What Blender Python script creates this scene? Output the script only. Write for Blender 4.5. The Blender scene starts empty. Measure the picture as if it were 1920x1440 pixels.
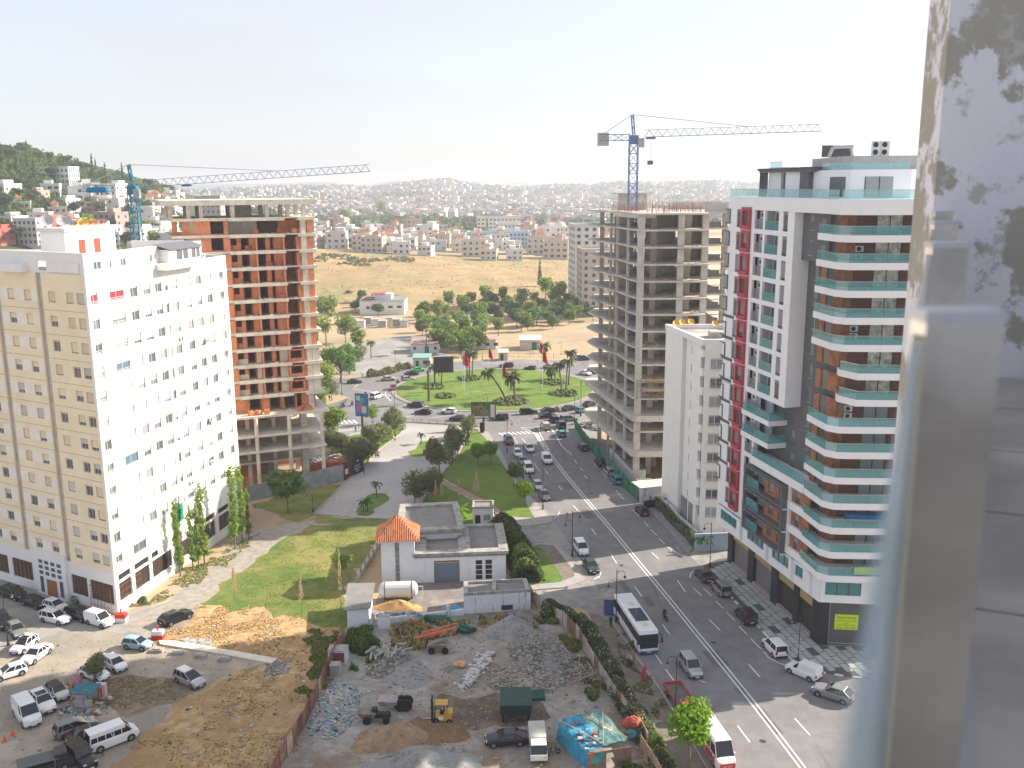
import bpy,math,random
from mathutils import Vector,Matrix,noise as mnoise
random.seed(7)
HAZE=0.00024
sc=bpy.context.scene
R=math.radians
# -- camera
CAMZ=58.0;FPX=1781.0;PITCH=R(11.9);ROLL=-0.00556
CR=(math.cos(ROLL),math.sin(PITCH)*math.sin(ROLL),math.cos(PITCH)*math.sin(ROLL))
CU=(-math.sin(ROLL),math.sin(PITCH)*math.cos(ROLL),math.cos(PITCH)*math.cos(ROLL))
CF=(0.0,math.cos(PITCH),-math.sin(PITCH))
cam_data=bpy.data.cameras.new('camera');cam=bpy.data.objects.new('camera',cam_data)
sc.collection.objects.link(cam);sc.camera=cam
cam.matrix_world=Matrix(((CR[0],CU[0],-CF[0],0),(CR[1],CU[1],-CF[1],0),(CR[2],CU[2],-CF[2],CAMZ),(0,0,0,1)))
cam_data.sensor_width=36.0;cam_data.lens=36.0*FPX/1920.0
cam_data.clip_start=0.05;cam_data.clip_end=30000
cam_data.dof.use_dof=True;cam_data.dof.focus_distance=150.0;cam_data.dof.aperture_fstop=3.2
# -- sky, sun, exposure
SUN_AZ,SUN_EL=21.0,29.5
sd=Vector((math.cos(R(SUN_AZ))*math.cos(R(SUN_EL)),math.sin(R(SUN_AZ))*math.cos(R(SUN_EL)),math.sin(R(SUN_EL))))
world=bpy.data.worlds.new('World');sc.world=world;world.use_nodes=True
wn=world.node_tree;bg=wn.nodes['Background']
sky=wn.nodes.new('ShaderNodeTexSky');sky.sky_type='NISHITA';sky.sun_disc=False
sky.sun_elevation=R(SUN_EL);sky.sun_rotation=math.atan2(sd.x,sd.y)
sky.altitude=300;sky.air_density=1.0;sky.dust_density=2.0;sky.ozone_density=2.5
mxs=wn.nodes.new('ShaderNodeMix');mxs.data_type='RGBA';mxs.inputs[0].default_value=0.72;mxs.inputs[7].default_value=(2.54,2.54,2.64,1)
wn.links.new(sky.outputs[0],mxs.inputs[6]);wn.links.new(mxs.outputs[2],bg.inputs[0]);bg.inputs[1].default_value=0.110
wtc=wn.nodes.new('ShaderNodeTexCoord');wmp=wn.nodes.new('ShaderNodeMapping');wmp.inputs['Scale'].default_value=(1.2,1.2,5.0);wnz=wn.nodes.new('ShaderNodeTexNoise');wnz.inputs['Scale'].default_value=1.6;wnz.inputs['Detail'].default_value=5
wmr=wn.nodes.new('ShaderNodeMapRange');wmr.inputs['From Min'].default_value=.3;wmr.inputs['From Max'].default_value=.7;wmr.inputs['To Min'].default_value=.60;wmr.inputs['To Max'].default_value=.86
wn.links.new(wtc.outputs['Generated'],wmp.inputs['Vector']);wn.links.new(wmp.outputs['Vector'],wnz.inputs['Vector']);wn.links.new(wnz.outputs['Fac'],wmr.inputs['Value']);wn.links.new(wmr.outputs['Result'],mxs.inputs[0])
sun_d=bpy.data.lights.new('sun','SUN');sun_d.energy=3.9;sun_d.angle=R(0.55);sun_d.color=(1.0,0.90,0.76)
sun=bpy.data.objects.new('sun',sun_d);sc.collection.objects.link(sun)
sun.rotation_euler=(-sd).to_track_quat('-Z','Y').to_euler();sun.location=(0,0,200)
sc.view_settings.view_transform='Standard';sc.view_settings.look='None'
sc.view_settings.exposure=1.55;sc.view_settings.gamma=1.0;sc.view_settings.use_curve_mapping=False
sc.cycles.max_bounces=6;sc.cycles.diffuse_bounces=2;sc.cycles.glossy_bounces=2
sc.cycles.transmission_bounces=4;sc.cycles.transparent_max_bounces=12;sc.cycles.volume_bounces=0
sc.cycles.use_denoising=True;sc.cycles.caustics_reflective=False;sc.cycles.caustics_refractive=False
# -- pixel -> place helpers
def ray(px,py):
 u=(px-960)/FPX;v=(720-py)/FPX
 return[CF[i]+u*CR[i]+v*CU[i]for i in range(3)]
def G(px,py,z=0.0):
 d=ray(px,py);t=(z-CAMZ)/d[2]
 return(d[0]*t,d[1]*t)
def smooth(t):t=max(0.0,min(1.0,t));return t*t*(3-2*t)
def nz(x,y,s,seed=0.0):return mnoise.noise(Vector((x*s+seed,y*s-seed,seed*1.7)))
def T(x,y):
 """height of the land"""
 if y<330:base=0.0
 else:
  r=15.5-0.055*(x+125)if x>-125 else 15.5
  r=max(3.0,r)
  base=r*smooth((y-425)/185.0)
  base+=0.9*nz(x,y,0.02)*smooth((y-430)/60)
  if y>640:
   base+=(13.0-base)*smooth((y-640)/200.0)
   base-=6.0*smooth((y-900)/500.0)
   base+=3.5*nz(x,y,0.004,3.0)*smooth((y-900)/600.0)
   # wooded hillside on the left
 hx=smooth((-x-95)/290.0-(y-400)/2600.0);hy=smooth((y-170)/460.0)
 back=1.0-0.75*smooth((y-800)/500.0)
 base+=77.0*hx*hy*back+(3.0*nz(x,y,0.012,5.0)*hx if hx>0 else 0)
 if y>1500:
  ang=x/y
  k=smooth((y-1900)/1300.0)
  prof=34+16*mnoise.noise(Vector((ang*9+3.1,0.4,2.0)))+9*mnoise.noise(Vector((ang*26,1.4,7.0)))
  prof+=17*math.exp(-((ang+0.075)/0.05)**2)+10*smooth((ang+0.02)/0.2)
  prof*=0.38+0.62*smooth((ang+0.27)/0.2)
  base+=prof*k-20*smooth((y-3300)/500.0)*1.0
  k2=smooth((y-4300)/1500.0)
  base+=k2*(36+26*mnoise.noise(Vector((ang*7+9.0,3.4,1.0)))+10*mnoise.noise(Vector((ang*20,8.4,1.0))))
 return base
def GT(px,py):
 """where the view through a pixel meets the land"""
 d=ray(px,py);t=150.0
 while t<9000:
  x,y,z=d[0]*t,d[1]*t,CAMZ+d[2]*t
  if z<T(x,y):return(x,y,T(x,y))
  t+=4+t*0.004
 return None
def pxpoly(pts,z=0.0):return[G(a,b,z)for a,b in pts]
# -- materials
MATS={}
def mat(name,col,rough=0.8,var=0.0,scale=1.0,metal=0.0,bump=0.0,bscale=None,col2=None,emit=0.0,spec=0.3,detail=6,thr=(0.35,0.65),objrand=0.0,coat=0.0,trans=0.0,stretch=None):
 """principled surface with a world-space noise between col and col2 (or a darker/lighter col)"""
 if name in MATS:return MATS[name]
 m=bpy.data.materials.new(name);m.use_nodes=True;nt=m.node_tree;N=nt.nodes;L=nt.links
 b=N['Principled BSDF'];b.inputs['Roughness'].default_value=rough;b.inputs['Metallic'].default_value=metal
 b.inputs['Specular IOR Level'].default_value=spec;b.inputs['Coat Weight'].default_value=coat
 b.inputs['Transmission Weight'].default_value=trans
 c=(col[0],col[1],col[2],1)
 if col2 is None and var>0:
  c1=tuple(max(0,v*(1-var))for v in col)+(1,);c2=tuple(min(1,v*(1+var))for v in col)+(1,)
 elif col2 is not None:c1=c;c2=tuple(col2)+(1,)
 out=None
 if var>0 or col2 is not None or bump>0:
  g=N.new('ShaderNodeNewGeometry');tex=N.new('ShaderNodeTexNoise')
  tex.inputs['Scale'].default_value=scale;tex.inputs['Detail'].default_value=detail;tex.inputs['Roughness'].default_value=0.62
  src=g.outputs['Position']
  if stretch:
   mp=N.new('ShaderNodeMapping');mp.inputs['Scale'].default_value=stretch;L.new(src,mp.inputs['Vector']);src=mp.outputs['Vector']
  L.new(src,tex.inputs['Vector'])
  if var>0 or col2 is not None:
   rp=N.new('ShaderNodeValToRGB');rp.color_ramp.elements[0].position=thr[0];rp.color_ramp.elements[1].position=thr[1]
   rp.color_ramp.elements[0].color=c1;rp.color_ramp.elements[1].color=c2
   L.new(tex.outputs['Fac'],rp.inputs['Fac']);out=rp.outputs['Color']
  if bump>0:
   t2=N.new('ShaderNodeTexNoise');t2.inputs['Scale'].default_value=bscale or scale*4;t2.inputs['Detail'].default_value=5
   L.new(g.outputs['Position'],t2.inputs['Vector'])
   bp=N.new('ShaderNodeBump');bp.inputs['Strength'].default_value=min(1,bump);bp.inputs['Distance'].default_value=0.12*max(1,bump)
   L.new(t2.outputs['Fac'],bp.inputs['Height']);L.new(bp.outputs['Normal'],b.inputs['Normal'])
 if objrand>0:
  oi=N.new('ShaderNodeObjectInfo');hs=N.new('ShaderNodeHueSaturation');mr=N.new('ShaderNodeMapRange')
  mr.inputs['To Min'].default_value=1-objrand;mr.inputs['To Max'].default_value=1+objrand
  L.new(oi.outputs['Random'],mr.inputs['Value']);L.new(mr.outputs['Result'],hs.inputs['Value'])
  if out:L.new(out,hs.inputs['Color'])
  else:hs.inputs['Color'].default_value=c
  mh=N.new('ShaderNodeMath');mh.operation='MULTIPLY_ADD';mh.inputs[1].default_value=0.03;mh.inputs[2].default_value=0.485
  L.new(oi.outputs['Random'],mh.inputs[0]);L.new(mh.outputs[0],hs.inputs['Hue']);out=hs.outputs['Color']
 if out:L.new(out,b.inputs['Base Color'])
 else:b.inputs['Base Color'].default_value=c
 if emit>0:
  b.inputs['Emission Color'].default_value=c;b.inputs['Emission Strength'].default_value=emit
 m.diffuse_color=c
 MATS[name]=m
 return m
def mix_layer(m,col,scale,lo,hi,stretch=None,seed=0.0):
 """lay irregular patches of another colour over a material"""
 nt=m.node_tree;N=nt.nodes;L=nt.links;b=N['Principled BSDF']
 g=N.new('ShaderNodeNewGeometry');tx=N.new('ShaderNodeTexNoise');tx.inputs['Scale'].default_value=scale;tx.inputs['Detail'].default_value=7
 tx.inputs['Roughness'].default_value=0.65
 mp=N.new('ShaderNodeMapping');mp.inputs['Location'].default_value=(seed,seed*1.3,seed*0.7)
 if stretch:mp.inputs['Scale'].default_value=stretch
 L.new(g.outputs['Position'],mp.inputs['Vector']);L.new(mp.outputs['Vector'],tx.inputs['Vector'])
 rp=N.new('ShaderNodeValToRGB');rp.color_ramp.elements[0].position=lo;rp.color_ramp.elements[1].position=hi
 L.new(tx.outputs['Fac'],rp.inputs['Fac'])
 mx=N.new('ShaderNodeMix');mx.data_type='RGBA'
 inp=b.inputs['Base Color']
 if inp.is_linked:L.new(inp.links[0].from_socket,mx.inputs[6])
 else:mx.inputs[6].default_value=inp.default_value
 mx.inputs[7].default_value=tuple(col)+(1,);L.new(rp.outputs['Color'],mx.inputs[0]);L.new(mx.outputs[2],inp)
 return m
def glass_mat(name,col,alpha=0.35,rough=0.05):
 """tinted sheet glass: part see-through tint, part reflection"""
 if name in MATS:return MATS[name]
 m=bpy.data.materials.new(name);m.use_nodes=True;nt=m.node_tree;N=nt.nodes;L=nt.links
 b=N['Principled BSDF'];b.inputs['Base Color'].default_value=tuple(col)+(1,);b.inputs['Roughness'].default_value=rough
 b.inputs['Specular IOR Level'].default_value=0.6
 tr=N.new('ShaderNodeBsdfTransparent');tr.inputs['Color'].default_value=tuple(0.66+0.34*c/max(col)for c in col)+(1,)
 mx=N.new('ShaderNodeMixShader');mx.inputs[0].default_value=alpha
 L.new(tr.outputs[0],mx.inputs[1]);L.new(b.outputs[0],mx.inputs[2]);L.new(mx.outputs[0],N['Material Output'].inputs['Surface'])
 MATS[name]=m
 return m
 # -- mesh builder
LNK=sc.collection.objects.link
class MB:
 def __init__(s,*mats):s.v=[];s.f=[];s.m=[];s.mats=list(mats);s.cur=0;s.marks=[]
 def use(s,m):
  if m not in s.mats:s.mats.append(m)
  s.cur=s.mats.index(m);return s
 def add(s,vs,fs):
  s.marks.append((len(s.v),len(s.f)));o=len(s.v);s.v+=[tuple(p)for p in vs];s.f+=[tuple(o+i for i in f)for f in fs];s.m+=[s.cur]*len(fs);return s
 def quad(s,a,b,c,d):return s.add([a,b,c,d],[(0,1,2,3)])
 def hexa(s,p):return s.add(p,[(0,3,2,1),(4,5,6,7),(0,1,5,4),(1,2,6,5),(2,3,7,6),(3,0,4,7)])
 def box(s,x0,x1,y0,y1,z0,z1):
  return s.hexa([(x0,y0,z0),(x1,y0,z0),(x1,y1,z0),(x0,y1,z0),(x0,y0,z1),(x1,y0,z1),(x1,y1,z1),(x0,y1,z1)])
 def fbox(s,F,s0,s1,d0,d1,z0,z1):
  """box in a facade frame: along, outward, up"""
  q=[F(s0,d1),F(s1,d1),F(s1,d0),F(s0,d0)]
  return s.hexa([(x,y,z0)for x,y in q]+[(x,y,z1)for x,y in q])
 def prism(s,poly,z0,z1,bottom=True):
  n=len(poly);a=sum(poly[i][0]*poly[(i+1)%n][1]-poly[(i+1)%n][0]*poly[i][1]for i in range(n))
  if a<0:poly=poly[::-1]
  vs=[(x,y,z0)for x,y in poly]+[(x,y,z1)for x,y in poly]
  fs=[tuple(range(n,2*n))]+[(i,(i+1)%n,n+(i+1)%n,n+i)for i in range(n)]
  if bottom:fs.append(tuple(range(n-1,-1,-1)))
  return s.add(vs,fs)
 def tube(s,p0,p1,r,n=6,r1=None,cap=True):
  p0=Vector(p0);p1=Vector(p1);r1=r if r1 is None else r1;d=(p1-p0)
  if d.length<1e-6:return s
  d.normalize();a=d.orthogonal().normalized();b=d.cross(a)
  vs=[]
  for p,rr in((p0,r),(p1,r1)):
   for i in range(n):
    t=2*math.pi*i/n;vs.append(p+a*math.cos(t)*rr+b*math.sin(t)*rr)
  fs=[(i,(i+1)%n,n+(i+1)%n,n+i)for i in range(n)]
  if cap:fs+=[tuple(range(n-1,-1,-1)),tuple(range(n,2*n))]
  return s.add(vs,fs)
 def path(s,pts,r,n=5):
  for i in range(len(pts)-1):
   r0=r[i]if isinstance(r,(list,tuple))else r;r1=r[i+1]if isinstance(r,(list,tuple))else r
   s.tube(pts[i],pts[i+1],r0,n,r1)
  return s
 def lathe(s,c,prof,n=10):
  vs=[(c[0]+r*math.cos(2*math.pi*i/n),c[1]+r*math.sin(2*math.pi*i/n),c[2]+z)for r,z in prof for i in range(n)]
  fs=[(k*n+i,k*n+(i+1)%n,(k+1)*n+(i+1)%n,(k+1)*n+i)for k in range(len(prof)-1)for i in range(n)]
  return s.add(vs,fs)
 def ball(s,c,r,n=8,k=5,sq=(1,1,1),jit=0.0):
  vs=[];
  for j in range(k+1):
   ph=math.pi*j/k
   for i in range(n):
    t=2*math.pi*i/n;q=r*(1+random.uniform(-jit,jit))
    vs.append((c[0]+q*math.sin(ph)*math.cos(t)*sq[0],c[1]+q*math.sin(ph)*math.sin(t)*sq[1],c[2]+q*math.cos(ph)*sq[2]))
  fs=[((j+1)*n+i,(j+1)*n+(i+1)%n,j*n+(i+1)%n,j*n+i)for j in range(k)for i in range(n)]
  return s.add(vs,fs)
 def rock(s,c,r,flat=0.6):
  q=[]
  for i in range(8):
   sx,sy,sz=(-1 if i&1 else 1),(-1 if i&2 else 1),(-1 if i&4 else 1)
   q.append((c[0]+sx*r*random.uniform(.35,1),c[1]+sy*r*random.uniform(.35,1),c[2]+sz*r*flat*random.uniform(.3,1)))
  return s.add([q[i]for i in(3,2,0,1,7,6,4,5)],[(0,1,2,3),(4,7,6,5),(0,4,5,1),(1,5,6,2),(2,6,7,3),(3,7,4,0)])
 def build(s,name,parent=None,off=None,smooth_=False):
  me=s.mesh(name,wloc(parent)if off is None else off,smooth_)
  o=bpy.data.objects.new(name,me);LNK(o);o.parent=parent
  return o
 def parts(s,name,parent=None):
  """every piece that was added becomes an object of its own"""
  k=s.marks+[(len(s.v),len(s.f))];off=wloc(parent)
  for i in range(len(k)-1):
   (v0,f0),(v1,f1)=k[i],k[i+1];q=MB(*s.mats)
   c=[sum(p[j]for p in s.v[v0:v1])/(v1-v0)for j in range(3)];c[2]=min(p[2]for p in s.v[v0:v1])
   q.v=s.v[v0:v1];q.f=[tuple(a-v0 for a in f)for f in s.f[f0:f1]];q.m=s.m[f0:f1]
   me=q.mesh(name,c);o=bpy.data.objects.new(name,me);LNK(o);o.parent=parent;o.location=(c[0]-off[0],c[1]-off[1],c[2]-off[2])
 def mesh(s,name,off=(0,0,0),smooth_=False):
  me=bpy.data.meshes.new(name)
  me.from_pydata([(x-off[0],y-off[1],z-off[2])for x,y,z in s.v],[],s.f)
  for m in s.mats:me.materials.append(m)
  if len(s.mats)>1:me.polygons.foreach_set('material_index',s.m)
  if smooth_:me.polygons.foreach_set('use_smooth',[True]*len(me.polygons))
  me.update()
  return me
def wloc(o):
 v=Vector((0,0,0))
 while o is not None:v+=o.location;o=o.parent
 return v
def tag(o,label=None,cat=None,group=None,kind=None):
 if label:o['label']=label
 if cat:o['category']=cat
 if group:o['group']=group
 if kind:o['kind']=kind
 return o
def thing(name,label,cat,loc=(0,0,0),group=None,rz=0.0):
 o=bpy.data.objects.new(name,None);LNK(o);o.location=loc;o.rotation_euler=(0,0,rz);o.empty_display_size=0.3
 return tag(o,label,cat,group)
def inst(name,me,parent=None,loc=(0,0,0),rz=0.0,sc_=None,label=None):
 """a piece that shares mesh data; loc is a world place"""
 o=bpy.data.objects.new(name,me);LNK(o);o.parent=parent
 w=wloc(parent);o.location=(loc[0]-w.x,loc[1]-w.y,loc[2]-w.z);o.rotation_euler=(0,0,rz)
 if sc_:o.scale=sc_
 if label:o['label']=label
 return o
KIDS={}
def copy_tree(o,parent=None):
 c=o.copy();LNK(c);c.parent=parent
 for ch in list(o.children):copy_tree(ch,c)
 return c
def structure(name,mb,parent=None):
 o=mb.build(name,parent)
 if parent is None:o['kind']='structure'
 return o
def frame(P0,P1,out=1):
 """facade frame along P0->P1; outward normal is to the right of travel times out"""
 dx,dy=P1[0]-P0[0],P1[1]-P0[1];l=math.hypot(dx,dy);ux,uy=dx/l,dy/l;nx,ny=uy*out,-ux*out
 def F(s,d=0.0):return(P0[0]+ux*s+nx*d,P0[1]+uy*s+ny*d)
 F.L=l;F.ang=math.atan2(uy,ux);F.n=(nx,ny);F.u=(ux,uy)
 return F
def fhit(F,px,py,d=0.0):
 """along / up coordinates where a pixel's view meets the facade"""
 r=ray(px,py);o=F(0,d);t=(o[0]*F.n[0]+o[1]*F.n[1])/(r[0]*F.n[0]+r[1]*F.n[1])
 x,y,z=r[0]*t,r[1]*t,CAMZ+r[2]*t
 return((x-o[0])*F.u[0]+(y-o[1])*F.u[1],z)
def inpoly(x,y,P):
 c=False;n=len(P);j=n-1
 for i in range(n):
  if(P[i][1]>y)!=(P[j][1]>y)and x<(P[j][0]-P[i][0])*(y-P[i][1])/(P[j][1]-P[i][1])+P[i][0]:c=not c
  j=i
 return c
def local_text(parent,txt,loc,rot,size,m):
 cu=bpy.data.curves.new('lettering','FONT');cu.body=txt;cu.size=size;cu.align_x='CENTER';cu.extrude=.004;cu.materials.append(m)
 o=bpy.data.objects.new('lettering',cu);LNK(o);dg=bpy.context.evaluated_depsgraph_get();me=bpy.data.meshes.new_from_object(o.evaluated_get(dg));bpy.data.objects.remove(o)
 q=bpy.data.objects.new('lettering',me);LNK(q);q.parent=parent;q.location=loc;q.rotation_euler=rot;return q
 # -- common materials
m_asph=mix_layer(mat('asphalt',(0.185,0.18,0.184),0.85,var=0.12,scale=0.5,bump=0.15,bscale=30),(0.24,0.234,0.232),0.05,0.5,0.62)
mix_layer(m_asph,(0.14,0.137,0.14),0.25,0.58,0.7,stretch=(1.6,0.12,1),seed=4)
m_asph2=mix_layer(mat('worn_asphalt',(0.25,0.238,0.225),0.9,var=0.2,scale=0.7,bump=0.2,bscale=20),(0.32,0.305,0.28),0.12,0.45,0.6,seed=2)
m_white=mat('road_paint',(0.60,0.60,0.59),0.7,var=0.18,scale=2.5,thr=(0.3,0.5))
m_sand=mix_layer(mat('dusty_ground',(0.36,0.30,0.235),0.95,var=0.16,scale=0.35,bump=0.3,bscale=6),(0.26,0.235,0.20),0.06,0.48,0.62,seed=5)
mix_layer(m_sand,(0.18,0.155,0.13),0.5,0.62,0.72,seed=19);mix_layer(m_sand,(0.44,0.395,0.33),0.2,0.6,0.72,seed=9)
m_track=mat('gravel_track',(0.30,0.27,0.235),0.95,var=0.2,scale=0.9,bump=0.4,bscale=9)
m_plaza=mix_layer(mat('plaza_concrete',(0.34,0.325,0.315),0.9,var=0.08,scale=1.2),(0.40,0.385,0.37),0.07,0.45,0.6,seed=3)
m_pave=mat('pavement_grey',(0.33,0.32,0.305),0.9,var=0.12,scale=1.5)
m_kerb=mat('kerb_stone',(0.38,0.295,0.28),0.85,var=0.15,scale=2)
m_lawn=mix_layer(mat('lawn',(0.105,0.175,0.025),0.95,var=0.22,scale=0.5,bump=0.5,bscale=12),(0.16,0.22,0.035),0.09,0.45,0.65,seed=7)
mix_layer(m_lawn,(0.23,0.235,0.075),0.22,0.58,0.74,seed=47)
m_lawn2=mix_layer(mat('parched_lawn',(0.10,0.15,0.03),0.95,var=0.22,scale=0.6,bump=0.5,bscale=12),(0.24,0.215,0.07),0.13,0.42,0.66,seed=17)
mix_layer(m_lawn2,(0.28,0.22,0.11),0.3,0.6,0.72,seed=27)
m_dry=mix_layer(mat('dry_grass_ground',(0.44,0.29,0.145),0.97,var=0.3,scale=0.8,bump=0.7,bscale=7),(0.32,0.20,0.10),0.16,0.45,0.65,seed=11)
mix_layer(m_dry,(0.25,0.19,0.13),0.11,0.61,0.73,seed=31);mix_layer(m_dry,(0.33,0.185,0.085),0.3,0.55,0.68,seed=41)
m_lot=mix_layer(mat('lot_ground',(0.30,0.275,0.245),0.95,var=0.22,scale=0.8,bump=0.5,bscale=8),(0.22,0.16,0.11),0.12,0.47,0.62,seed=13)
mix_layer(m_lot,(0.38,0.365,0.345),0.2,0.56,0.7,seed=23)
m_path=mat('trodden_earth',(0.19,0.165,0.135),0.95,var=0.2,scale=0.8)
m_pinkpath=mat('bare_earth',(0.33,0.25,0.19),0.95,var=0.2,scale=0.5,bump=0.3,bscale=8)
# land: one sheet out to the horizon, finer near the camera
def land():
 m=mix_layer(mat('land',(0.36,0.275,0.18),0.97,var=0.2,scale=0.03,bump=0.6,bscale=0.5),(0.42,0.31,0.18),0.012,0.42,0.58,seed=6)
 mix_layer(m,(0.22,0.21,0.09),0.014,0.54,0.66,seed=8)
 mix_layer(m,(0.20,0.17,0.12),0.07,0.6,0.72,seed=18)
 mb=MB(m);ys=[]
 y=-60.0
 while y<12800:ys.append(y);y+=18 if y<380 else 7 if y<660 else 12 if y<900 else y*0.016
 NA=150
 for y in ys:
  w=260+abs(y)*0.66
  for i in range(NA+1):
   x=-w+2*w*i/NA
   z=T(x,y)
   mb.v.append((x,y,z-0.03))
 for j in range(len(ys)-1):
  for i in range(NA):
   a=j*(NA+1)+i;mb.f.append((a,a+1,a+NA+2,a+NA+1));mb.m.append(0)
 mg=mix_layer(mat('wooded_slope',(0.045,0.065,0.022),0.97,var=0.3,scale=0.05,bump=0.6,bscale=0.5),(0.13,0.12,0.06),0.03,0.56,0.7,seed=3);mb.mats.append(mg);m3=mix_layer(mat('golden_slope',(0.33,0.235,0.115),0.97,var=0.2,scale=0.05,bump=0.6,bscale=0.5),(0.21,0.20,0.085),0.02,0.52,0.66,seed=4);mix_layer(m3,(0.40,0.30,0.17),0.05,0.56,0.68,seed=14);mb.mats.append(m3)
 for k,f in enumerate(mb.f):
  x,y=mb.v[f[0]][0],mb.v[f[0]][1]
  if x<-115-(y-230)*.12 and y>215 and y<1500 and T(x,y)>5+2*math.sin(x*.2)and x/y<-.22:mb.m[k]=1
  if 425<y<660 and mb.m[k]==0:mb.m[k]=2
  if y>2300:mb.m[k]=1 if mnoise.noise(Vector((x*.004,y*.004,0)))>-.1 else 0
 o=structure('ground',mb);o.data.polygons.foreach_set('use_smooth',[True]*len(o.data.polygons))
land()
def rough(P,amp,st=1.6):
 out=[];n=len(P)
 for i in range(n):
  a,b=P[i],P[(i+1)%n];k=max(1,min(60,int(math.dist(a,b)/st)))
  for j in range(k):
   x,y=a[0]+(b[0]-a[0])*j/k,a[1]+(b[1]-a[1])*j/k
   out.append((x+amp*(nz(x,y,.35,2.0)*1.6+nz(x,y,1.1,5.0)*.8),y+amp*(nz(x,y,.35,9.0)*1.6+nz(x,y,1.1,7.0)*.8)))
 return out
def sheet(name,px,z,m,world_pts=None):
 pts=world_pts or pxpoly(px);mb=MB(m);amp=dict(dry_field=1.3,green_field=1.5,dry_verge=1.0,gravel_lane=.7,yard_asphalt=.9,plaza_verge=.8,park_lawn_west=.8,lot_ground=.0,wet_patch=1.4,waste_lot=2.5,side_road=0).get(name,0)
 if amp:pts=rough(pts,amp)
 n=len(pts);a=sum(pts[i][0]*pts[(i+1)%n][1]-pts[(i+1)%n][0]*pts[i][1]for i in range(n))
 if a<0:pts=pts[::-1]
 mb.add([(x,y,z)for x,y in pts],[tuple(range(n))])
 return structure(name,mb)
def slab(name,px,z0,z1,m,world_pts=None,parent=None):
 mb=MB(m);mb.prism(world_pts or pxpoly(px),z0,z1,False);return structure(name,mb,parent)
AVL=[(915,810),(942,855),(970,907),(1017,955),(1035,972)]
AVL2=[(1150,1170),(1190,1228),(1240,1297),(1275,1355),(1325,1440),(1430,1620)]
AVR=[(1077,805),(1110,850),(1180,912),(1197,932),(1225,965),(1250,990),(1290,1040)]
EP=[(1318,1065),(1345,1092),(1370,1117),(1420,1172),(1437,1190),(1482,1235),(1510,1252),(1532,1260),(1600,1270),(1760,1285)]
sheet('parking_yard',[(-260,1080),(0,1085),(221,1155),(300,1120),(420,1040),(520,1000),(560,1010),(470,1060),(400,1110),(330,1165),(290,1195),(520,1240),(430,1262),(340,1310),(220,1440),(90,1640),(-700,1640)],0.0,m_sand)
sheet('yard_asphalt',[(-300,1120),(0,1104),(215,1164),(320,1120),(420,1045),(440,1050),(365,1130),(340,1165),(300,1195),(215,1190),(110,1182),(0,1225),(-200,1300)],0.004,m_asph2)
sheet('gravel_lane',[(225,1170),(300,1133),(425,1040),(440,1000),(500,990),(560,980),(640,975),(660,980),(560,1002),(480,1052),(420,1095),(385,1130),(350,1175),(290,1200),(240,1185)],0.008,m_track)
sheet('dry_field',[(385,1128),(430,1132),(520,1152),(640,1185),(640,1215),(600,1290),(560,1370),(525,1440),(440,1640),(60,1640),(215,1440),(340,1312),(420,1268),(520,1243),(400,1222),(300,1205),(285,1192),(345,1165)],0.006,m_dry)
sheet('dry_verge',[(160,1292),(240,1262),(330,1275),(350,1300),(330,1318),(260,1335),(200,1335),(165,1320)],0.010,mat('bare_verge',(0.215,0.165,0.11),0.97,var=0.3,scale=0.8,bump=0.6,bscale=8))
sheet('green_field',[(520,1022),(590,985),(650,976),(715,975),(725,1000),(700,1022),(680,1062),(652,1110),(645,1188),(560,1165),(480,1145),(385,1128),(430,1090)],0.010,m_lawn2)
sheet('plaza_verge',[(590,965),(640,972),(725,972),(715,1000),(650,985),(600,980)],0.012,m_lawn2)
sheet('park_lawn_west',[(470,948),(600,912),(646,906),(590,966),(552,980),(522,962)],0.012,m_lawn2)
sheet('asphalt_road',AVL2[::-1]+[(1104,1086),(1075,1100),(997,1106),(994,1128),(985,1128),(960,1100),(968,985),(1035,974)]+AVL[::-1]+[(905,800),(880,797),(800,793),(760,792),(672,800),(605,796),(560,792),(560,772),(602,762),(654,744),(620,735),(560,727),(560,712),(625,708),(675,711),(750,694),(825,681),(895,676),(970,674),(1077,676),(1120,671),(1300,655),(1500,650),(1500,700),(1320,730),(1180,765),(1085,795)]+AVR+[(1365,1035),(1365,1060),(1322,1062)]+EP+[(2400,1330),(2700,1640)],0.016,m_asph)
sheet('waste_lot',[(690,636),(800,628),(835,632),(832,664),(760,690),(700,702),(640,704),(640,660)],0.004,m_asph2)
sheet('west_road',[(560,711),(500,711),(420,711),(420,727),(560,728)],0.012,m_asph)
sheet('side_road',[(975,986),(1035,976),(1055,1000),(1075,1030),(1108,1080),(1135,1130),(1165,1180),(1150,1172),(1120,1153),(1090,1140),(1012,1129),(994,1126),(996,1107),(1060,1102),(1100,1088),(1068,1042),(1045,1020),(1000,1018),(975,1010)],0.022,m_asph2)
sheet('drive_forecourt',[(1292,1042),(1370,1030),(1372,1052),(1335,1060),(1318,1064)],0.022,m_asph2)
slab('plaza',[(590,964),(622,932),(645,907),(682,877),(707,847),(750,815),(760,802),(820,799),(885,803),(880,815),(860,850),(838,878),(815,905),(795,935),(780,965),(725,973),(682,972)],0,0.12,m_plaza)
for i,pts in enumerate(([(765,848),(772,857),(790,857),(802,852),(800,846),(793,843),(800,838),(810,832),(804,827),(788,829),(783,838),(780,843)],[(668,960),(672,968),(690,969),(702,963),(700,955),(712,950),(728,940),(731,935),(722,926),(700,926),(686,932),(693,940),(690,948),(672,952)])):
 slab('lawn_bed',pts,0,0.16,m_lawn)
slab('plaza_verge_paving',[(755,802),(762,793),(820,797),(880,801),(903,804),(893,806),(885,804),(820,800)],0,0.11,m_pave)
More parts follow.
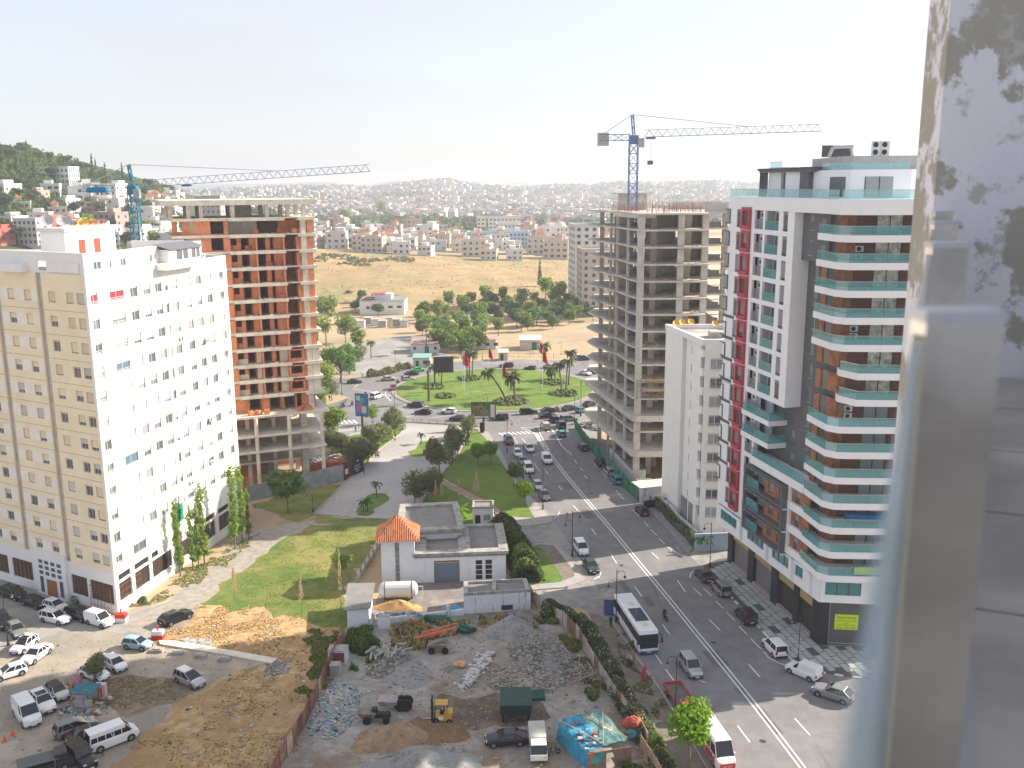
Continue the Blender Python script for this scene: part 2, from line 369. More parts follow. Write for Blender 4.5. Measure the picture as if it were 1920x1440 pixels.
slab('park_lawn_north',[(606,835),(650,820),(672,816),(720,803),(757,803),(748,815),(706,845),(683,873),(640,850)],0,0.10,m_lawn)
slab('park_path',[(672,800),(758,796),(758,802),(720,802),(672,815),(650,819),(606,834),(590,800)],0,0.08,m_pave)
slab('triangle_lawn',[(893,806),(915,827),(960,897),(1002,971),(950,968),(925,945),(880,922),(826,893),(842,875),(864,850),(882,815)],0,0.12,m_lawn)
slab('south_lawn',[(820,905),(860,926),(900,948),(925,962),(905,985),(800,978),(785,960),(800,930)],0,0.12,m_lawn)
slab('foot_path',[(826,894),(880,923),(925,946),(950,969),(925,962),(900,948),(860,926),(820,904)],0,0.09,m_pinkpath)
slab('avenue_pavement',[(893,805)]+AVL+[(1030,982),(985,987),(962,985),(950,969),(1002,972),(960,898),(915,828)],0,0.14,m_pave)
slab('island_pavement',[(1003,1019),(1044,1021),(1067,1043),(1100,1087),(1060,1101),(998,1106),(975,1060)],0,0.13,m_pave)
slab('island_path',[(1008,1022),(1038,1024),(1075,1070),(1077,1082),(1056,1090),(1045,1070)],0.12,0.16,m_path)
slab('island_lawn',[(1008,1023),(1030,1050),(1055,1085),(1053,1092),(995,1098),(975,1060),(990,1030)],0.12,0.165,m_lawn)
slab('bus_pavement',[(1104,1150),(1125,1156),(1150,1170),(1190,1228),(1240,1297),(1275,1355),(1325,1440),(1430,1620),(1330,1640),(1262,1440),(1225,1372),(1160,1262)],0,0.12,m_path)
mb=MB(m_kerb)
def kerb_line(mb,pts,w=0.22,h=0.16,z0=0.0):
 W=[G(*p)for p in pts]
 for i in range(len(W)-1):
  F=frame(W[i],W[i+1]);mb.fbox(F,0,F.L,-w/2,w/2,z0,h)
kerb_line(mb,AVL);kerb_line(mb,AVL2);kerb_line(mb,[(1035,972),(1033,981),(985,988)])
kerb_line(mb,[(1067,1043),(1100,1087),(1062,1102),(998,1107)])
kerb_line(mb,[(590,965),(622,932),(645,907),(682,877),(707,847),(750,815),(760,802)],0.3,0.3)
kerb_line(mb,[(654,745),(602,763)]);kerb_line(mb,[(672,800),(760,792),(880,798),(905,801),(915,810)])
structure('kerb',mb)
# right-hand verge of the avenue in front of the skeleton tower and the white block
slab('east_pavement',AVR+[(1300,1030),(1372,1028),(1372,1000),(1310,1000),(1262,950),(1215,905),(1190,890),(1130,822),(1100,790),(1085,797)],0,0.12,mix_layer(mat('east_pave',(0.27,0.255,0.24),0.9,var=0.2,scale=1.2),(0.27,0.25,0.23),0.3,0.5,0.65))
# roundabout
RC=(-5.0,269.5);RR=28.3
def circ(c,r,n=64,a0=0.0,a1=2*math.pi,sx=1.0):return[(c[0]+sx*r*math.cos(a0+(a1-a0)*i/n),c[1]+r*math.sin(a0+(a1-a0)*i/n))for i in range(n)]
slab('roundabout_kerb',None,0,0.16,mat('ring_kerb',(0.27,0.25,0.22),0.85,var=0.15,scale=1),circ(RC,RR+1.6))
slab('roundabout_lawn',None,0.1,0.22,m_lawn,circ(RC,RR))
# painted road markings: each its own strip
def mark(mb,pts,w,z=0.022):
 W=[G(*p)if len(p)==2 else p[:2]for p in pts]
 for i in range(len(W)-1):
  F=frame(W[i],W[i+1]);q=[F(0,-w/2),F(F.L,-w/2),F(F.L,w/2),F(0,w/2)]
  mb.add([(x,y,z)for x,y in q],[(0,1,2,3)])
mk=MB(m_white)
CL=[(1004,812),(1020,838),(1060,890),(1100,938),(1150,997),(1200,1058),(1250,1118),(1300,1180),(1350,1241),(1400,1303),(1450,1367),(1503,1437),(1620,1600)]
cw=[G(*p)for p in CL]
for i in range(len(cw)-1):
 F=frame(cw[i],cw[i+1])
 for d in(-0.28,0.28):
  q=[F(0,d-0.09),F(F.L,d-0.09),F(F.L,d+0.09),F(0,d+0.09)];mk.add([(x,y,0.024)for x,y in q],[(0,1,2,3)])
structure('centre_line',mk)
def dashes(name,a,b,on,off,w=0.11,z=0.024):
 A,B=G(*a),G(*b);F=frame(A,B);s=0
 while s<F.L:
  q=[F(s,-w/2),F(min(F.L,s+on),-w/2),F(min(F.L,s+on),w/2),F(s,w/2)]
  mb=MB(m_white);mb.add([(x,y,z)for x,y in q],[(0,1,2,3)]);structure(name,mb);s+=on+off
def px_marks(name,L,w=0.15,z=0.024):
 for seg in L:
  mb=MB(m_white);mark(mb,seg,w,z);structure(name,mb)
px_marks('lane_line',[[(1047,911),(1054,919)],[(1075,948),(1084,958)],[(1109,991),(1118,1003)],[(1146,1040),(1156,1056)],[(1190,1100),(1203,1118)],[(1242,1171),(1256,1190)],[(1227,1225),(1241,1245)],[(1248,1255),(1263,1276)],[(1383,1361),(1406,1392)],[(1490,1347),(1519,1379)],[(1113,868),(1119,876)],[(1222,1036),(1235,1048)],[(1270,1088),(1285,1110)],[(1330,1162),(1350,1182)],[(1404,1246),(1425,1270)],[(979,822),(986,831)],[(994,843),(1003,854)],[(1021,880),(1030,892)],[(1066,846),(1071,853)],[(1077,862),(1082,869)],[(1088,877),(1093,883)],[(1095,891),(1102,898)],[(1300,1270),(1322,1280)]],0.16)
px_marks('bay_line',[[(1155,920),(1170,937)],[(1185,955),(1200,970)],[(1207,977),(1216,988)],[(1220,993),(1232,1004)],[(1236,1010),(1246,1020)],[(1251,1025),(1263,1034),(1275,1040),(1288,1042)],[(1300,1102),(1315,1117)],[(1318,1102),(1334,1117)],[(1342,1127),(1356,1141)],[(1362,1148),(1378,1164)],[(1385,1174),(1401,1190)],[(1407,1197),(1427,1217)],[(1431,1222),(1442,1234),(1460,1243),(1478,1250)],[(1293,1084),(1296,1074),(1308,1066)],[(1034,975),(1045,968),(1050,959)],[(1106,1090),(1124,1082),(1127,1073)],[(963,820),(971,832)],[(1002,868),(1012,885)],[(1128,884),(1138,895)],[(1107,1090),(1127,1078)]],0.14)
px_marks('channel_line',[[(977,802),(1005,812),(1020,838)],[(1010,800),(1013,815),(1030,845)],[(1042,815),(1052,835),(1065,848)],[(660,729),(700,735),(752,747)],[(725,730),(722,741),(733,752)],[(665,727),(672,719)],[(752,747),(762,756)],[(760,782),(800,775)],[(810,783),(855,778)],[(977,802),(1012,800)]],0.18)
for i in range(8):
 x0=934+i*8.2;y0=812-i*0.5;mb=MB(m_white);W=pxpoly([(x0,y0),(x0+3.6,y0-0.2),(x0+12.5,y0+4.2),(x0+8.6,y0+4.4)]);mb.add([(x,y,0.03)for x,y in(W if True else W)],[(3,2,1,0)]);structure('crossing_bar',mb)
for i in range(6):
 x0=1014+i*9.2;y0=805;mb=MB(m_white);W=pxpoly([(x0,y0),(x0+4.6,y0),(x0+7.6,y0+5),(x0+3,y0+5)]);mb.add([(x,y,0.03)for x,y in W],[(3,2,1,0)]);structure('crossing_bar',mb)
for i in range(7):
 x0=606+i*9;y0=789-i*0.2;mb=MB(m_white);W=pxpoly([(x0,y0),(x0+4,y0),(x0+12,y0+6),(x0+7,y0+6)]);mb.add([(x,y,0.03)for x,y in W],[(3,2,1,0)]);structure('crossing_bar',mb)
 # patches, cracks and covers on the carriageway
rp_=random.Random(91)
for px,py,w,l in((1095,955,1.6,5),(1210,1120,1.2,3),(1330,1220,2.0,4),(1385,1290,1.4,1.4),(1160,1085,1.0,6),(1060,905,1.5,4),(1425,1330,1.0,5),(1270,1240,.8,3),(700,770,3,2),(850,800,5,1.5)):
 x,y=G(px,py);F=frame((x,y),(x+.172,y-.985));mb=MB(mat('tar_patch',(.13,.128,.13),.9,var=.15,scale=1));q=rough([F(0,-w/2),F(l,-w/2),F(l,w/2),F(0,w/2)],.12,.4);mb.add([(a,b,.0205)for a,b in q],[tuple(range(len(q)-1,-1,-1))]);structure('road_patch',mb)
for px,py in((1338,1205),(1165,1060),(1250,1300),(1110,925),(1430,1390),(1055,870)):
 x,y=G(px,py);mb=MB(mat('manhole_iron',(.05,.048,.045),.6));mb.add([(x+.36*math.cos(k*.5236),y+.36*math.sin(k*.5236),.023)for k in range(12)],[tuple(range(12))]);structure('manhole_cover',mb)
for k in range(26):
 t_=rp_.random();x=6+23*t_+rp_.uniform(-7,7);y=215-125*t_;mb=MB(MATS['tar_patch']);p=(x,y);a=rp_.uniform(0,3.14)
 for j in range(9):
  q=(p[0]+math.cos(a)*.9,p[1]+math.sin(a)*.9);F=frame(p,q);c=[F(0,-.025),F(F.L,-.025),F(F.L,.025),F(0,.025)];mb.add([(u,v,.0215)for u,v in c],[(0,1,2,3)]);p=q;a+=rp_.uniform(-.6,.6)
 structure('road_crack',mb)
 # -- shared building materials and windows
m_dark=mat('dark_void',(0.02,0.02,0.022),0.6)
m_pane=mat('window_glass',(0.10,0.115,0.13),0.06,spec=0.8)
m_pane2=mat('window_glass_pale',(0.28,0.30,0.31),0.1,spec=0.8)
m_panem=mat('window_glass_mid',(0.17,0.19,0.205),0.08,spec=0.8)
m_frg=mat('aged_frame',(0.46,0.46,0.46),0.5)
m_frame=mat('white_frame',(0.72,0.72,0.72),0.5)
m_fgrey=mat('grey_frame',(0.10,0.105,0.115),0.45)
m_shut=mat('roller_shutter',(0.54,0.52,0.48),0.7,objrand=0.12)
m_shutc=mat('cream_shutter',(0.74,0.61,0.43),0.7,objrand=0.10)
m_wwall=mix_layer(mat('white_render',(0.80,0.79,0.78),0.85,var=0.03,scale=0.4),(0.60,0.58,0.55),0.35,0.66,0.80,stretch=(1,1,0.25))
m_cream=mix_layer(mat('cream_render',(0.86,0.74,0.54),0.88,var=0.05,scale=0.3),(0.80,0.70,0.53),0.25,0.6,0.75,stretch=(1,1,0.3))
m_cream2=mat('pale_cream_panel',(0.84,0.79,0.71),0.88,var=0.04,scale=0.5)
m_conc=mix_layer(mat('raw_concrete',(0.52,0.49,0.435),0.9,var=0.13,scale=0.6,bump=0.2,bscale=6),(0.44,0.40,0.34),0.25,0.5,0.68,stretch=(1,1,0.4),seed=3)
m_concl=mix_layer(mat('pale_concrete',(0.64,0.575,0.48),0.9,var=0.12,scale=0.8,bump=0.2,bscale=6),(0.42,0.38,0.32),0.3,0.52,0.7,seed=8)
m_roof=mix_layer(mat('roof_screed',(0.42,0.40,0.37),0.9,var=0.12,scale=0.4),(0.28,0.27,0.25),0.15,0.5,0.65,seed=12)
m_steel=mat('brown_steel',(0.10,0.055,0.035),0.6,var=0.2,scale=1)
m_rail=mat('white_rail',(0.75,0.75,0.75),0.5)
WM={}
def wmesh(w,h,typ='half',frm=None,shut=None,sill=True,rail=False):
 """window frame with its shutter; glass is a separate mesh"""
 frm=frm or m_frame;shut=shut or m_shut;key=(round(w,2),round(h,2),typ,frm.name,shut.name,rail)
 if key in WM:return WM[key]
 mb=MB(frm,shut,m_rail)
 t=0.07
 mb.box(-w/2,w/2,0.08,0.15,-h/2,-h/2+t);mb.box(-w/2,w/2,0.08,0.15,h/2-t,h/2)
 mb.box(-w/2,-w/2+t,0.08,0.15,-h/2+t,h/2-t);mb.box(w/2-t,w/2,0.08,0.15,-h/2+t,h/2-t)
 if w>0.8:mb.box(-0.04,0.04,0.075,0.14,-h/2+t,h/2-t)
 if sill:mb.box(-w/2-0.05,w/2+0.05,-0.07,0.08,-h/2-0.06,-h/2)
 k={'open':0.12,'half':0.52,'low':0.75,'closed':0.985}[typ]
 mb.use(shut);mb.box(-w/2+t,w/2-t,0.045,0.075,h/2-t-(h-2*t)*k,h/2-t)
 if rail:
  mb.use(m_rail)
  for i in range(3):mb.box(-w/2-0.05,w/2+0.05,-0.14,-0.10,-h/2+0.02+i*0.2,-h/2+0.06+i*0.2)
  for x in(-w/2-0.03,w/2+0.03):mb.box(x-0.02,x+0.02,-0.14,0.0,-h/2,-h/2+0.5)
 WM[key]=mb.mesh('window')
 return WM[key]
def pmesh(w,h,m=None):
 m=m or m_pane;key=('p',round(w,2),round(h,2),m.name)
 if key not in WM:
  mb=MB(m);mb.box(-w/2+.07,w/2-.07,0.10,0.12,-h/2+.07,h/2-.07);WM[key]=mb.mesh('pane')
 return WM[key]
def window(parent,F,s,z,w,h,typ='half',d=0.0,frm=None,shut=None,pane=None,rail=False,label=None,name='window'):
 x,y=F(s,d);o=inst(name,wmesh(w,h,typ,frm,shut,True,rail),parent,(x,y,z),F.ang,label=label)
 p=bpy.data.objects.new('pane',pmesh(w,h,pane));LNK(p);p.parent=o
 return o
def wallrows(mb,F,s0,s1,z0,z1,rows,th=0.3,d=0.0):
 """wall with real openings: rows of (zb, zt, [(sa, sb)])"""
 z=z0
 for zb,zt,ops in sorted(rows):
  mb.fbox(F,s0,s1,d-th,d,z,zb);s=s0
  for a,b in sorted(ops):mb.fbox(F,s,a,d-th,d,zb,zt);s=b
  mb.fbox(F,s,s1,d-th,d,zb,zt);z=zt
 mb.fbox(F,s0,s1,d-th,d,z,z1)
def dish(name,x,y,z,r,m,rz,label,group=None,tilt=0.7):
 t=thing(name,label,'satellite dish',(x,y,z),group)
 ax=Vector((math.cos(rz)*math.cos(tilt),math.sin(rz)*math.cos(tilt),math.sin(tilt)))
 a=ax.orthogonal().normalized();b=ax.cross(a);c=Vector((x,y,z+r*1.05));n=14
 mb=MB(m);vs=[c-ax*r*0.28]
 for k in(0.55,1.0):
  for i in range(n):q=2*math.pi*i/n;vs.append(c+(a*math.cos(q)+b*math.sin(q))*r*k-ax*r*0.28*(1-k*k))
 fs=[(0,1+i,1+(i+1)%n)for i in range(n)]+[(1+i,1+n+i,1+n+(i+1)%n,1+(i+1)%n)for i in range(n)]
 mb.add(vs,fs);mb.build('reflector',t)
 mb=MB(mat('grey_metal',(0.3,0.3,0.3),0.5,metal=0.5));mb.tube((x,y,z),c-ax*r*0.3,0.04);mb.path([c-ax*0.2*r-a*r*0.9,c+ax*r*0.8],0.025);mb.build('mount',t)
 return t
def ac_unit(x,y,z,ang,parent=None,label=None,mm=None,w=0.9,h=0.7,name='air_conditioner'):
 key=('ac',w,h)
 if key not in WM:
  mb=MB(mat('ac_white',(0.62,0.62,0.60),0.5));mb.box(-w/2,w/2,-0.35,0,0,h);mb.use(m_dark)
  n=12;c=(-w*0.1,-0.36,h/2);r=h*0.38
  vs=[c]+[(c[0]+r*math.cos(2*math.pi*i/n),c[1],c[2]+r*math.sin(2*math.pi*i/n))for i in range(n)]
  mb.add(vs,[(0,1+i,1+(i+1)%n)for i in range(n)]);WM[key]=mb.mesh('ac')
 return inst(name,WM[key],parent,(x,y,z),ang,label=label)
 # -- tall cream and white block, left
A0=(-54.7,122.1);uR=(0.204,0.979);A1=(A0[0]+uR[0]*36.6,A0[1]+uR[1]*36.6);AL=(-77.6,134.6)
AX=(A0[0]-0.8778*46,A0[1]+0.4791*46)
FR=frame(A0,A1);FL=frame(AL,A0)
rb=random.Random(3)
def block_a():
 t=thing('apartment_block','tall white apartment block with cream left face and rows of small shuttered windows','apartment block',(A0[0],A0[1],0))
 L=FL.L;fx=19.9
 back=(AX[0]+uR[0]*fx,AX[1]+uR[1]*fx)
 q=0.34
 foot=[FL(L-q,-q),FR(36.2,-q),(A1[0]-0.8778*20,A1[1]+0.4791*20),(AX[0]+uR[0]*20,AX[1]+uR[1]*20),FL(-20,-q)]
 mb=MB(m_dark);mb.prism(foot,0.1,46.2);mb.build('core',t)
 ins=[FL(L-.2,-.2),FR(29.3,-.2),(A1[0]-0.8778*19-1.4,A1[1]+0.4791*19-7),(AX[0]+uR[0]*19.5,AX[1]+uR[1]*19.5),FL(-19.8,-.2)]
 mb=MB(m_roof);mb.prism(ins,46.2,47.6);mb.build('roof_deck',t)
 # right face
 cols=[(1.5,1.5,'n'),(6.4,3.2,'w'),(10.3,1.8,'m'),(13.4,1.8,'m'),(16.4,1.75,'m'),(18.45,.95,'t'),(20.7,1.75,'m'),(24.5,1.7,'m'),(27.6,1.6,'m'),(30.8,1.7,'m'),(34.7,1.4,'n')]
 rows=[];wins=[]
 for k in range(12):
  zc=43.6-3.28*k;ops=[]
  for s,w,c in cols:
   if k>10 and s>8 and s<26 and rb.random()<0.4:continue
   if k==11 and s>26:continue
   ops.append((s-w/2,s+w/2));wins.append((s,zc,w,c,k))
  rows.append((zc-.75,zc+.75,ops))
 top=[(47.3,48.5,[(2.0,3.6),(5.4,5.9),(7.9,9.1),(14.8,15.5)])]
 wm=MB(m_wwall);wallrows(wm,FR,0,29.2,5.4,49.5,rows_clip(rows,0,29.2)+top);wallrows(wm,FR,29.2,36.6,5.4,46.7,rows_clip(rows,29.2,36.6))
 F2=frame(A1,(A1[0]-0.8778*20,A1[1]+0.4791*20));wm.fbox(F2,0,20,-.3,0,0,46.7);wm.build('wall',t)
 mb=MB(m_wwall);mb.fbox(FR,28.9,29.2,-12,-.3,46.7,49.5);mb.build('parapet_return',t)
 types=['open','half','low','closed','open','open','half'];mat('red_curtain',(0.55,0.03,0.05),0.8)
 for s,zc,w,c,k in wins:
  ty=rb.choice(types if c!='n' else['open','open','half'])
  lab=None;frm=None;shut=m_wwall if rb.random()<0.25 else m_shut;pane=rb.choice([m_pane,m_pane,m_pane2,m_panem])
  if k==0 and c=='w':lab='window with closed red curtain';ty='open';pane=mat('red_curtain',(0.55,0.03,0.05),0.8)
  if k==0 and c=='n' and s<2:ty='open';pane=MATS['red_curtain']
  if c=='w' and k not in(0,1,3,7,11,2):ty='closed'
  if c=='w' and k in(3,7):ty='open';pane=mat('teal_curtain',(0.10,0.16,0.22),0.4)
  if k==2 and s>24 and s<33:frm=mat('tan_frame',(0.45,0.27,0.15),0.6);ty='open';pane=m_pane2
  window(t,FR,s,zc,w,1.5,ty,-.1,frm or m_frg,shut,pane,c in 'nw' and rb.random()<.7,lab)
 for s,w in((2.8,1.6),(5.65,.5),(8.5,1.2),(15.15,.7)):window(t,FR,s,47.9,w,1.2,'open')
 # floor joints and down pipes on the right face
 mb=MB(mat('pipe_white',(0.66,0.66,0.66),0.6))
 for s in(12.0,17.45,22.6,29.3):
  mb.fbox(FR,s-.05,s+.05,0,.1,5.4,rb.choice([30,40,46]))
 mb.parts('drain_pipe',t)
 # ground floor colonnade on the right face
 mb=MB(m_wwall);gc=[(0.0,.8),(3.7,4.6),(8.2,8.9),(14.1,15.3),(21.0,22.2),(27.3,28.4),(32.2,36.6)]
 for a,b in gc:mb.fbox(FR,a,b,-.35,.03,1.4,5.4)
 mb.fbox(FR,0,36.6,-.36,.06,0,1.45)
 mb.fbox(FR,0.8,32.2,-.3,0,4.15,4.45);mb.build('plinth',t)
 for i in range(len(gc)-1):
  a,b=gc[i][1],gc[i+1][0]
  if b-a<1:continue
  mb=MB(m_steel,mat('dull_shop_glass',(0.16,0.13,0.11),0.3));mb.use(MATS['dull_shop_glass']);mb.fbox(FR,a,b,-.34,-.3,1.45,4.15);mb.use(m_steel)
  for j in range(9):z=1.5+j*.3;mb.fbox(FR,a,b,-.25,-.2,z,z+.05)
  for j in range(4):s=a+(b-a)*j/3;mb.fbox(FR,s-.03,s+.03,-.26,-.2,1.45,4.15)
  mb.build('window_grille',t)
  # left face: three cream bays between recessed grooves
 bays=[(-20,-14.5,[-18,-16]),(-13.4,-1.6,[-11.5,-8.5,-4.3]),(-0.6,7.0,[1.2,4.6]),(8.1,16.1,[10.5,14.1]),(17.2,L,[19.1,22.7,24.8])]
 for a,b,cs in bays:
  rows=[];ops_all=[]
  for k in range(13):
   zc=43.7-3.28*k
   if zc<4.9:continue
   if zc<6.5 and cs[0]<8:continue
   ops=[(s-.72,s+.72)for s in cs];rows.append((zc-.72,zc+.72,ops))
   for s in cs:
    ty=rb.choice(['open','half','low','closed','closed']);window(t,FL,s,zc,1.44,1.44,ty,-.08,m_frg,rb.choice([m_shutc,m_shut,m_shutc]),None,False)
  lo=5.6 if a<8 else(6.0 if a<17 else 4.6)
  wm=MB(m_cream);wallrows(wm,FL,a,b,lo,46.8,[r for r in rows if r[0]>lo]);wm.build('wall',t)
  pm=MB(m_cream2)
  if cs[0]in(10.5,1.2):
   for r in rows:
    if r[0]>lo:
     pm.fbox(FL,a,cs[0]-.74,0,.02,r[0]-.05,r[1]+.1);pm.fbox(FL,cs[0]+.74,cs[1]-.74,0,.02,r[0]-.05,r[1]+.1);pm.fbox(FL,cs[1]+.74,b-.02,0,.02,r[0]-.05,r[1]+.1)
   pm.parts('window_band',t)
 for k in range(12):
  z=41.9-3.28*k
  if z>6.2:
   mb=MB(mat('floor_joint',(0.42,0.36,0.28),0.9))
   for a,b,cs in bays:mb.fbox(FL,a+.02,b-.02,0,.015,z,z+.06)
   mb.parts('floor_joint',t)
 mb=MB(mat('groove_grey',(0.50,0.46,0.40),0.9,var=0.15,scale=1.0))
 for a,b in((-14.5,-13.4),(-1.6,-.6),(7.0,8.1),(16.1,17.2)):mb.fbox(FL,a,b,-.7,-.33,4.8,46.9)
 mb.parts('service_groove',t)
 wm=MB(m_wwall);wallrows(wm,FL,-20,L,46.8,49.6,[(47.1,48.4,[(-6,-4),(1.0,3.4),(4.2,6.5),(16.8,18.6)])],.3,-.15);wm.build('attic_wall',t)
 mb=MB(mat('attic_panel',(0.30,0.24,0.22),0.7));mb.fbox(FL,1.0,6.5,-.4,-.3,47.1,48.4);mb.parts('attic_panel',t)
 mb=MB(m_wwall);mb.fbox(FL,9.3,14.5,-.15,.8,46.8,47.9);mb.fbox(FL,18.6,25,-.15,.02,47.0,48.3);mb.parts('attic_box',t)
 mb=MB(m_wwall);wallrows(mb,FL,-20,L,0,6.0,[(1.2,4.2,[(-18,-13),(-12,-9),(-7.5,-2),(-.8,2.6),(3.6,8.3),(11.5,15.6),(16.9,20.3),(20.9,L-.3)])],.34,.05);mb.build('plinth',t)
 for a,b in((-18,-13),(-12,-9),(-7.5,-2),(-.8,2.6),(3.6,8.3),(16.9,20.3),(20.9,25.8)):
  mb=MB(m_steel,mat('brown_panel',(0.13,0.075,0.05),0.55,var=.15,scale=.8));mb.use(MATS['brown_panel']);mb.fbox(FL,a,b,-.3,-.22,1.2,4.2)
  mb.use(m_steel)
  for j in range(6):s=a+(b-a)*j/5;mb.fbox(FL,s-.04,s+.04,-.22,-.15,1.2,4.2)
  mb.build('window_grille',t)
 mb=MB(m_wwall,mat('brown_door',(0.32,0.14,0.06),0.6));mb.fbox(FL,9.6,16.4,0.05,.5,0,6.6)
 mb.build('entrance_surround',t)
 mb=MB(MATS['brown_door']);mb.fbox(FL,12.0,14.2,.5,.56,.1,2.6);mb.build('door',t)
 mb=MB(m_pane);mb.fbox(FL,10.6,11.3,.5,.56,.4,2.8);mb.fbox(FL,14.9,15.6,.5,.56,.4,2.8)
 for i in range(4):
  for j in range(3):mb.fbox(FL,10.6+i*1.35,11.4+i*1.35,.5,.56,3.2+j*.85,3.7+j*.85)
 mb.parts('entrance_window',t)
 # corner grille cage with a rusty gate
 mb=MB(mat('rusty_grille',(0.22,0.10,0.06),0.8))
 for i in range(7):s=21.5+i*.7;x,y=FL(s,.6);mb.tube((x,y,.2),(x,y,3.8),.03,4)
 for i in range(8):s=.3+i*.7;x,y=FR(s,.5);mb.tube((x,y,1.2),(x,y,4.2),.03,4)
 for z in(1.3,2.2,3.1,4.0):
  mb.tube((*FR(.2,.5),z),(*FR(5.3,.5),z),.03,4);mb.tube((*FL(21.4,.6),z-.4),(*FL(26,.6),z-.4),.03,4)
 mb.build('security_cage',t)
 # sun room and boxes on the setback
 mb=MB(m_wwall);mb.fbox(FR,16.2,26.2,0,1.6,46.0,47.0);mb.build('balcony',t)
 sr=MB(m_frame);wallrows(sr,FR,17.2,26.2,47.0,48.9,[(47.3,48.7,[(19.4,21.0),(21.2,22.6),(23.6,24.8),(24.95,26.0)])],.1,1.5);sr.fbox(FR,17.2,17.3,0,1.4,47,48.9);sr.build('sunroom_wall',t)
 mb=MB(m_pane);mb.fbox(FR,19.4,26.0,1.38,1.42,47.3,48.7);mb.build('sunroom_glass',t)
 mb=MB(mat('grey_sheet_roof',(0.13,0.14,0.16),0.6));P=[FR(16.8,-.6),FR(26.8,-.6),FR(26.8,1.9),FR(16.8,1.9)]
 mb.hexa([(P[3][0],P[3][1],48.9),(P[2][0],P[2][1],48.9),(P[1][0],P[1][1],49.6),(P[0][0],P[0][1],49.6),(P[3][0],P[3][1],49.0),(P[2][0],P[2][1],49.0),(P[1][0],P[1][1],49.7),(P[0][0],P[0][1],49.7)]);mb.build('sunroom_roof',t)
 for s,z in((21.2,35.0),(20.9,12.2),(28.6,33.5),(28.0,20.6),(27.4,13.6),(29.2,46.9)):
  x,y=FR(s,.02);ac_unit(x,y,z,FR.ang,t,w=.8,h=.6)
 mb=MB(mat('green_cloth',(0.02,0.22,0.12),0.9));mb.fbox(FR,15.6,18.0,.06,.12,7.5,10.2);mb.build('hanging_cloth',t,smooth_=False)
 # bulges of stained render low on the right face
 sm=mat('stained_render',(0.47,0.42,0.33),0.9,var=.25,scale=1.2)
 mb=MB(mix_layer(sm,(0.74,.72,.68),1.1,.48,.56))
 return t
def rows_clip(rows,a,b):return[(zb,zt,[(p,q)for p,q in ops if p>a and q<b])for zb,zt,ops in rows]
tA=block_a()
# peeling patches are part of the wall paint
def patch_paint():
 m=MATS['white_render'].copy();m.name='white_render_peeling'
 mix_layer(m,(0.50,0.44,0.34),0.9,0.50,0.56,stretch=(1,1,.5),seed=2)
 mb=MB(m)
 mb.fbox(FR,10.6,20.0,0,.012,4.6,9.2);mb.build('render_patch',tA)
patch_paint()
# roof hut with red doors
def hut():
 C0=(-64.3,138.2);FH=frame(C0,(C0[0]+.204*12,C0[1]+.979*12));t=thing('roof_hut','white stair hut with two red doors on the cream block roof','roof hut',(C0[0],C0[1],47.6))
 mb=MB(m_wwall);mb.fbox(FH,0,12,-4,0,47.6,51.6);mb.build('wall',t)
 mb=MB(mat('hut_roof',(.62,.60,.58),.9));mb.fbox(FH,-.3,12.3,-4.3,.3,51.6,52.1);mb.build('roof',t)
 for s in(3.0,6.6):
  mb=MB(mat('red_door',(0.72,0.06,0.03),0.6));mb.fbox(FH,s,s+1.5,0.0,.05,47.7,50.3);mb.build('door',t)
 FW=frame((C0[0]-.8778*4,C0[1]+.4791*4),C0);mb=MB(m_dark);mb.fbox(FW,2,2.6,0,.04,49.6,50.2);mb.build('vent',t)
 cols=[(0.6,-3.2,1.05,(.45,.43,.42)),(1.8,-1.2,1.05,(.45,.42,.40)),(3.3,-1.4,.62,(.42,.46,.46)),(4.5,-1.6,.55,(.5,.3,.12)),(5.4,-1.2,.5,(.7,.45,.15)),(6.5,-1.4,.72,(.8,.50,.04)),(7.6,-1.2,.5,(.65,.3,.08)),(8.5,-1.2,.6,(.75,.42,.06)),(9.3,-1.5,.55,(.5,.42,.38)),(10.3,-1.2,.5,(.45,.25,.2)),(11.2,-1.2,.5,(.6,.35,.25))]
 nm=['large grey','large mesh grey','small pale green','small brown','small tan','bright yellow','small orange brown','amber','beige','dull red brown','pale orange']
 po=['leftmost on the roof hut','second on the roof hut','third on the roof hut','fourth on the roof hut','fifth on the roof hut','in the middle of the roof hut','just right of the yellow one','right of the orange brown one','third from the right on the hut','second from the right on the hut','rightmost on the roof hut']
 for i,(s,d,r,c)in enumerate(cols):
  x,y=FH(s,d);dish('satellite_dish',x,y,52.1,r,mat('dish_%d'%i,c,.6),-1.35,'%s satellite dish, %s'%(nm[i],po[i]),'satellite dishes on the white hut roof')
hut()
mb=MB(m_wwall);
for i,(px,py,w,h)in enumerate(((150,470,2.2,1.2),(255,462,3.0,.9),(290,458,2.0,.6),(330,452,2.5,.5))):
 x,y=G(px,py,48.2);b=MB(mat('roof_box',(.5,.48,.45),.9,var=.1,scale=1));b.box(x-w/2,x+w/2,y,y+2,47.5,48+h);o=b.build('roof_plant_box');tag(o,['low white box behind the roof parapet beside the hut','grey service box on the white block roof, leftmost of three','small grey service box in the middle of the white block roof','low grey box near the right end of the white block roof'][i],'roof box')
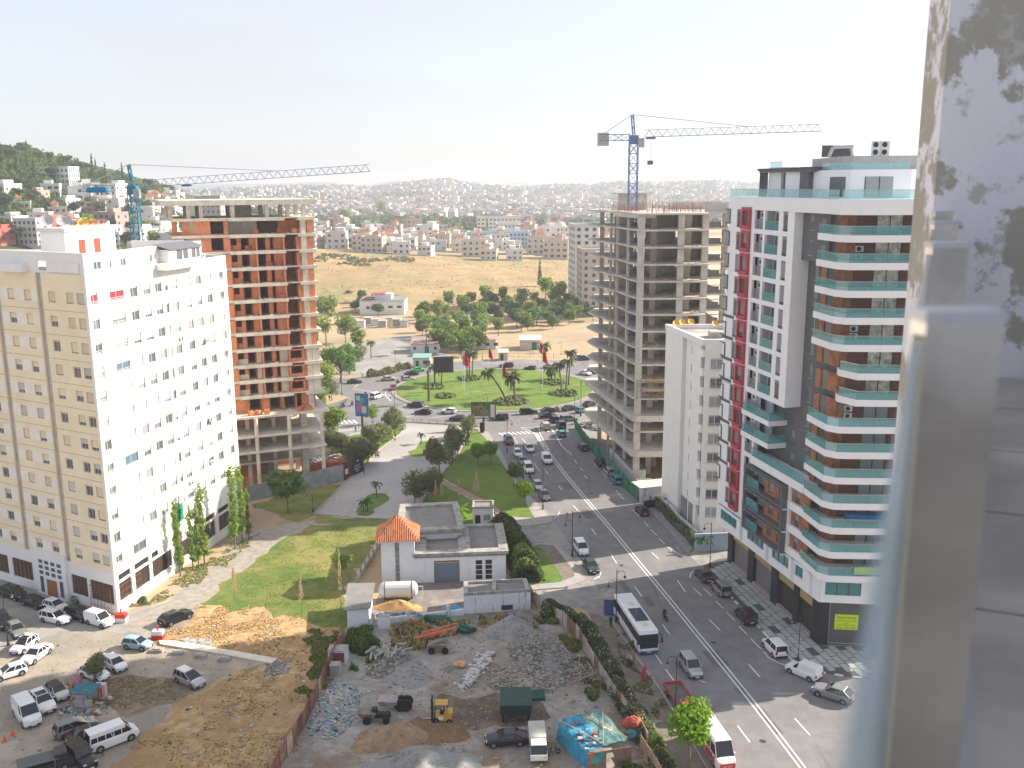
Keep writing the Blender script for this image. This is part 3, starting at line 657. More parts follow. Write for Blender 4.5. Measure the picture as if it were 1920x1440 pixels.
 # -- red brick building under construction
B0=(-53.4,176.2);B1=(-37.9,182.7);FB=frame(B0,B1)
m_brick=mix_layer(mat('red_hollow_brick',(0.66,0.25,0.12),0.9,var=0.14,scale=1.6,bump=0.3,bscale=5),(0.47,0.165,0.085),0.5,0.5,0.66,seed=5)
def brick_joint(m):
 nt=m.node_tree;N=nt.nodes;L=nt.links;b=N['Principled BSDF']
 w=N.new('ShaderNodeTexWave');w.bands_direction='Z';w.inputs['Scale'].default_value=1.6;w.inputs['Distortion'].default_value=0.3
 g=N.new('ShaderNodeNewGeometry');L.new(g.outputs['Position'],w.inputs['Vector'])
 mx=N.new('ShaderNodeMix');mx.data_type='RGBA';mx.blend_type='MULTIPLY';mr=N.new('ShaderNodeMapRange');mr.inputs['To Min'].default_value=.8;mr.inputs['To Max'].default_value=1.05
 L.new(w.outputs['Fac'],mr.inputs['Value']);inp=b.inputs['Base Color'];L.new(inp.links[0].from_socket,mx.inputs[6]);mx.inputs[0].default_value=1
 L.new(mr.outputs['Result'],mx.inputs[7]);L.new(mx.outputs[2],inp)
brick_joint(m_brick)
SLABS=[55.4,52.15,49.1,46.05,43.0,39.95,36.9,33.8,30.7,27.6,24.5,21.5,18.5,15.0]
def stackbox(t,mb,x,y,z,s=0.8):
 a=random.uniform(0,1.5);F=frame((x,y),(x+math.cos(a),y+math.sin(a)))
 for i in range(3):
  for j in range(2):mb.fbox(F,i*s*.34,i*s*.34+s*.31,-j*s*.5,-j*s*.5+s*.47,z,z+s*random.uniform(.8,1.05))
def block_b():
 t=thing('brick_building','unfinished tower of red hollow brick and pale concrete slabs beside the white block','building under construction',(B0[0],B0[1],0))
 rr=random.Random(11)
 # slabs
 for i,z in enumerate(SLABS):
  mb=MB(m_concl);th=.62 if i else .95
  fr=0.0
  if i==0:mb.fbox(FB,-10,17.6,-17,.1,z-th,z)
  elif i<13:
   l=-8.4 if i<5 else-1
   mb.fbox(FB,l,1.6,-17,.0,z-th*.8,z);mb.fbox(FB,1.6,11.8,-17,.25,z-th,z);mb.fbox(FB,11.8,14.2,-17,.0,z-.25,z);mb.fbox(FB,14.2,17.45+(.3 if i>7 else 0),-17,.35,z-th,z)
  else:mb.fbox(FB,-3,18.2,-17,2.6,z-.4,z)
  mb.build('floor_slab',t)
 for z in(11.3,8.2,4.9):
  mb=MB(m_concl);mb.fbox(FB,-3,17.2,-17,2.9 if z!=4.9 else-1.5,z-.4,z)
  if z==11.3:pass
  mb.build('floor_slab',t)
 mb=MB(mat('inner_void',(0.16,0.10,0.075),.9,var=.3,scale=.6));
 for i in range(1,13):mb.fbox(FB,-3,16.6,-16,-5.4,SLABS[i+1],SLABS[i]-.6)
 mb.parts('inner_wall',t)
 # storeys
 for i in range(1,13):
  z0,z1=SLABS[i+1],SLABS[i]-(.62 if i else .95)
  H=z1-z0;m_=m_brick
  mb=MB(m_brick);pl=i in(9,10,11)
  if i==1:
   mb.fbox(FB,11.0,17.0,-3.2,-3.0,z0,z1);mb.fbox(FB,15.9,17.0,-3.0,-.1,z0,z1)
   c2=MB(m_conc);c2.fbox(FB,1.7,7.2,-4.2,-4.0,z0,z1);c2.build('rear_wall',t)
  elif i==12:
   wallrows(mb,FB,-.5,12.6,z0,z1,[(z0+.8,z0+2.5,[(1.6,3.2)]),(z0+2.5,z0+2.55,[])],.3,-.4)
   mb=MB(m_brick)
   for a,b in((-1,1.0),(1.0,3.4),(5.8,7.2),(9.4,10.0),(13.6,16.2)):mb.fbox(FB,a,b,-1.4,-1.1,z0,z1)
   for s in(3.4,5.8,7.2,9.6,10.0,12.4,13.6):mb.fbox(FB,s-.12,s+.12,-5.4,-1.1,z0,z1)
  else:
   d=-1.3
   mb.fbox(FB,.6,1.7,-1.6,-.05,z0,z1)
   wallrows(mb,FB,1.7,3.7,z0,z1,[(z0+1.0,z1-.15,[(2.0,3.0)])],.25,d)
   mb.fbox(FB,5.35,6.5,d-.25,d,z0,z1);mb.fbox(FB,6.3,6.6,d,-.1,z0,z1)
   mb.fbox(FB,8.35,9.0,d-.25,d,z0,z1);mb.fbox(FB,9.8,11.5,d-.25,d,z0,z1);mb.fbox(FB,11.3,11.6,-5.3,0,z0,z1)
   mb.fbox(FB,13.85,14.15,-5.3,-.02,z0,z1);mb.fbox(FB,14.15,14.75,-.6,-.3,z0,z1)
   for s in(3.7,5.35,8.35,9.0,9.8):mb.fbox(FB,s-.1,s+.1,-5.3,d,z0,z1)
   mb.fbox(FB,11.6,13.85,-5.2,-4.9,z0,z1)
   if i>8:mb.fbox(FB,11.6,13.85,-.3,-.05,z0,z0+.7);mb.fbox(FB,11.6,13.85,-.3,-.05,z1-.25,z1)
   if i<9:mb.fbox(FB,15.75,16.9,-.5,-.1,z0,z1)
   mb.fbox(FB,15.9,16.9,-5,-.6,z0,z1)
  mb.parts('brick_wall',t)
  c=MB(m_concl);c.fbox(FB,14.75,15.75,-1.0,-.12,z0,z1)
  if pl:c.fbox(FB,1.72,3.68,-1.3,-1.27,z0,z0+1.0);c.fbox(FB,9.82,11.2,-1.3,-1.27,z0,z1);c.fbox(FB,5.4,6.2,-1.3,-1.27,z0,z1);c.fbox(FB,15.8,17.2,-.25,-.02,z0,z1)
  c.parts('column',t)
  r=MB(m_brick,m_concl,mat('dust_sack',(.6,.55,.48),.9))
  for k in range(26 if i>3 else 14):
   r.use(rr.choice([m_brick,m_concl,m_brick,MATS['dust_sack']]));s=rr.uniform(1.9,14);x,y=FB(s,rr.uniform(-1.2,.1));r.rock((x,y,z0+.08),rr.uniform(.08,.28))
  r.build('builders_rubble',t)['kind']='stuff'
  # left wing, top storeys only in view
 for i in range(1,5):
  z0,z1=SLABS[i+1],SLABS[i]-.5
  if i>0:
   mb=MB(m_brick);wallrows(mb,FB,-3.1,1.5,z0,z1,[(z0+.2,z1-.1,[(-1.6,.75)])],.3,-.3)
   FX=frame(FB(-8.2,-1.6),FB(-3.1,-.3));wallrows(mb,FX,0,FX.L,z0,z1,[(z0+.7,z1-.1,[(.9,1.8),(3.0,3.8)])],.3,0)
   mb.parts('brick_wall',t)
   # top storey columns and loose timber
 mb=MB(m_concl)
 for s in(-8.3,-5.2,-3.0,2.6,8.8,12.6,15.6):
  for d in(-1.2,-9):mb.fbox(FB,s-.35,s+.35,d-.35,d+.35,52.15,54.45)
 mb.parts('column',t)
 mb=MB(m_concl);mb.fbox(FB,3.0,6.9,-8,-7.6,52.15,54.4);mb.build('rear_wall',t)
 # podium
 rc=MB(m_concl)
 for s in(4.0,10.2,16.5):
  x,y=FB(s,2.4);rc.tube((x,y,0),(x,y,14.6),.38,12)
 for s in(-1.5,3.0,8.0,13.5):
  for d in(-3,-10):rc.fbox(FB,s-.35,s+.35,d-.35,d+.35,0,14.6)
 rc.fbox(FB,13.0,14.2,-1.4,-.6,0,15);rc.parts('column',t)
 mb=MB(m_brick)
 for z0,z1 in((.2,4.4),(4.9,7.8),(8.2,10.9),(11.3,14.6)):mb.fbox(FB,-3,5.0,-6.4,-6.0,z0,z1);mb.fbox(FB,5,16,-14,-13.6,z0,z1)
 mb.parts('brick_wall',t)
 # brick pallets stand on the slabs
 k=0
 for(s,z)in((6.0,49.1),(10.6,49.1),(13.2,49.1),(14.4,49.1),(4.7,46.05),(8.3,43.0),(10.0,43.0),(10.4,36.9),(2.9,15.0),(4.4,15.0),(5.8,15.0),(12.4,15.0),(14.0,15.0)):
  x,y=FB(s,-.9 if z>16 else 1.6);p=MB(mat('pallet_brick',(.52,.17,.09),.9,var=.2,scale=3,objrand=.15));stackbox(None,p,x,y,z,.95)
  o=p.build('brick_pallet');w={49.1:'the second slab',46.05:'the third slab',43.0:'the fourth slab',36.9:'the sixth slab',15.0:'the podium slab'}[z]
  tag(o,'red brick stack on %s of the brick tower, %s'%(w,{6.0:'leftmost',10.6:'beside the leftmost',13.2:'third along',14.4:'by the concrete column',4.7:'alone',8.3:'left of two',10.0:'right of two',10.4:'near the doorway',2.9:'leftmost',4.4:'second',5.8:'third',12.4:'fourth',14.0:'at the right end'}[s]),'brick stack','brick stacks on the brick tower slabs');k+=1
 return t
tB=block_b()
def ladder_frames():
 t=thing('formwork_stack','orange timber formwork lattices leaning under the brick building podium','formwork',(*FB(1.5,1.5),0))
 m=mat('orange_timber',(.55,.26,.10),.8,var=.2,scale=3)
 for k in range(5):
  mb=MB(m);b=FB(.3+k*1.05,1.9)
  F=frame(b,(b[0]+.9,b[1]+.38))
  for j in range(5):
   mb.fbox(F,j*.2,j*.2+.06,-.05,.0,.0,3.2)
  for j in range(12):mb.fbox(F,0,.9,-.1,-.05,.2+j*.26,.26+j*.26)
  mb.build('lattice_panel',t)
ladder_frames()
# -- concrete skeleton tower
m_timber=mat('formwork_timber',(.50,.30,.13),.8,var=.25,scale=2)
m_rust=mat('rusty_rebar',(.30,.15,.11),.8)
FCl=frame((16.9,212.5),(23.3,179.0));FCf=frame((23.3,179.0),(37.2,179.2))
def block_c():
 t=thing('concrete_frame_tower','bare grey concrete skeleton tower with open floors beside the avenue','building under construction',(30,195,0))
 rr=random.Random(5)
 zs=[6.8,10.6,13.9,17.2,20.6,23.9,27.1,30.4,33.6,36.7,39.9,43.1,46.3,49.5,52.5]
 up=[(16.6,207.5),(18.2,199.8),(19.0,199.6),(20.3,193.2),(21.3,193.0),(22.7,184.0),(24.0,179.2),(36.9,179.0),(37.3,185.5),(47,187),(47,214),(19,214)]
 pod=[(16.7,214.5),(23.2,179.0),(24.0,178.3),(37.4,178.8),(37.6,185),(47,187),(47,216),(18,216)]
 mid=[(17.3,212),(23.4,180.6),(24.3,179.4),(37.2,179.6),(37.4,186),(47,188),(47,215),(18,215)]
 for i,z in enumerate(zs):
  mb=MB(m_conc);P=pod if i in(0,2)else mid if i in(1,3)else up
  if i>3:P=[(x+rr.uniform(-.15,.15),y+rr.uniform(-.2,.2))for x,y in P]
  mb.prism(P,z-(1.15 if i in(0,2)else .32),z)
  if i==14:mb.prism([(20.5,192),(22.6,183),(24,180),(27,180),(27,192)],z-.9,z-.32)
  mb.build('floor_slab',t)
 cols=[(24.4,180.1,1.25,.8),(31.9,180.2,1.2,.8),(36.6,181,1.2,.9),(27.6,186,1.1,.7),(34.3,186.5,1.2,.8),(29.5,191,1.0,.7),(22.9,187.5,.45,1.4),(21.6,194.5,.45,1.2),(20.9,200.5,.45,1.0),(19.6,207,.9,.6),(24.5,196,1.0,.6),(24,206,1.0,.6),(37,193,1.0,.8),(42,189,.9,.7),(45.8,190,.9,.7),(45.8,203,.9,.7),(36,204,1,.8),(30,211,1,.8),(40,212,1,.8)]
 for x,y,w,d in cols:
  mb=MB(m_conc)
  zz=[0]+zs
  for k in range(len(zz)-1):
   if(y>208 and k<0):continue
   mb.box(x-w/2,x+w/2,y-d/2,y+d/2,zz[k],zz[k+1]-(1.15 if k in(0,2)else .32))
  mb.parts('column',t)
 mb=MB(m_conc);zz=[6.8]+zs[1:]
 for k in range(len(zs)-1):
  z0,z1=zs[k],zs[k+1]-(1.15 if k+1==2 else .32)
  mb.box(28.6,33.2,194.8,195.05,z0,z1);mb.box(28.4,28.65,195,201,z0,z1);mb.box(33.2,33.4,195,201,z0,z1)
  if k>3:mb.box(21.5,24.2,200,200.2,z0,z1);mb.box(38.5,38.7,188,198,z0,z1)
  if k>2 and k%2:mb.box(33.9,36,198,198.2,z0,z1)
  if k>5:mb.box(38.7,41.5,190,190.2,z0,z0+1.0);mb.box(43,46.5,188.4,188.6,z0,z0+.9)
 mb.parts('core_wall',t)
 mb=MB(mat('red_oxide_wall',(.22,.045,.035),.8));mb.box(25,46,197,197.3,0,5.6);mb.box(24.2,24.5,184,197,0,5.6);mb.parts('ground_wall',t)
 mb=MB(m_conc);P0=(31,190);
 for i in range(14):mb.box(31+i*.6,31.7+i*.6,183.5,186.5,5.6-i*.42,5.9-i*.42)
 mb.parts('stair_flight',t)
 # debris on slabs
 for k in range(3,14):
  mb=MB(m_conc,m_concl,m_brick,m_timber)
  for j in range(34):
   mb.use(rr.choice([m_conc,m_concl,m_concl,m_brick,m_timber]));x=rr.uniform(25,36);y=rr.uniform(180,187)
   if rr.random()<.3:a=rr.uniform(0,3);mb.tube((x,y,zs[k]+.06),(x+math.cos(a),y+math.sin(a),zs[k]+.12),.05,4)
   else:mb.rock((x,y,zs[k]+.06),rr.uniform(.1,.35))
  mb.build('slab_debris',t)['kind']='stuff'
  # rebar starters
 mb=MB(m_rust)
 for j in range(430):
  if j<260:
   x,y=rr.uniform(20.6,36.5),rr.choice([179.6,180.5,186,187,192,198])+rr.uniform(-.3,.3)
  else:x,y=rr.uniform(18,46),rr.uniform(188,210)
  if x>37 and y<188:continue
  mb.tube((x,y,52.5),(x+rr.uniform(-.1,.1),y,52.5+rr.uniform(.6,1.9)),.028,3)
 o=mb.build('rebar',t);o['kind']='stuff'
 mb=MB(m_conc)
 mb.box(37.6,46.8,187.3,187.6,52.5,54.1);mb.box(33.5,46.8,205,205.3,52.5,54.1)
 mb.parts('parapet',t)
 mb=MB(mat('weathered_render',(.50,.48,.43),.9,var=.25,scale=.9));mb.box(23.0,28.5,203,208,52.5,55.8);mb.build('lift_housing',t)
 mb=MB(m_conc);mb.box(22,29.5,202,209,55.8,56.1);mb.build('housing_roof',t)
 # timber scaffold deck at mid height
 d=thing('formwork_deck','orange timber formwork deck standing proud of the concrete skeleton tower','formwork',(33,179,17.3))
 for z in(21.3,19.3):
  mb=MB(m_timber)
  for i in range(13):x=25.2+i*.75;mb.box(x,x+.3,177.4,179.6,z-.2,z-.05)
  mb.box(24.8,34.6,177.2,177.5,z-.25,z-.02);mb.build('timber_deck',d)
 mb=MB(mat('sheet_ply',(.62,.58,.52),.8,var=.2,scale=1.5));mb.box(25.0,34.4,177.5,179.3,19.35,19.42);mb.box(25.0,29.4,177.5,179.0,21.0,21.1);mb.build('plywood',d)
 mb=MB(mat('scaffold_tube',(.22,.2,.19),.6))
 for i in range(14):x=24.0+i*.8;mb.tube((x,177.6,17.3),(x,177.6,21.2),.04,4);mb.tube((x,178.9,17.3),(x,178.9,21.2),.04,4)
 for z in(18,19,20):mb.tube((24,177.6,z),(34.5,177.6,z),.035,4)
 mb.build('scaffold',d)
 return t
block_c()
# -- slim white block
m_dwall=mix_layer(mat('bright_render',(.80,.79,.77),.85,var=.03,scale=.5),(.55,.54,.52),.5,.66,.8,stretch=(1.5,1.5,.15),seed=6)
FD=frame((27.9,168.6),(31.2,151.1));FD2=frame((31.2,151.1),(38.2,150.7))
def block_d():
 t=thing('slim_white_block','slim white apartment block between the concrete skeleton and the coloured tower','apartment block',(32,158,0))
 q=.3
 mb=MB(m_dark);mb.prism([FD(.4,-q-.5),FD(FD.L-.4,-q-.5),FD2(.3,-.6),(38,151.4),(38,168),(29,168.4)],.1,32.2);mb.build('core',t)
 def S(px):return fhit(FD,px,760)[0]
 cols=[(12.1,.9),]
 rows=[(30.6-3.15*k-.65,30.6-3.15*k+.75,[(11.6,12.7)])for k in range(9)]
 wm=MB(m_dwall)
 wm.fbox(FD,0,8.4,-.6,0.25,0,33);wm.fbox(FD,8.4,9.4,-.9,-.5,0,33)
 wallrows(wm,FD,9.4,12.9,0,33,rows,.4,-.15);wm.fbox(FD,12.9,16.6,-.6,.2,0,33)
 wm.fbox(FD,16.6,17.4,-.8,-.3,0,3);wm.build('street_wall',t)
 for k in range(9):window(t,FD,12.15,30.65-3.15*k,1.1,1.4,'open' if k%3 else 'closed',-.15)
 # glazed corner bay
 wm=MB(m_dwall);z=3.4
 rws=[]
 for k in range(9):
  zc=29.4-3.15*k;rws.append((zc-.95,zc+.95,[(.9,2.9)]))
 wallrows(wm,FD2,0,4.3,3.0,33,rws,.3,.25);wm.fbox(FD2,4.3,4.9,-.3,.1,0,33);wm.fbox(FD2,4.9,7,-.4,-.1,0,33);wm.fbox(FD2,.2,4.2,-.3,.1,0,3)
 mb=wm;mb.build('front_wall',t)
 for k in range(9):
  window(t,FD2,1.9,29.4-3.15*k,2.0,1.9,'open',.25,None,None,m_pane if k%2 else m_pane2,True)
  zc=29.4-3.15*k;m2=MB(m_pane);m2.fbox(FD,16.7,17.3,-.35,-.3,zc-.9,zc+.9);m2.build('side_pane',t)
  m2=MB(m_dwall);m2.fbox(FD,16.6,17.7,-.8,.25,zc+.95,zc+2.2);m2.build('bay_spandrel',t)
 mb=MB(m_dwall)
 P=[FD(-.2,.3),FD(17.2,.45),FD2(4.6,.6),(38.3,150.3)]
 mb.prism([FD(-.2,.35),FD(FD.L,.45),FD2(7,.4),FD2(7,0),FD2(0.3,0),FD(FD.L-.3,-.0),FD(0,-.1)],32.3,33.3)
 mb.prism([(38,151),(38.4,151),(38.4,169),(38,169)],32,33.2);mb.prism([(28,168.6),(38.4,168.6),(38.4,169),(28,169)],0,33.2);mb.parts('parapet',t)
 mb=MB(m_roof);mb.prism([FD(0,-.1),FD(FD.L,-.2),FD2(7,-.2),(38,168.6),(28.1,168.6)],32.2,32.4);mb.build('roof',t)
 mb=MB(mat('entrance_glass',(.25,.25,.24),.2));mb.fbox(FD,9.8,12.4,-.16,.21,0,4.4);mb.fbox(FD,13.4,15.4,.2,.23,0,4.6);mb.parts('shop_window',t)
 for i,(x,y)in enumerate(((29.0,166),(30.4,167.5),(32,168),(35.8,165.5))):
  dish('satellite_dish',x,y,33.2,.62,mat('orange_dish',(.70,.36,.05),.6),-1.4,['leftmost orange satellite dish on the slim white block parapet','second orange satellite dish from the left on the slim white block','third orange satellite dish on the slim white block roof','lone orange satellite dish near the coloured tower on the slim block roof'][i],'orange dishes on the slim white block')
 mb=MB(m_roof);mb.box(33.5,36,158,160.5,32.4,33.4);tag(mb.build('roof_hatch'),'low grey hatch box on the slim white block roof','roof hatch')
block_d()
# -- coloured apartment tower, right
FE=frame((31.3,138.4),(38.0,109.8));FE2=frame((38.0,109.8),(52,108.1));FG=frame((33.7,139.7),(39.0,112.3));FG2=frame((39.0,112.3),(52,110.9))
m_ewall=mat('smooth_white_render',(.78,.78,.80),.7,var=.02,scale=.3)
m_edark=mat('slate_render',(.115,.115,.125),.75,var=.1,scale=1.0)
m_eblue=mat('pale_blue_wall',(.42,.45,.50),.8)
m_ered=mat('crimson_cladding',(.42,.045,.07),.6)
m_terra=mix_layer(mat('terracotta_cladding',(.34,.145,.075),.75,var=.16,scale=2.5),(.24,.08,.04),.8,.5,.62,seed=3)
m_wood=mat('dark_wood_slats',(.15,.055,.035),.6,var=.35,scale=1.5,stretch=(.3,.3,6))
m_teal=glass_mat('teal_balustrade_glass',(.14,.36,.37),.44,.04)
m_tealf=glass_mat('teal_balustrade_pale',(.40,.62,.64),.34,.04)
m_black=mat('black_cladding',(.022,.023,.027),.5)
m_gold=mat('gold_fascia',(.42,.32,.15),.6)
m_railm=mat('steel_handrail',(.45,.46,.46),.3,metal=.8)
def glass_rail(parent,F,s0,s1,d,z,h=1.05,m=None,n=None,post=True):
 n=n or max(1,int((s1-s0)/2.6));w=(s1-s0)/n
 for i in range(n):
  mb=MB(m or m_teal);mb.fbox(F,s0+i*w+.02,s0+(i+1)*w-.02,d-.02,d,z,z+h);mb.build('glass_panel',parent)
 mb=MB(m_railm);mb.fbox(F,s0,s1,d-.035,d+.015,z+h,z+h+.05);mb.build('handrail',parent)
def block_e():
 t=thing('coloured_tower','modern white tower with crimson strip, slate walls and teal glass balconies at the right','apartment tower',(40,125,0))
 # core masses
 mb=MB(m_edark)
 mb.prism([FE(.3,-2.3),FE(25.0,-2.3),(39.2,114.6),(40.0,112.8),(52,111.6),(56,132),(38,140)],7.2,56);mb.build('core',t);mb=MB(m_edark);mb.fbox(FE,18.4,24.6,-2.3,-1.2,48.4,54.35);mb.build('slate_bay',t)
 fl=[53.2-3.13*k for k in range(14)]
 # street face volume down to the podium (left strip) and to 29.2 (box)
 wm=MB(m_ewall)
 rows=[]
 for k,z in enumerate(fl[:8]):
  rows.append((z-1.35,z+1.15,[(2.5,3.7),(4.6,6.8),(7.8,10.2),(10.8,14.4),(15.5,16.7)]))
 wallrows(wm,FE,0,18.35,29.2,56.1,rows,.35,0)
 rows=[(z-1.35,z+1.15,[(2.5,3.7),(4.6,6.8)])for z in fl[8:14]]
 wallrows(wm,FE,0,7.4,10.35,29.2,rows,.35,0)
 rows=[(z-1.35,z+1.15,[(.5,2.7)])for z in fl[10:14]]
 FEn=frame(FE(7.4,0),FE(10.4,0));wallrows(wm,FEn,0,3.0,10.35,22.9,rows,.35,0)
 FW=frame(FE(18.0,0),FE(18.0,-3.0));wm.fbox(FE,18.0,18.35,-3,-.35,29.2,56.1);wm.fbox(FE,0,18,-3,-.35,29.2,29.6)
 wm.fbox(FE,0,.35,-3,-.35,7,56.1);wm.build('street_wall',t)
 # infill behind openings: floors and back wall
 mb=MB(m_eblue)
 for z in fl[:8]:mb.fbox(FE,10.7,14.5,-1.5,-1.3,z-1.36,z+1.16);mb.fbox(FE,10.6,10.8,-1.3,-.35,z-1.36,z+1.16);mb.fbox(FE,14.4,14.6,-1.3,-.35,z-1.36,z+1.16)
 for z in fl:mb.fbox(FE,7.6,10.4,-.9,-.8,z-1.36,z+1.16)
 mb.parts('loggia_wall',t)
 mb=MB(m_ewall)
 for z in fl[:8]:mb.fbox(FE,.4,18,-3,-.36,z-1.5,z-1.36)
 mb.build('floor_slab',t)
 for k,z in enumerate(fl):
  rt='closed' if k in(2,5,9)else 'open'
  window(t,FE,3.1,z,1.2,2.3,rt,-.05,m_fgrey,mat('grey_shutter',(.24,.25,.27),.6),None,name='window')
  # crimson bay module
  mb=MB(m_ered)
  mb.fbox(FE,4.5,6.9,-.1,.5,z-1.5,z-.95);mb.fbox(FE,4.5,6.9,-.1,.38,z+1.05,z+1.5)
  mb.fbox(FE,4.5,4.8,-.1,.38,z-.95,z+1.05);mb.fbox(FE,6.6,6.9,-.1,.38,z-.95,z+1.05)
  mb.build('crimson_frame',t)
  mb=MB(m_ewall);mb.fbox(FE,4.45,6.95,-.1,.36,z+1.5,z+1.58);mb.parts('white_string',t)
  mb=MB(m_pane,m_fgrey);mb.fbox(FE,4.8,6.6,-.08,0,z-.95,z+1.05);mb.use(m_fgrey);mb.fbox(FE,5.65,5.75,0,.04,z-.95,z+1.05)
  if k%3:mb.use(MATS['grey_shutter']);mb.fbox(FE,4.8,6.6,0,.03,z-.3 if k%2 else z-.9,z+1.05)
  mb.build('crimson_window',t)
  # corner hook frames on the far edge
  if k<13:
   zz=z-.35 if k<5 else z-.9
   mb=MB(m_edark);mb.fbox(FE,-.95,.55,.0,.14,zz+1.35,zz+1.5);mb.fbox(FE,-.95,.55,.0,.14,zz-.6,zz-.45);mb.fbox(FE,.42,.56,0,.14,zz-.45,zz+1.35)
   mb.parts('corner_frame',t);mb=MB(m_ewall if k>4 else m_pane2);mb.fbox(FE,-.9 if k<5 else-.3,.42,-.04,.03,zz-.45,zz+1.35);mb.build('corner_pane',t)
   if k>=5:mb=MB(m_edark);mb.fbox(FE,-.6,2.9,0,.08,z+1.25,z+1.65);mb.build('slate_band',t)
  if k in(4,6,9):pass
  x,y=FE(9.3,-.75);ac_unit(x,y,z+.1,FE.ang,t,w=1.0,h=.8)
  mb=MB(mat('louvre_grey',(.27,.28,.30),.5))
  for j in range(7):mb.fbox(FE,7.9,10.15,-.12,-.05,z-1.3+j*.2,z-1.2+j*.2)
  mb.build('louvre',t)
  if k<8:
   window(t,FE,16.1,z,1.2,2.2,'closed' if k not in(0,1,7)else 'open',-.05,m_fgrey,MATS['grey_shutter'],None)
   glass_rail(t,FE,10.8,14.4,-.02,z-1.35,1.15,m_teal,1)
   mb=MB(m_pane);mb.fbox(FE,11.4,13.6,-1.3,-1.26,z-1.3,z+.8);mb.parts('loggia_door',t)
   # two wrap-round balconies under the box, then the dark wall
 for z in(fl[8]-1.5,fl[9]-1.5):
  mb=MB(m_ewall);mb.fbox(FE,7.4,15.3,-2.9,.45,z-.7,z);mb.build('balcony_slab',t)
  glass_rail(t,FE,7.6,15.25,.42,z,1.15,m_teal,4)
  Fs=frame(FE(15.28,.42),FE(15.28,-2.2));glass_rail(t,Fs,0,Fs.L,0,z,1.15,m_teal,1)
  mb=MB(m_eblue);mb.fbox(FE,7.4,12.2,-2.0,-1.7,z,z+2.4);mb.parts('loggia_wall',t)
  mb=MB(m_pane,m_fgrey)
  mb.fbox(FE,8.6,10.2,-1.7,-1.65,z,z+2.2);mb.fbox(FE,12.4,15.0,-2.6,-2.5,z,z+2.3);mb.use(m_fgrey);mb.fbox(FE,13.6,13.7,-2.5,-2.45,z,z+2.3);mb.parts('loggia_door',t)
 mb=MB(m_ewall);mb.fbox(FE,7.4,10.4,-3,-.36,22.6,23.2);mb.fbox(FE,7.4,10.4,-3,0,10.3,10.6);mb.build('balcony_slab',t)
 # windows on the slate recess
 for k,z in enumerate(fl[:12]):
  ty=['half','open','closed'][k%3]
  window(t,FE,20.6,z,.95,1.9,ty,-1.15 if k<2 else-2.22,m_frg,mat('mid_grey_shutter',(.20,.20,.21),.6),None)
  if k not in(7,8):window(t,FE,23.3,z-.4,1.1,1.9,['closed','closed','half'][k%3],-1.15 if k<2 else-2.22,m_frg,MATS['mid_grey_shutter'],None)
  if k>8:window(t,FE,17.2,z-.2,1.1,1.9,'half',-2.22,m_fgrey,MATS['mid_grey_shutter'],m_pane)
 mb=MB(mat('slate_joint',(.17,.17,.18),.7))
 for z in(43.5,38.9,26.3,23.1):mb.fbox(FE,18.4,25,-2.28,-2.25,z,z+.08)
 mb.parts('wall_joint',t)
 # corner apartments: balconies with white bands, teal glass, wood and terracotta walls behind
 a_,b_,c_=(36.6,114.6),(37.3,109.3),(52,107.4)
 Fa=frame(a_,b_);Fb=frame(b_,(39.4,108.0));Fc=frame((39.4,108.0),c_)
 zb=[51.3,48.2,45.05,41.95,38.8,35.4,32.25,29.05,25.95,22.8,19.6,16.5,13.4,10.35]
 for k,z in enumerate(zb):
  short=k in(5,6);top=z+.80
  if short:P=[(39.2,112.4),(38.9,110.9),(40.2,108.3),c_,(52,111),(40,112.6)]
  else:P=[a_,b_,(38.3,108.2),(39.4,108.0),c_,(52,112),(39.5,114),(38.2,116)]
  mb=MB(m_ewall);mb.prism(P,z,top);mb.parts('balcony_band',t)
  if short:
   F1=frame((38.95,111.0),(40.25,108.35));F2=frame((40.25,108.35),c_)
   glass_rail(t,F1,.1,F1.L,-.04,top,1.0,m_teal,1);glass_rail(t,F2,0,F2.L,-.04,top,1.0,m_teal,5)
  else:
   F1=frame(a_,b_);F2=frame(b_,(38.35,108.25));F3=frame((38.35,108.25),c_)
   gm=m_teal
   glass_rail(t,F1,.05,F1.L,-.05,top,1.0,gm,2);glass_rail(t,F2,0,F2.L,-.05,top,1.0,m_tealf,1);glass_rail(t,F3,0,F3.L,-.05,top,1.0,gm,6)
   # wall behind: terracotta corner, wood panels, sliding glass
  zt=(zb[k-1]if k else 54.3)
  W1=frame((38.1,116.2),(39.5,112.2));W2=frame((39.5,112.2),(52,110.9))
  mb=MB(m_terra);mb.fbox(W1,0,1.0,0,.25,top,zt);mb.fbox(W1,2.4,W1.L,0,.25,top,zt);mb.fbox(W2,-.1,.7,-.2,.12,top,zt)
  if k in(4,5,6,7):mb.fbox(FE,23.2,26.5,-3.1,-2.75,z-1.9,z+1.2)
  mb.parts('terracotta_wall',t)
  mb=MB(m_wood);mb.fbox(W2,.7,3.0,-.1,.1,top,zt);mb.fbox(W2,6.0,7.9,-.1,.1,top,zt);mb.parts('wood_panel',t)
  mb=MB(m_terra if k>3 else m_conc);mb.fbox(W2,7.9,8.5,-.1,.35,top,zt);mb.build('pier',t)
  for j in range(2):
   pn=mat('glass_warm_reflection',(.62,.58,.47),.08,var=.5,scale=1.3,spec=.8)if k<7 else m_pane2  # bright warm reflection put into the upper panes' base colour
   mb=MB(pn,m_black);s=3.05+j*1.48;mb.fbox(W2,s,s+1.42,-.08,-.02,top,zt);mb.use(m_black);mb.fbox(W2,s-.04,s+.04,-.05,.06,top,zt)
   if j:mb.fbox(W2,s+1.4,s+1.5,-.05,.06,top,zt)
   mb.build('sliding_door',t)
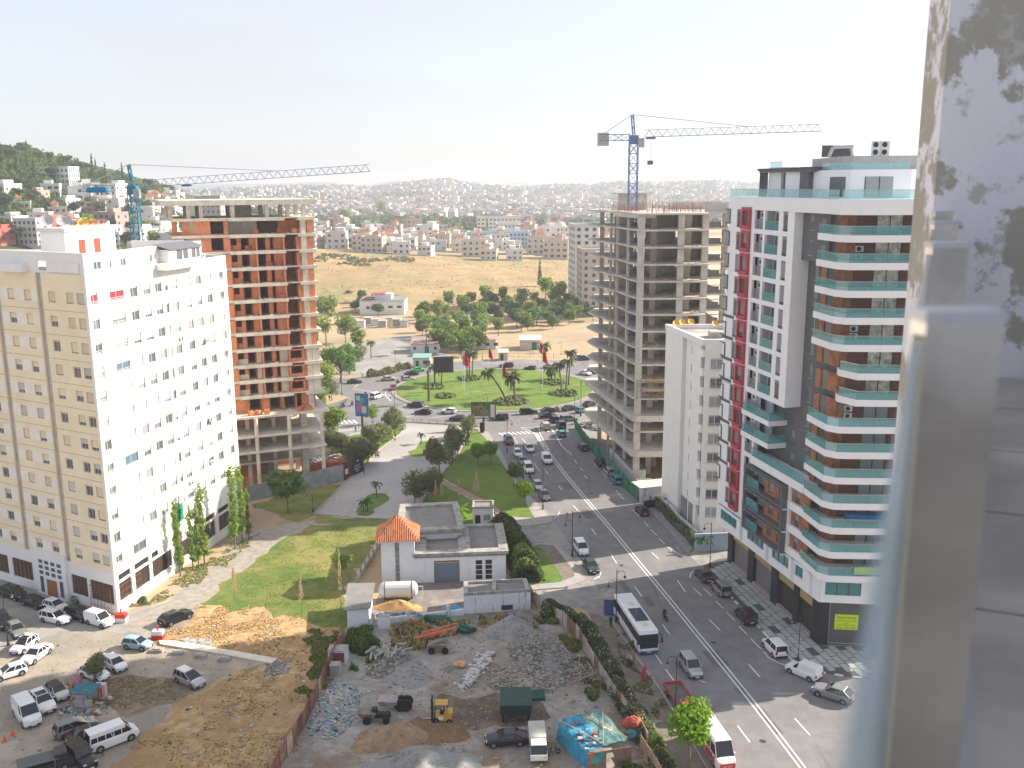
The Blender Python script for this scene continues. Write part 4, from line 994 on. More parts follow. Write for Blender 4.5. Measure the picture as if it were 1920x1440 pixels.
  mb=MB(m_pane);mb.fbox(W1,1.0,2.4,0,.1,top,zt);mb.fbox(W2,8.5,12,-.1,.05,top,zt);mb.parts('side_glass',t)
  if k in(1,4,7):x,y=W2(1.2,.12);ac_unit(x,y,top+1.0,W2.ang,t);ac_unit(x,y,top+.1,W2.ang,t)
 mb=MB(mat('blue_cover',(.02,.16,.40),.6));Fz=frame((40.5,109.3),(46,108.7));mb.fbox(Fz,0,4.6,-1.2,0,17.6,18.5);tag(mb.build('pool_cover'),'bright blue tarpaulin cover on a glass balcony of the coloured tower','tarpaulin')
 mb=MB(mat('green_banner',(.30,.50,.22),.7));Fz=frame((39.9,107.93),(52,107.35));mb.fbox(Fz,1.4,12,.02,.05,11.45,12.4);tag(mb.build('green_screen'),'pale green screen tied along the lowest glass balcony of the tower','screen')
 # long terrace band over the framed boxes
 mb=MB(m_ewall);mb.fbox(FE,10.6,24.8,-2.9,.5,19.65,20.75);mb.fbox(FE,10.4,10.9,-.3,.2,20.75,23);mb.build('terrace_band',t)
 glass_rail(t,FE,10.9,24.6,.45,20.75,1.15,m_teal,6)
 # three grey framed boxes
 for k,(z0,z1)in enumerate(((16.3,19.3),(13.2,16.1),(10.1,13.0))):
  mb=MB(m_edark)
  mb.fbox(FE,10.2,20.9,-.3,1.1,z1-.3,z1);mb.fbox(FE,10.2,20.9,-.3,1.1,z0,z0+.28);mb.fbox(FE,10.2,10.6,-.3,1.1,z0+.28,z1-.3);mb.fbox(FE,20.5,20.9,-.3,1.1,z0+.28,z1-.3);mb.build('grey_frame',t)
  mb=MB(m_terra,m_pane,m_fgrey);wallrows(mb,FE,14.4,20.5,z0+.28,z1-.3,[(z0+.7,z1-.45,[(15.6,16.9),(18.4,19.7)])],.25,.1);mb.parts('terracotta_wall',t)
  for s in(16.25,19.05):window(t,FE,s,(z0+z1)/2+.1,1.3,1.8,['closed','half','open'][k],.05,m_fgrey,MATS['grey_shutter'])
  mb=MB(m_eblue);mb.fbox(FE,10.6,14.4,-1.2,-1.0,z0+.28,z1-.3);mb.parts('loggia_wall',t)
  glass_rail(t,FE,10.65,14.3,.9,z0+.28,1.3,m_teal,2)
  mb=MB(m_ewall);mb.fbox(FE,10.0,21.2,-.3,.9,z0-.1,z0);mb.parts('white_string',t)
 for k,z in enumerate((16.5,13.4,10.35)):
  mb=MB(m_ewall);mb.fbox(FE,20.95,24.9,-2.9,.3,z,z+1.0)
  mb.fbox(FE,20.95,21.4,-.3,.25,z+1.0,z+3.1);mb.parts('balcony_band',t)
  mb=MB(m_terra);wallrows(mb,FE,21.4,25.6,z+1.0,z+2.95,[(z+1.2,z+2.7,[(22.3,23.4)])],.25,-.1);mb.parts('terracotta_wall',t)
  window(t,FE,22.85,z+1.95,1.1,1.5,'half',-.1,m_fgrey,MATS['grey_shutter'])
  # white podium band and its teal windows
 wm=MB(m_ewall);wallrows(wm,FE,0,FE.L,7.0,10.1,[(8.2,9.7,[(1.5,6.8),(10.2,15.4),(17.4,21.8),(23.5,25.4)])],.4,.12);wm.fbox(FE2,0.02,14,-.4,.1,7.0,8.0);wm.fbox(FE2,.02,.6,-.4,.1,8,9.7);wm.fbox(FE2,4.9,14,-.4,.1,8,9.7);wm.fbox(FE2,.02,14,-.4,.1,9.7,10.34)
 wm.prism([FE(0.2,-.3),FE(FE.L,-.3),FE2(14,-.4),(56,132),(38,140)],7.0,7.3)
 for s in(8.0,15.8,22.6,27.0):wm.fbox(FE,s,s+.6,.12,.5,7.4,10.1)
 wm.build('podium_band',t)
 for a,b,n in((1.5,6.8,4),(10.2,15.4,4),(17.4,21.8,3),(23.5,25.4,1)):
  for i in range(n):w=(b-a)/n;mb=MB(mat('teal_window',(.03,.20,.21),.1,spec=.8),m_fgrey);mb.fbox(FE,a+i*w+.05,a+(i+1)*w-.05,-.15,-.1,8.2,9.7);mb.use(m_fgrey);mb.fbox(FE,a+i*w-.04,a+i*w+.05,-.12,-.02,8.2,9.7);mb.build('podium_window',t)
 for i in range(3):mb=MB(MATS['teal_window'],m_fgrey);mb.fbox(FE2,.65+i*1.42,2.0+i*1.42,-.15,-.1,8,9.7);mb.use(m_fgrey);mb.fbox(FE2,.58+i*1.42,.66+i*1.42,-.15,0,8,9.7);mb.build('podium_window',t)
 # ground floor shops
 mb=MB(m_black);
 for a,b in((-.2,1.4),(7.0,8.9),(14.6,16.6),(21.2,22.6),(26.2,27.95)):mb.fbox(FG,a,b,-.8,.12,0,7.0)
 mb.fbox(FG2,0.0,1.2,-.8,.1,0,7.0);mb.fbox(FG2,1.2,14,-.8,-.5,0,7);mb.parts('shop_pier',t)
 mb=MB(m_black);mb.prism([FG(0,-.9),FG(FG.L,-.9),FG2(14,-1),(56,132),(38,140)],0,7.0);mb.build('ground_core',t)
 for i,(a,b)in enumerate(((1.4,7.0),(8.9,14.6),(16.6,21.2),(22.6,26.2))):
  mb=MB(m_gold);mb.fbox(FG,a,b,-.5,-.05,4.3,5.4);mb.build('shop_fascia',t)
  mb=MB(mat('shop_shutter',(.16,.165,.175),.45)if i<2 else mat('dark_shop_glass',(.035,.03,.03),.15));mb.fbox(FG,a,b,-.5,-.35,.5,4.3);mb.build('shop_front',t)
  mb=MB(mat('upper_shop_glass',(.07,.07,.075),.2));mb.fbox(FG,a,b,-.5,-.3,5.4,7.0);mb.build('shop_transom',t)
  mb=MB(m_kerb);mb.fbox(FG,a,b,-.4,.2,0,.5);mb.build('shop_step',t)
 mb=MB(mat('grey_panel',(.105,.10,.105),.6));mb.fbox(FG2,1.3,11,-.5,-.1,.3,6.4);mb.build('blank_panel',t)
 mb=MB(mat('panel_trim',(.4,.4,.42),.5));mb.fbox(FG2,1.2,1.3,-.5,-.05,.2,6.5);mb.fbox(FG2,1.3,11,-.5,-.05,6.4,6.5);mb.fbox(FG2,1.3,11,-.5,-.05,.2,.3);mb.parts('panel_trim',t)
 mb=MB(mat('lime_sign',(.62,.80,.02),.6));mb.fbox(FG2,1.95,4.85,-.1,-.06,2.15,4.2);sg=mb.build('banner');tag(sg,'lime yellow banner with handwritten letting notice on the grey shop panel','banner')
 def lettering(txt,s,z,size):
  x,y=FG2(s,-.05);o=local_text(sg,txt,(0,0,0),(R(90),0,FG2.ang),size,mat('black_ink',(.03,.03,.02),.7));o.location=(x,y,z)
 lettering('Djabari Mantaly',3.4,3.68,.38);lettering('Appartements de haut Standing',3.4,3.32,.2);lettering('à louer',3.4,3.0,.22);lettering('Ouvert de 9:00am – 7:00pm',3.4,2.7,.2);lettering('Contact  0666 130126',3.4,2.3,.28)
 # roof terrace, penthouse, rails and plant
 mb=MB(m_ewall);mb.prism([FE(-.1,.05),FE(23.8,.05),(37.0,113.5),(37.3,109.1),(39.4,107.9),(53,106.9),(56,132),(38,140)],54.35,56.1);mb.build('roof_band',t)
 glass_rail(t,FE,.1,24.0,0,56.1,1.0,m_tealf,9)
 glass_rail(t,frame(FE(24.0,0),(37.3,109.2)),0,5.2,-.02,56.1,1.0,m_tealf,2);glass_rail(t,frame((37.35,109.1),(39.5,108.0)),0,2.4,-.02,56.1,1.0,m_tealf,1);glass_rail(t,frame((39.5,108),(53,107.0)),0,13.5,-.02,56.1,1.0,m_tealf,5)
 pw=MB(m_ewall)
 pw.prism([FE(5.2,-3.2),FE(8.6,-3.2),FE(8.6,-9),FE(5.2,-9)],56.1,60.0)
 Pn=[(38.0,116.4),(39.4,112.6),(46.2,112.0),(50,114),(50,126),(36.2,128),FE(18.6,-2.9)]
 pw.prism(Pn,56.1,59.4);pw.build('penthouse',t)
 mb=MB(m_edark);mb.prism([FE(8.6,-3.6),FE(15.2,-3.6),FE(15.2,-9),FE(8.6,-9)],56.1,59.6);mb.prism([FE(15.2,-2.2),FE(17.4,-2.2),FE(17.4,-9),FE(15.2,-9)],56.1,59.9);mb.fbox(FE,4.8,18.4,-3.3,-1.9,59.3,59.55);mb.fbox(FE,4.8,5.0,-3.2,-2,56.1,59.3)
 for i in range(20):s=4.8+i*.68;mb.fbox(FE,s,s+.12,-3.2,-1.6,59.55,59.85)
 mb.build('pergola',t)
 mb=MB(m_pane);mb.fbox(FE,10.6,13.4,-3.6,-3.55,56.1,58.3);Fp=frame((39.4,112.6),(46.2,112.0));Fq=frame((38.0,116.4),(39.4,112.6));mb.fbox(Fq,.4,3.2,-.1,.04,56.3,58.6);mb.parts('penthouse_window',t)
 for j in range(2):mb=MB(m_pane2,m_black);mb.fbox(Fp,1.7+j*1.6,3.2+j*1.6,-.1,.03,56.2,58.6);mb.use(m_black);mb.fbox(Fp,1.6+j*1.6,1.7+j*1.6,-.1,.06,56.2,58.6);mb.parts('penthouse_window',t)
 glass_rail(t,Fp,0,6.6,-.2,59.4,.8,m_tealf,3);glass_rail(t,Fq,0,4.0,-.2,59.4,.8,m_tealf,2);glass_rail(t,FE,5.2,8.6,-3.3,60.0,.7,m_tealf,1);glass_rail(t,frame(FE(18.6,-3),(38.0,116.4)),0,4.4,-.2,59.4,.8,m_tealf,2)
 mb=MB(mat('grey_parapet',(.46,.44,.43),.9,var=.1,scale=1));mb.prism([FE(11.5,-6),FE(19,-5.5),FE(19,-12),FE(11.5,-12)],59.4,61.0);mb.prism([(39.5,118),(40.2,114.6),(49,114),(49,124),(40,126)],59.4,61.0);mb.parts('roof_block',t)
 x=42.6
 o=thing('condenser_unit','twin fan condenser unit high on the coloured tower roof','air conditioner',(x+1.2,115,61.0))
 for i in range(2):
  for j in range(2):ac_unit(x+.3+i*1.05,115,61.0+j*.85,0,o,w=1.0,h=.82,name='fan_unit')
 o=thing('duct_box','grey roof duct box with bent pipes beside the condensers','roof plant',(38.9,118,61.0));mb=MB(m_edark);mb.box(38.2,42.0,119.8,120,61,62.4);mb.build('screen',o);mb=MB(m_railm);mb.path([(38.8,119,61),(39.2,119,62.1),(41.4,119,62.2),(41.7,119,61)],.22,8);mb.build('duct',o)
 return t
block_e()
# -- tower cranes
def lattice(mb,p0,p1,w,seg,tri=False,r=.07,wd=None):
 p0=Vector(p0);p1=Vector(p1);d=(p1-p0);L_=d.length;d.normalize()
 up=Vector((0,0,1))if abs(d.z)<.8 else Vector((0,1,0))
 a=d.cross(up).normalized();b=a.cross(d).normalized();wd=wd or w
 if tri:offs=[a*w/2,-a*w/2,b*wd]
 else:offs=[a*w/2+b*w/2,-a*w/2+b*w/2,-a*w/2-b*w/2,a*w/2-b*w/2]
 n=max(2,int(L_/seg));st=L_/n
 for o in offs:mb.tube(p0+o,p1+o,r,4)
 m=len(offs)
 for i in range(n):
  q0=p0+d*st*i;q1=p0+d*st*(i+1);qm=p0+d*st*(i+.5)
  if tri:
   for k in(0,1):mb.tube(q0+offs[k],qm+offs[2],r*.6,3);mb.tube(qm+offs[2],q1+offs[k],r*.6,3)
   mb.tube(q0+offs[0],q1+offs[1],r*.5,3)
  else:
   for k in range(m):
    a0,a1=offs[k],offs[(k+1)%m]
    mb.tube(q0+a0,q1+a1,r*.6,3);mb.tube(q0+a0,q0+a1,r*.5,3)
    if i%2:mb.tube(q1+a0,q0+a1,r*.5,3)
def crane(label,base,jz,az,jl,cl,colm,colj,head,slope,cw,hook_s,hz):
 t=thing('tower_crane',label,'tower crane',base)
 x,y,z0=base;u=Vector((math.cos(az),math.sin(az),0));ju=(u+Vector((0,0,slope))).normalized();P=Vector((x,y,jz))
 mm=mat('crane_'+colm[0],colm[1],.5);mj=mat('crane_'+colj[0],colj[1],.5)
 mb=MB(mm);lattice(mb,base,(x,y,jz-1.2),1.7,1.9,r=.11);mb.build('mast',t)
 mb=MB(mj);lattice(mb,P+ju*2.2,P+ju*jl,1.3,1.75,True,.065,1.35);mb.build('jib',t)
 mb=MB(mm);lattice(mb,P-u*.8,P-u*cl,1.2,1.5,r=.07);mb.box(x-.9,x+.9,y-.9,y+.9,jz-1.3,jz+.4);mb.build('counter_jib',t)
 mb=MB(mm);lattice(mb,P+Vector((0,0,.3)),P+Vector((-.4*u.x,0,head)),.5,1.0,r=.09);mb.build('tower_head',t)
 mb=MB(m_railm);hp=P+Vector((-.4*u.x,0,head));mb.tube(hp,P+ju*jl*.62+Vector((0,0,1.3)),.09,4);mb.tube(hp,P-u*cl*.9+Vector((0,0,.6)),.09,4);mb.build('tie_rod',t)
 mb=MB(cw);c=P-u*(cl-(.8 if hz else 3.4));hw,hh=(1.1,1.25)if hz else(1.9,.55);mb.hexa([tuple(c+u*a+Vector((0,b,z)))for z in(-.35-hh,-.35+hh)for a,b in((-hw,-.6),(hw,-.6),(hw,.6),(-hw,.6))]);mb.build('counterweight',t)
 mb=MB(mat('cab_grey',(.35,.37,.4),.3));c=P+u*1.3;mb.box(c.x-.6,c.x+.6,c.y-1.9,c.y-.9,jz-2,jz-.2);mb.build('cab',t)
 mb=MB(mm);h=P+ju*hook_s;mb.box(h.x-.9,h.x+.9,h.y-.5,h.y+.5,h.z-.45,h.z-.05);mb.build('trolley',t)
 if hz:
  mb=MB(m_edark);mb.tube((h.x,h.y,h.z),(h.x,h.y,hz),.025,3);mb.box(h.x-.55,h.x+.55,h.y-.2,h.y+.2,hz+7.6,hz+8.4);mb.build('hoist_rope',t)
 return t
cr1=crane('blue green tower crane rising behind the red brick building',(-76.0,195,0),57.6,-.02,48,10.5,('teal',(.02,.17,.24)),('slate_blue',(.17,.24,.30)),4.6,.062,mat('crane_block_blue',(.01,.22,.45),.6),11,0)
cr2=crane('blue tower crane rising out of the concrete skeleton tower',(24.5,195,0),66.9,0.02,37.5,6.9,('navy',(.11,.18,.36)),('steel_blue',(.26,.29,.38)),4.4,.028,mat('crane_block_grey',(.38,.38,.37),.8),3.4,54)
# -- terrace we stand beside: peeling wall, steel posts, glass
def near():
 m=mat('peeling_plaster',(.82,.80,.84),.9,var=.04,scale=1.0,bump=.08,bscale=25)
 mix_layer(m,(.44,.41,.35),1.15,.485,.515,seed=5.1);mix_layer(m,(.56,.53,.50),4,.58,.64,seed=6)
 u=Vector((.403,.915));n=Vector((-.915,.403));o=Vector((.540,1.225))
 FN=frame((o.x-u.x*3,o.y-u.y*3),(o.x,o.y));
 t=thing('end_wall','tall pale wall with peeling plaster at the end of the terrace','wall',(2.7,6.2,56.73))
 mb=MB(m);mb.hexa([(2.69,6.15,50),(9.5,6.15,50),(9.5,6.6,50),(2.75,6.6,50),(2.69,6.15,68),(9.5,6.15,68),(9.5,6.6,68),(2.75,6.6,68)]);mb.build('plaster',t)
 # building under the terrace
 t=thing('home_building','grey terrace building the picture is taken from at the right edge','building',(6,0,0))
 A=[(o.x+u.x*s,o.y+u.y*s)for s in(-14,5.45)];mb=MB(m_conc);mb.prism([A[0],A[1],(9.5,6.15),(9.5,-12)],0,56.55);mb.build('wall',t)
 mt=mat('terrace_tile',(.44,.41,.39),.8,var=.2,scale=1.3,bump=.1,bscale=12)
 F=frame(A[0],A[1])
 for i in range(20):
  for j in range(7):
   c=F(i*.98+.5,-.17-.98*(j+.5))if False else F(i*.98+.5,.17+.98*(j+.5))
   if c[1]>5.75 or c[1]<-3 or c[0]>9:continue
   mb=MB(mt);mb.fbox(F,i*.98+.008,i*.98+.972,.17+.98*j+.008,.17+.98*j+.972,56.6,56.73);mb.build('floor_tile',t)
 mb=MB(m_ewall);mb.prism([(5.6,6.15),(9.5,6.15),(9.5,-12),(1.5,-12),(1.5,-7)],56.73,60.4);mb.build('upper_storey',t)  # unseen storey right of the frame, added to keep sun off the terrace
 mb=MB(mat('tile_joint',(.24,.22,.2),.9));mb.prism([A[0],(A[1][0],A[1][1]),(9.5,6.15),(9.5,-12)],56.55,56.70);mb.build('screed',t)
 mb=MB(mat('upstand_render',(.42,.41,.43),.8,var=.08,scale=3));F=frame(A[0],A[1]);mb.fbox(F,0,F.L,.0,.16,56.4,56.88);mb.build('upstand',t)
 b=thing('balustrade','glass balustrade with flat polished steel posts along the terrace edge','balustrade',(o.x,o.y,56.73))
 ms=mat('polished_steel',(.70,.66,.60),.18,metal=1.0,var=.25,scale=2.2);mg=glass_mat('frosted_green_glass',(.27,.335,.355),.76,.12)
 mc=mat('steel_cap',(.62,.62,.66),.3,metal=.6)
 for k in range(4):
  s=k*1.56;c=o+u*s;ang=0.0
  mb=MB(ms);mb.box(c.x,c.x+.10,c.y,c.y+.016,56.73,57.82);mb.box(c.x,c.x+.012,c.y+.016,c.y+.05,56.73,57.82);mb.build('post',b);mb=MB(mat('gasket_lit_pale',(.62,.55,.40),.5));mb.box(c.x-.011,c.x-.001,c.y-.002,c.y+.014,56.73,57.80);mb.build('lit_gasket_edge',b)  # beige strip between glass and post; the lit edge's streak is in its colour
  mb=MB(mc);mb.box(c.x-.004,c.x+.104,c.y-.006,c.y+.055,57.82,57.835);mb.build('post_cap',b)
 for k in range(-1,4):
  s0,s1=k*1.56+.0,(k+1)*1.56-.03;p=[o+u*s0+n*d for d in(.004,.016)]+[o+u*s1+n*d for d in(.016,.004)]
  if k==3:s1=5.3-.0;p=[o+u*s0+n*d for d in(.004,.016)]+[o+u*5.3+n*d for d in(.016,.004)]
  g=MB(mg);g.prism([(q.x,q.y)for q in p],56.62,57.80);g.build('glass_panel',b)
near()
# -- foliage
def leafmat(name,c1,c2,scale=.8,orand=.18):
 m=mat(name,c1,.75,col2=c2,scale=scale,thr=(.35,.65),objrand=orand,spec=.25,detail=3)
 nt=m.node_tree;b=nt.nodes['Principled BSDF'];tr=nt.nodes.new('ShaderNodeBsdfTranslucent');mx=nt.nodes.new('ShaderNodeMixShader');mx.inputs[0].default_value=.5
 nt.links.new(b.inputs['Base Color'].links[0].from_socket,tr.inputs[0]);nt.links.new(b.outputs[0],mx.inputs[1]);nt.links.new(tr.outputs[0],mx.inputs[2]);nt.links.new(mx.outputs[0],nt.nodes['Material Output'].inputs[0])
 return m
m_leaf=leafmat('leaf_green',(.09,.155,.035),(.18,.26,.065))
m_leafl=leafmat('leaf_light_green',(.16,.25,.04),(.28,.36,.07))
m_leafd=leafmat('leaf_dark',(.06,.095,.035),(.12,.17,.055))
m_leafo=leafmat('leaf_olive',(.125,.15,.06),(.22,.245,.105))
m_leafv=leafmat('leaf_bright',(.13,.26,.012),(.22,.36,.02))
m_bark=mat('bark',(.16,.125,.09),.9,var=.3,scale=3)
def crown_mesh(name,m,clumps,n,size,seed,hollow=.7,droop=0.0,stretch=1.0):
 r=random.Random(seed);mb=MB(m);tot=sum(c[3]*c[4]*c[5]for c in clumps)
 for c in clumps:
  cx,cy,cz,rx,ry,rz=c;k=int(n*(rx*ry*rz)**.8/sum((q[3]*q[4]*q[5])**.8 for q in clumps))
  for i in range(k):
   u=r.uniform(-1,1);a=r.uniform(0,6.283);s=math.sqrt(1-u*u);rad=r.uniform(hollow,1.0)*(1+.12*math.sin(a*3+cx*5)+.1*math.sin(u*7+seed))
   d=(s*math.cos(a),s*math.sin(a),u);p=(cx+d[0]*rx*rad,cy+d[1]*ry*rad,cz+d[2]*rz*rad)
   nrm=Vector((d[0]+r.uniform(-.8,.8),d[1]+r.uniform(-.8,.8),d[2]+r.uniform(-.5,.9)))
   if nrm.length<.1:continue
   nrm.normalize();t1=nrm.orthogonal().normalized();t2=nrm.cross(t1);q=r.uniform(0,6.28);e=t1*math.cos(q)+t2*math.sin(q);f=nrm.cross(e)
   z=size*r.uniform(.6,1.3);P=Vector(p)
   mb.v+=[tuple(P-e*z*stretch),tuple(P-f*z*.55+nrm*z*.15),tuple(P+e*z*stretch),tuple(P+f*z*.55-nrm*z*.1)]
   b=len(mb.v)-4;mb.f.append((b,b+1,b+2,b+3));mb.m.append(0)
 return mb.mesh(name)
def blobs(seed,n,R_,H0,H1,rr,flat=1.0):
 r=random.Random(seed);out=[]
 for i in range(n):
  a=r.uniform(0,6.28);d=R_*math.sqrt(r.random())*.75;z=r.uniform(H0,H1);q=rr*r.uniform(.7,1.25)
  out.append((d*math.cos(a),d*math.sin(a),z,q,q*r.uniform(.85,1.15),q*flat*r.uniform(.75,1.0)))
 return out
def trunk_mesh(h,r0,limbs,seed,spread=1.0,lh=1.6,m=None):
 r=random.Random(seed);mb=MB(m or m_bark);p=[Vector((0,0,-.1))]
 for i in range(4):p.append(Vector((r.uniform(-.1,.1)*h*.3,r.uniform(-.1,.1)*h*.3,h*(i+1)/4)))
 mb.path(p,[r0,r0*.85,r0*.75,r0*.65,r0*.55],6)
 for i in range(limbs):
  a=6.28*i/limbs+r.uniform(-.4,.4);b=p[3 if i%2 else 4]
  q=b+Vector((math.cos(a)*spread,math.sin(a)*spread,lh*r.uniform(.7,1.2)));mb.path([b,(b+q)/2+Vector((0,0,.15)),q],[r0*.5,r0*.32,r0*.15],4)
 return mb.mesh('trunk')
TREES={'round':(crown_mesh('crown',m_leaf,blobs(1,9,2.3,3.4,5.2,1.35),2300,.24,1),trunk_mesh(2.6,.16,5,1)),'ficus':(crown_mesh('crown',m_leafo,blobs(2,11,2.2,2.2,4.4,1.35),2300,.23,2),trunk_mesh(1.9,.16,5,2)),'dark':(crown_mesh('crown',m_leafd,blobs(3,10,2.4,2.4,4.6,1.4),2500,.24,3),trunk_mesh(2.0,.18,5,3)),'bright':(crown_mesh('crown',m_leafv,blobs(4,8,1.7,3.0,4.4,1.15),2100,.20,4),trunk_mesh(2.4,.13,5,4)),'light':(crown_mesh('crown',m_leafl,blobs(5,9,1.9,3.0,5.8,1.3),1300,.30,5),trunk_mesh(2.6,.15,4,5)),'big':(crown_mesh('crown',m_leaf,blobs(6,18,5.2,4.0,8.2,2.3),4200,.36,6),trunk_mesh(3.4,.35,7,6,3.0,3.0)),'poplar':(crown_mesh('crown',m_leafl,[(random.uniform(-.3,.3),random.uniform(-.3,.3),2.2+i*.9,.75-.03*i+.25*math.sin(i*1.7),.7-.03*i,.8)for i in range(11)],1150,.21,7,.3),trunk_mesh(4.5,.12,4,7,.3,3.0)),'parkA':(crown_mesh('crown',m_leaf,blobs(8,8,2.5,3.0,5.6,1.5),620,.48,8),trunk_mesh(2.6,.18,3,8)),'parkB':(crown_mesh('crown',m_leafl,blobs(9,9,2.2,3.2,6.4,1.5),620,.46,9),trunk_mesh(2.8,.18,3,9)),'parkC':(crown_mesh('crown',m_leafd,blobs(10,9,2.9,2.6,4.8,1.5),620,.5,10),trunk_mesh(2.2,.18,3,10)),'cypress':(crown_mesh('crown',m_leafd,[(0,0,1.5+i*1.15,1.3-.11*i,1.3-.11*i,1.2)for i in range(10)],520,.5,11,.4),trunk_mesh(2.4,.18,0,11)),'pine':(crown_mesh('crown',m_leafd,blobs(12,9,3.2,6.0,8.0,1.7,.6),600,.5,12),trunk_mesh(6.0,.25,5,12,2.0,1.5)),}
def tree(kind,x,y,s=1.0,label='',group=None,name='tree',z=None,rz=None,crown_s=None,rnd=random):
 cm,tm=TREES[kind];z=T(x,y)if z is None else z
 t=thing(name,label,'tree',(x,y,z),group,rnd.uniform(0,6.28)if rz is None else rz);t.scale=(s*rnd.uniform(.9,1.1),s*rnd.uniform(.9,1.1),s*rnd.uniform(.92,1.1))
 for n,me in(('crown',cm),('trunk',tm)):
  o=bpy.data.objects.new(n,me);LNK(o);o.parent=t
 return t
rt=random.Random(21)
# park trees behind the roundabout
def scatter_px(poly,n,mind,rnd):
 xs=[p[0]for p in poly];ys=[p[1]for p in poly];out=[];k=0
 while len(out)<n and k<n*60:
  k+=1;px,py=rnd.uniform(min(xs),max(xs)),rnd.uniform(min(ys),max(ys))
  if not inpoly(px,py,poly):continue
  g=GT(px,py)
  if g is None or any((g[0]-q[0])**2+(g[1]-q[1])**2<mind*mind for q in out):continue
  out.append(g)
 return out
for g in scatter_px([(780,622),(800,585),(880,572),(1040,570),(1120,575),(1120,592),(1010,612),(960,630),(890,640),(800,640)],62,8.5,rt):
 tree(rt.choice(['parkA','parkB','parkA','parkB','parkB','parkC']),g[0],g[1],rt.uniform(.95,1.3),'leafy green tree in the park grove beyond the roundabout','trees of the park grove beyond the roundabout')
for g in scatter_px([(985,625),(1120,606),(1120,580),(1040,590)],14,8.0,rt):
 tree('parkA',g[0],g[1],rt.uniform(.9,1.2),'small green tree on the bare slope right of the park grove','trees on the bare slope')
for g in scatter_px([(812,668),(835,640),(880,640),(905,655),(895,672)],12,6.0,rt):
 tree(rt.choice(['parkA','parkB']),g[0],g[1],rt.uniform(1.0,1.35),'tall leafy tree behind the low buildings at the roundabout','trees behind the low park buildings')
LT=[('big',640,718,1.15,'largest round dark green tree at the road left of the roundabout'),('big',655,700,.95,'broad green tree just behind the largest roadside tree'),('light',615,610,1.9,'tall light green tree right of the brick building'),('parkB',596,640,1.6,'light green tree half hidden by the brick building'),('light',648,642,1.5,'light green tree above the roadside ficus'),('parkB',673,660,1.3,'yellowish green tree by the park gate'),('light',612,740,1.3,'yellow green tree beside the brick building at road level'),('ficus',622,750,1.02,'grey green bushy tree by the kerb left of the roundabout'),('light',600,768,1.0,'pale yellow green shrub tree under the brick building'),('light',624,830,1.25,'pale yellowish street tree beside the hoarding corner'),('ficus',622,848,0.94,'dark bushy tree at the left edge of the north lawn'),('ficus',641,852,0.82,'second dark bushy tree on the north lawn'),('ficus',672,876,0.98,'dark tree nearest the hoarding on the north lawn'),('ficus',690,868,1.07,'dense dark tree right of the hoarding corner'),('ficus',705,842,1.11,'olive tree in the middle of the north lawn'),('ficus',718,832,0.90,'small olive tree behind the middle lawn tree'),('ficus',741,820,1.19,'rounded dark tree at the top of the plaza'),('light',698,795,.7,'slim young tree beside the blue billboard'),('round',540,962,1.45,'dark round tree alone on the lawn below the brick building'),('ficus',879,820,0.94,'rounded tree at the top right of the plaza'),('ficus',858,850,1.07,'olive street tree second down the plaza edge'),('ficus',848,862,0.94,'small olive tree third down the plaza edge'),('ficus',824,888,1.27,'big olive tree midway down the plaza edge'),('ficus',812,922,0.90,'dark tree low on the plaza edge'),('ficus',778,948,1.11,'yellow green leaning tree at the bottom of the plaza edge'),('ficus',800,938,1.07,'shadowed dark tree behind the leaning plaza tree'),('bright',897,873,.95,'left one of the two clipped trees on the triangle lawn'),('bright',919,872,.95,'right one of the two clipped trees on the triangle lawn'),('round',963,912,.72,'small round street tree by the avenue pavement'),('bright',984,949,.95,'bright clipped tree at the sunny tip of the lawn'),('bright',1291,1440,1.25,'vivid green round tree at the bottom by the red minibus'),('light',640,1080,.5,'young palm like sapling alone on the green field')]
for k,px,py,s,lab in LT:
 x,y=G(px,py,.1);tree(k,x,y,s,lab,'trees of the square' if py>790 else 'trees by the roundabout road',z=.08)
for m_,k in(('dark',0),):pass
for i,(px,py,s)in enumerate(((339,1080,1.1),(362,1068,.95),(372,1064,.85),(384,1060,1.15),(441,1030,1.3),(455,1018,1.25),(466,1012,.8))):
 x,y=G(px,py);tree('poplar',x,y,s,['slender poplar nearest the camera along the white block','thin poplar second along the white block','shortest poplar in the row by the white block','bright tall poplar fourth along the white block','bushy poplar at the end of the white block','second bushy poplar by the end of the white block','thin bare poplar beside the gravel lane'][i],'poplars along the white block','poplar_tree')
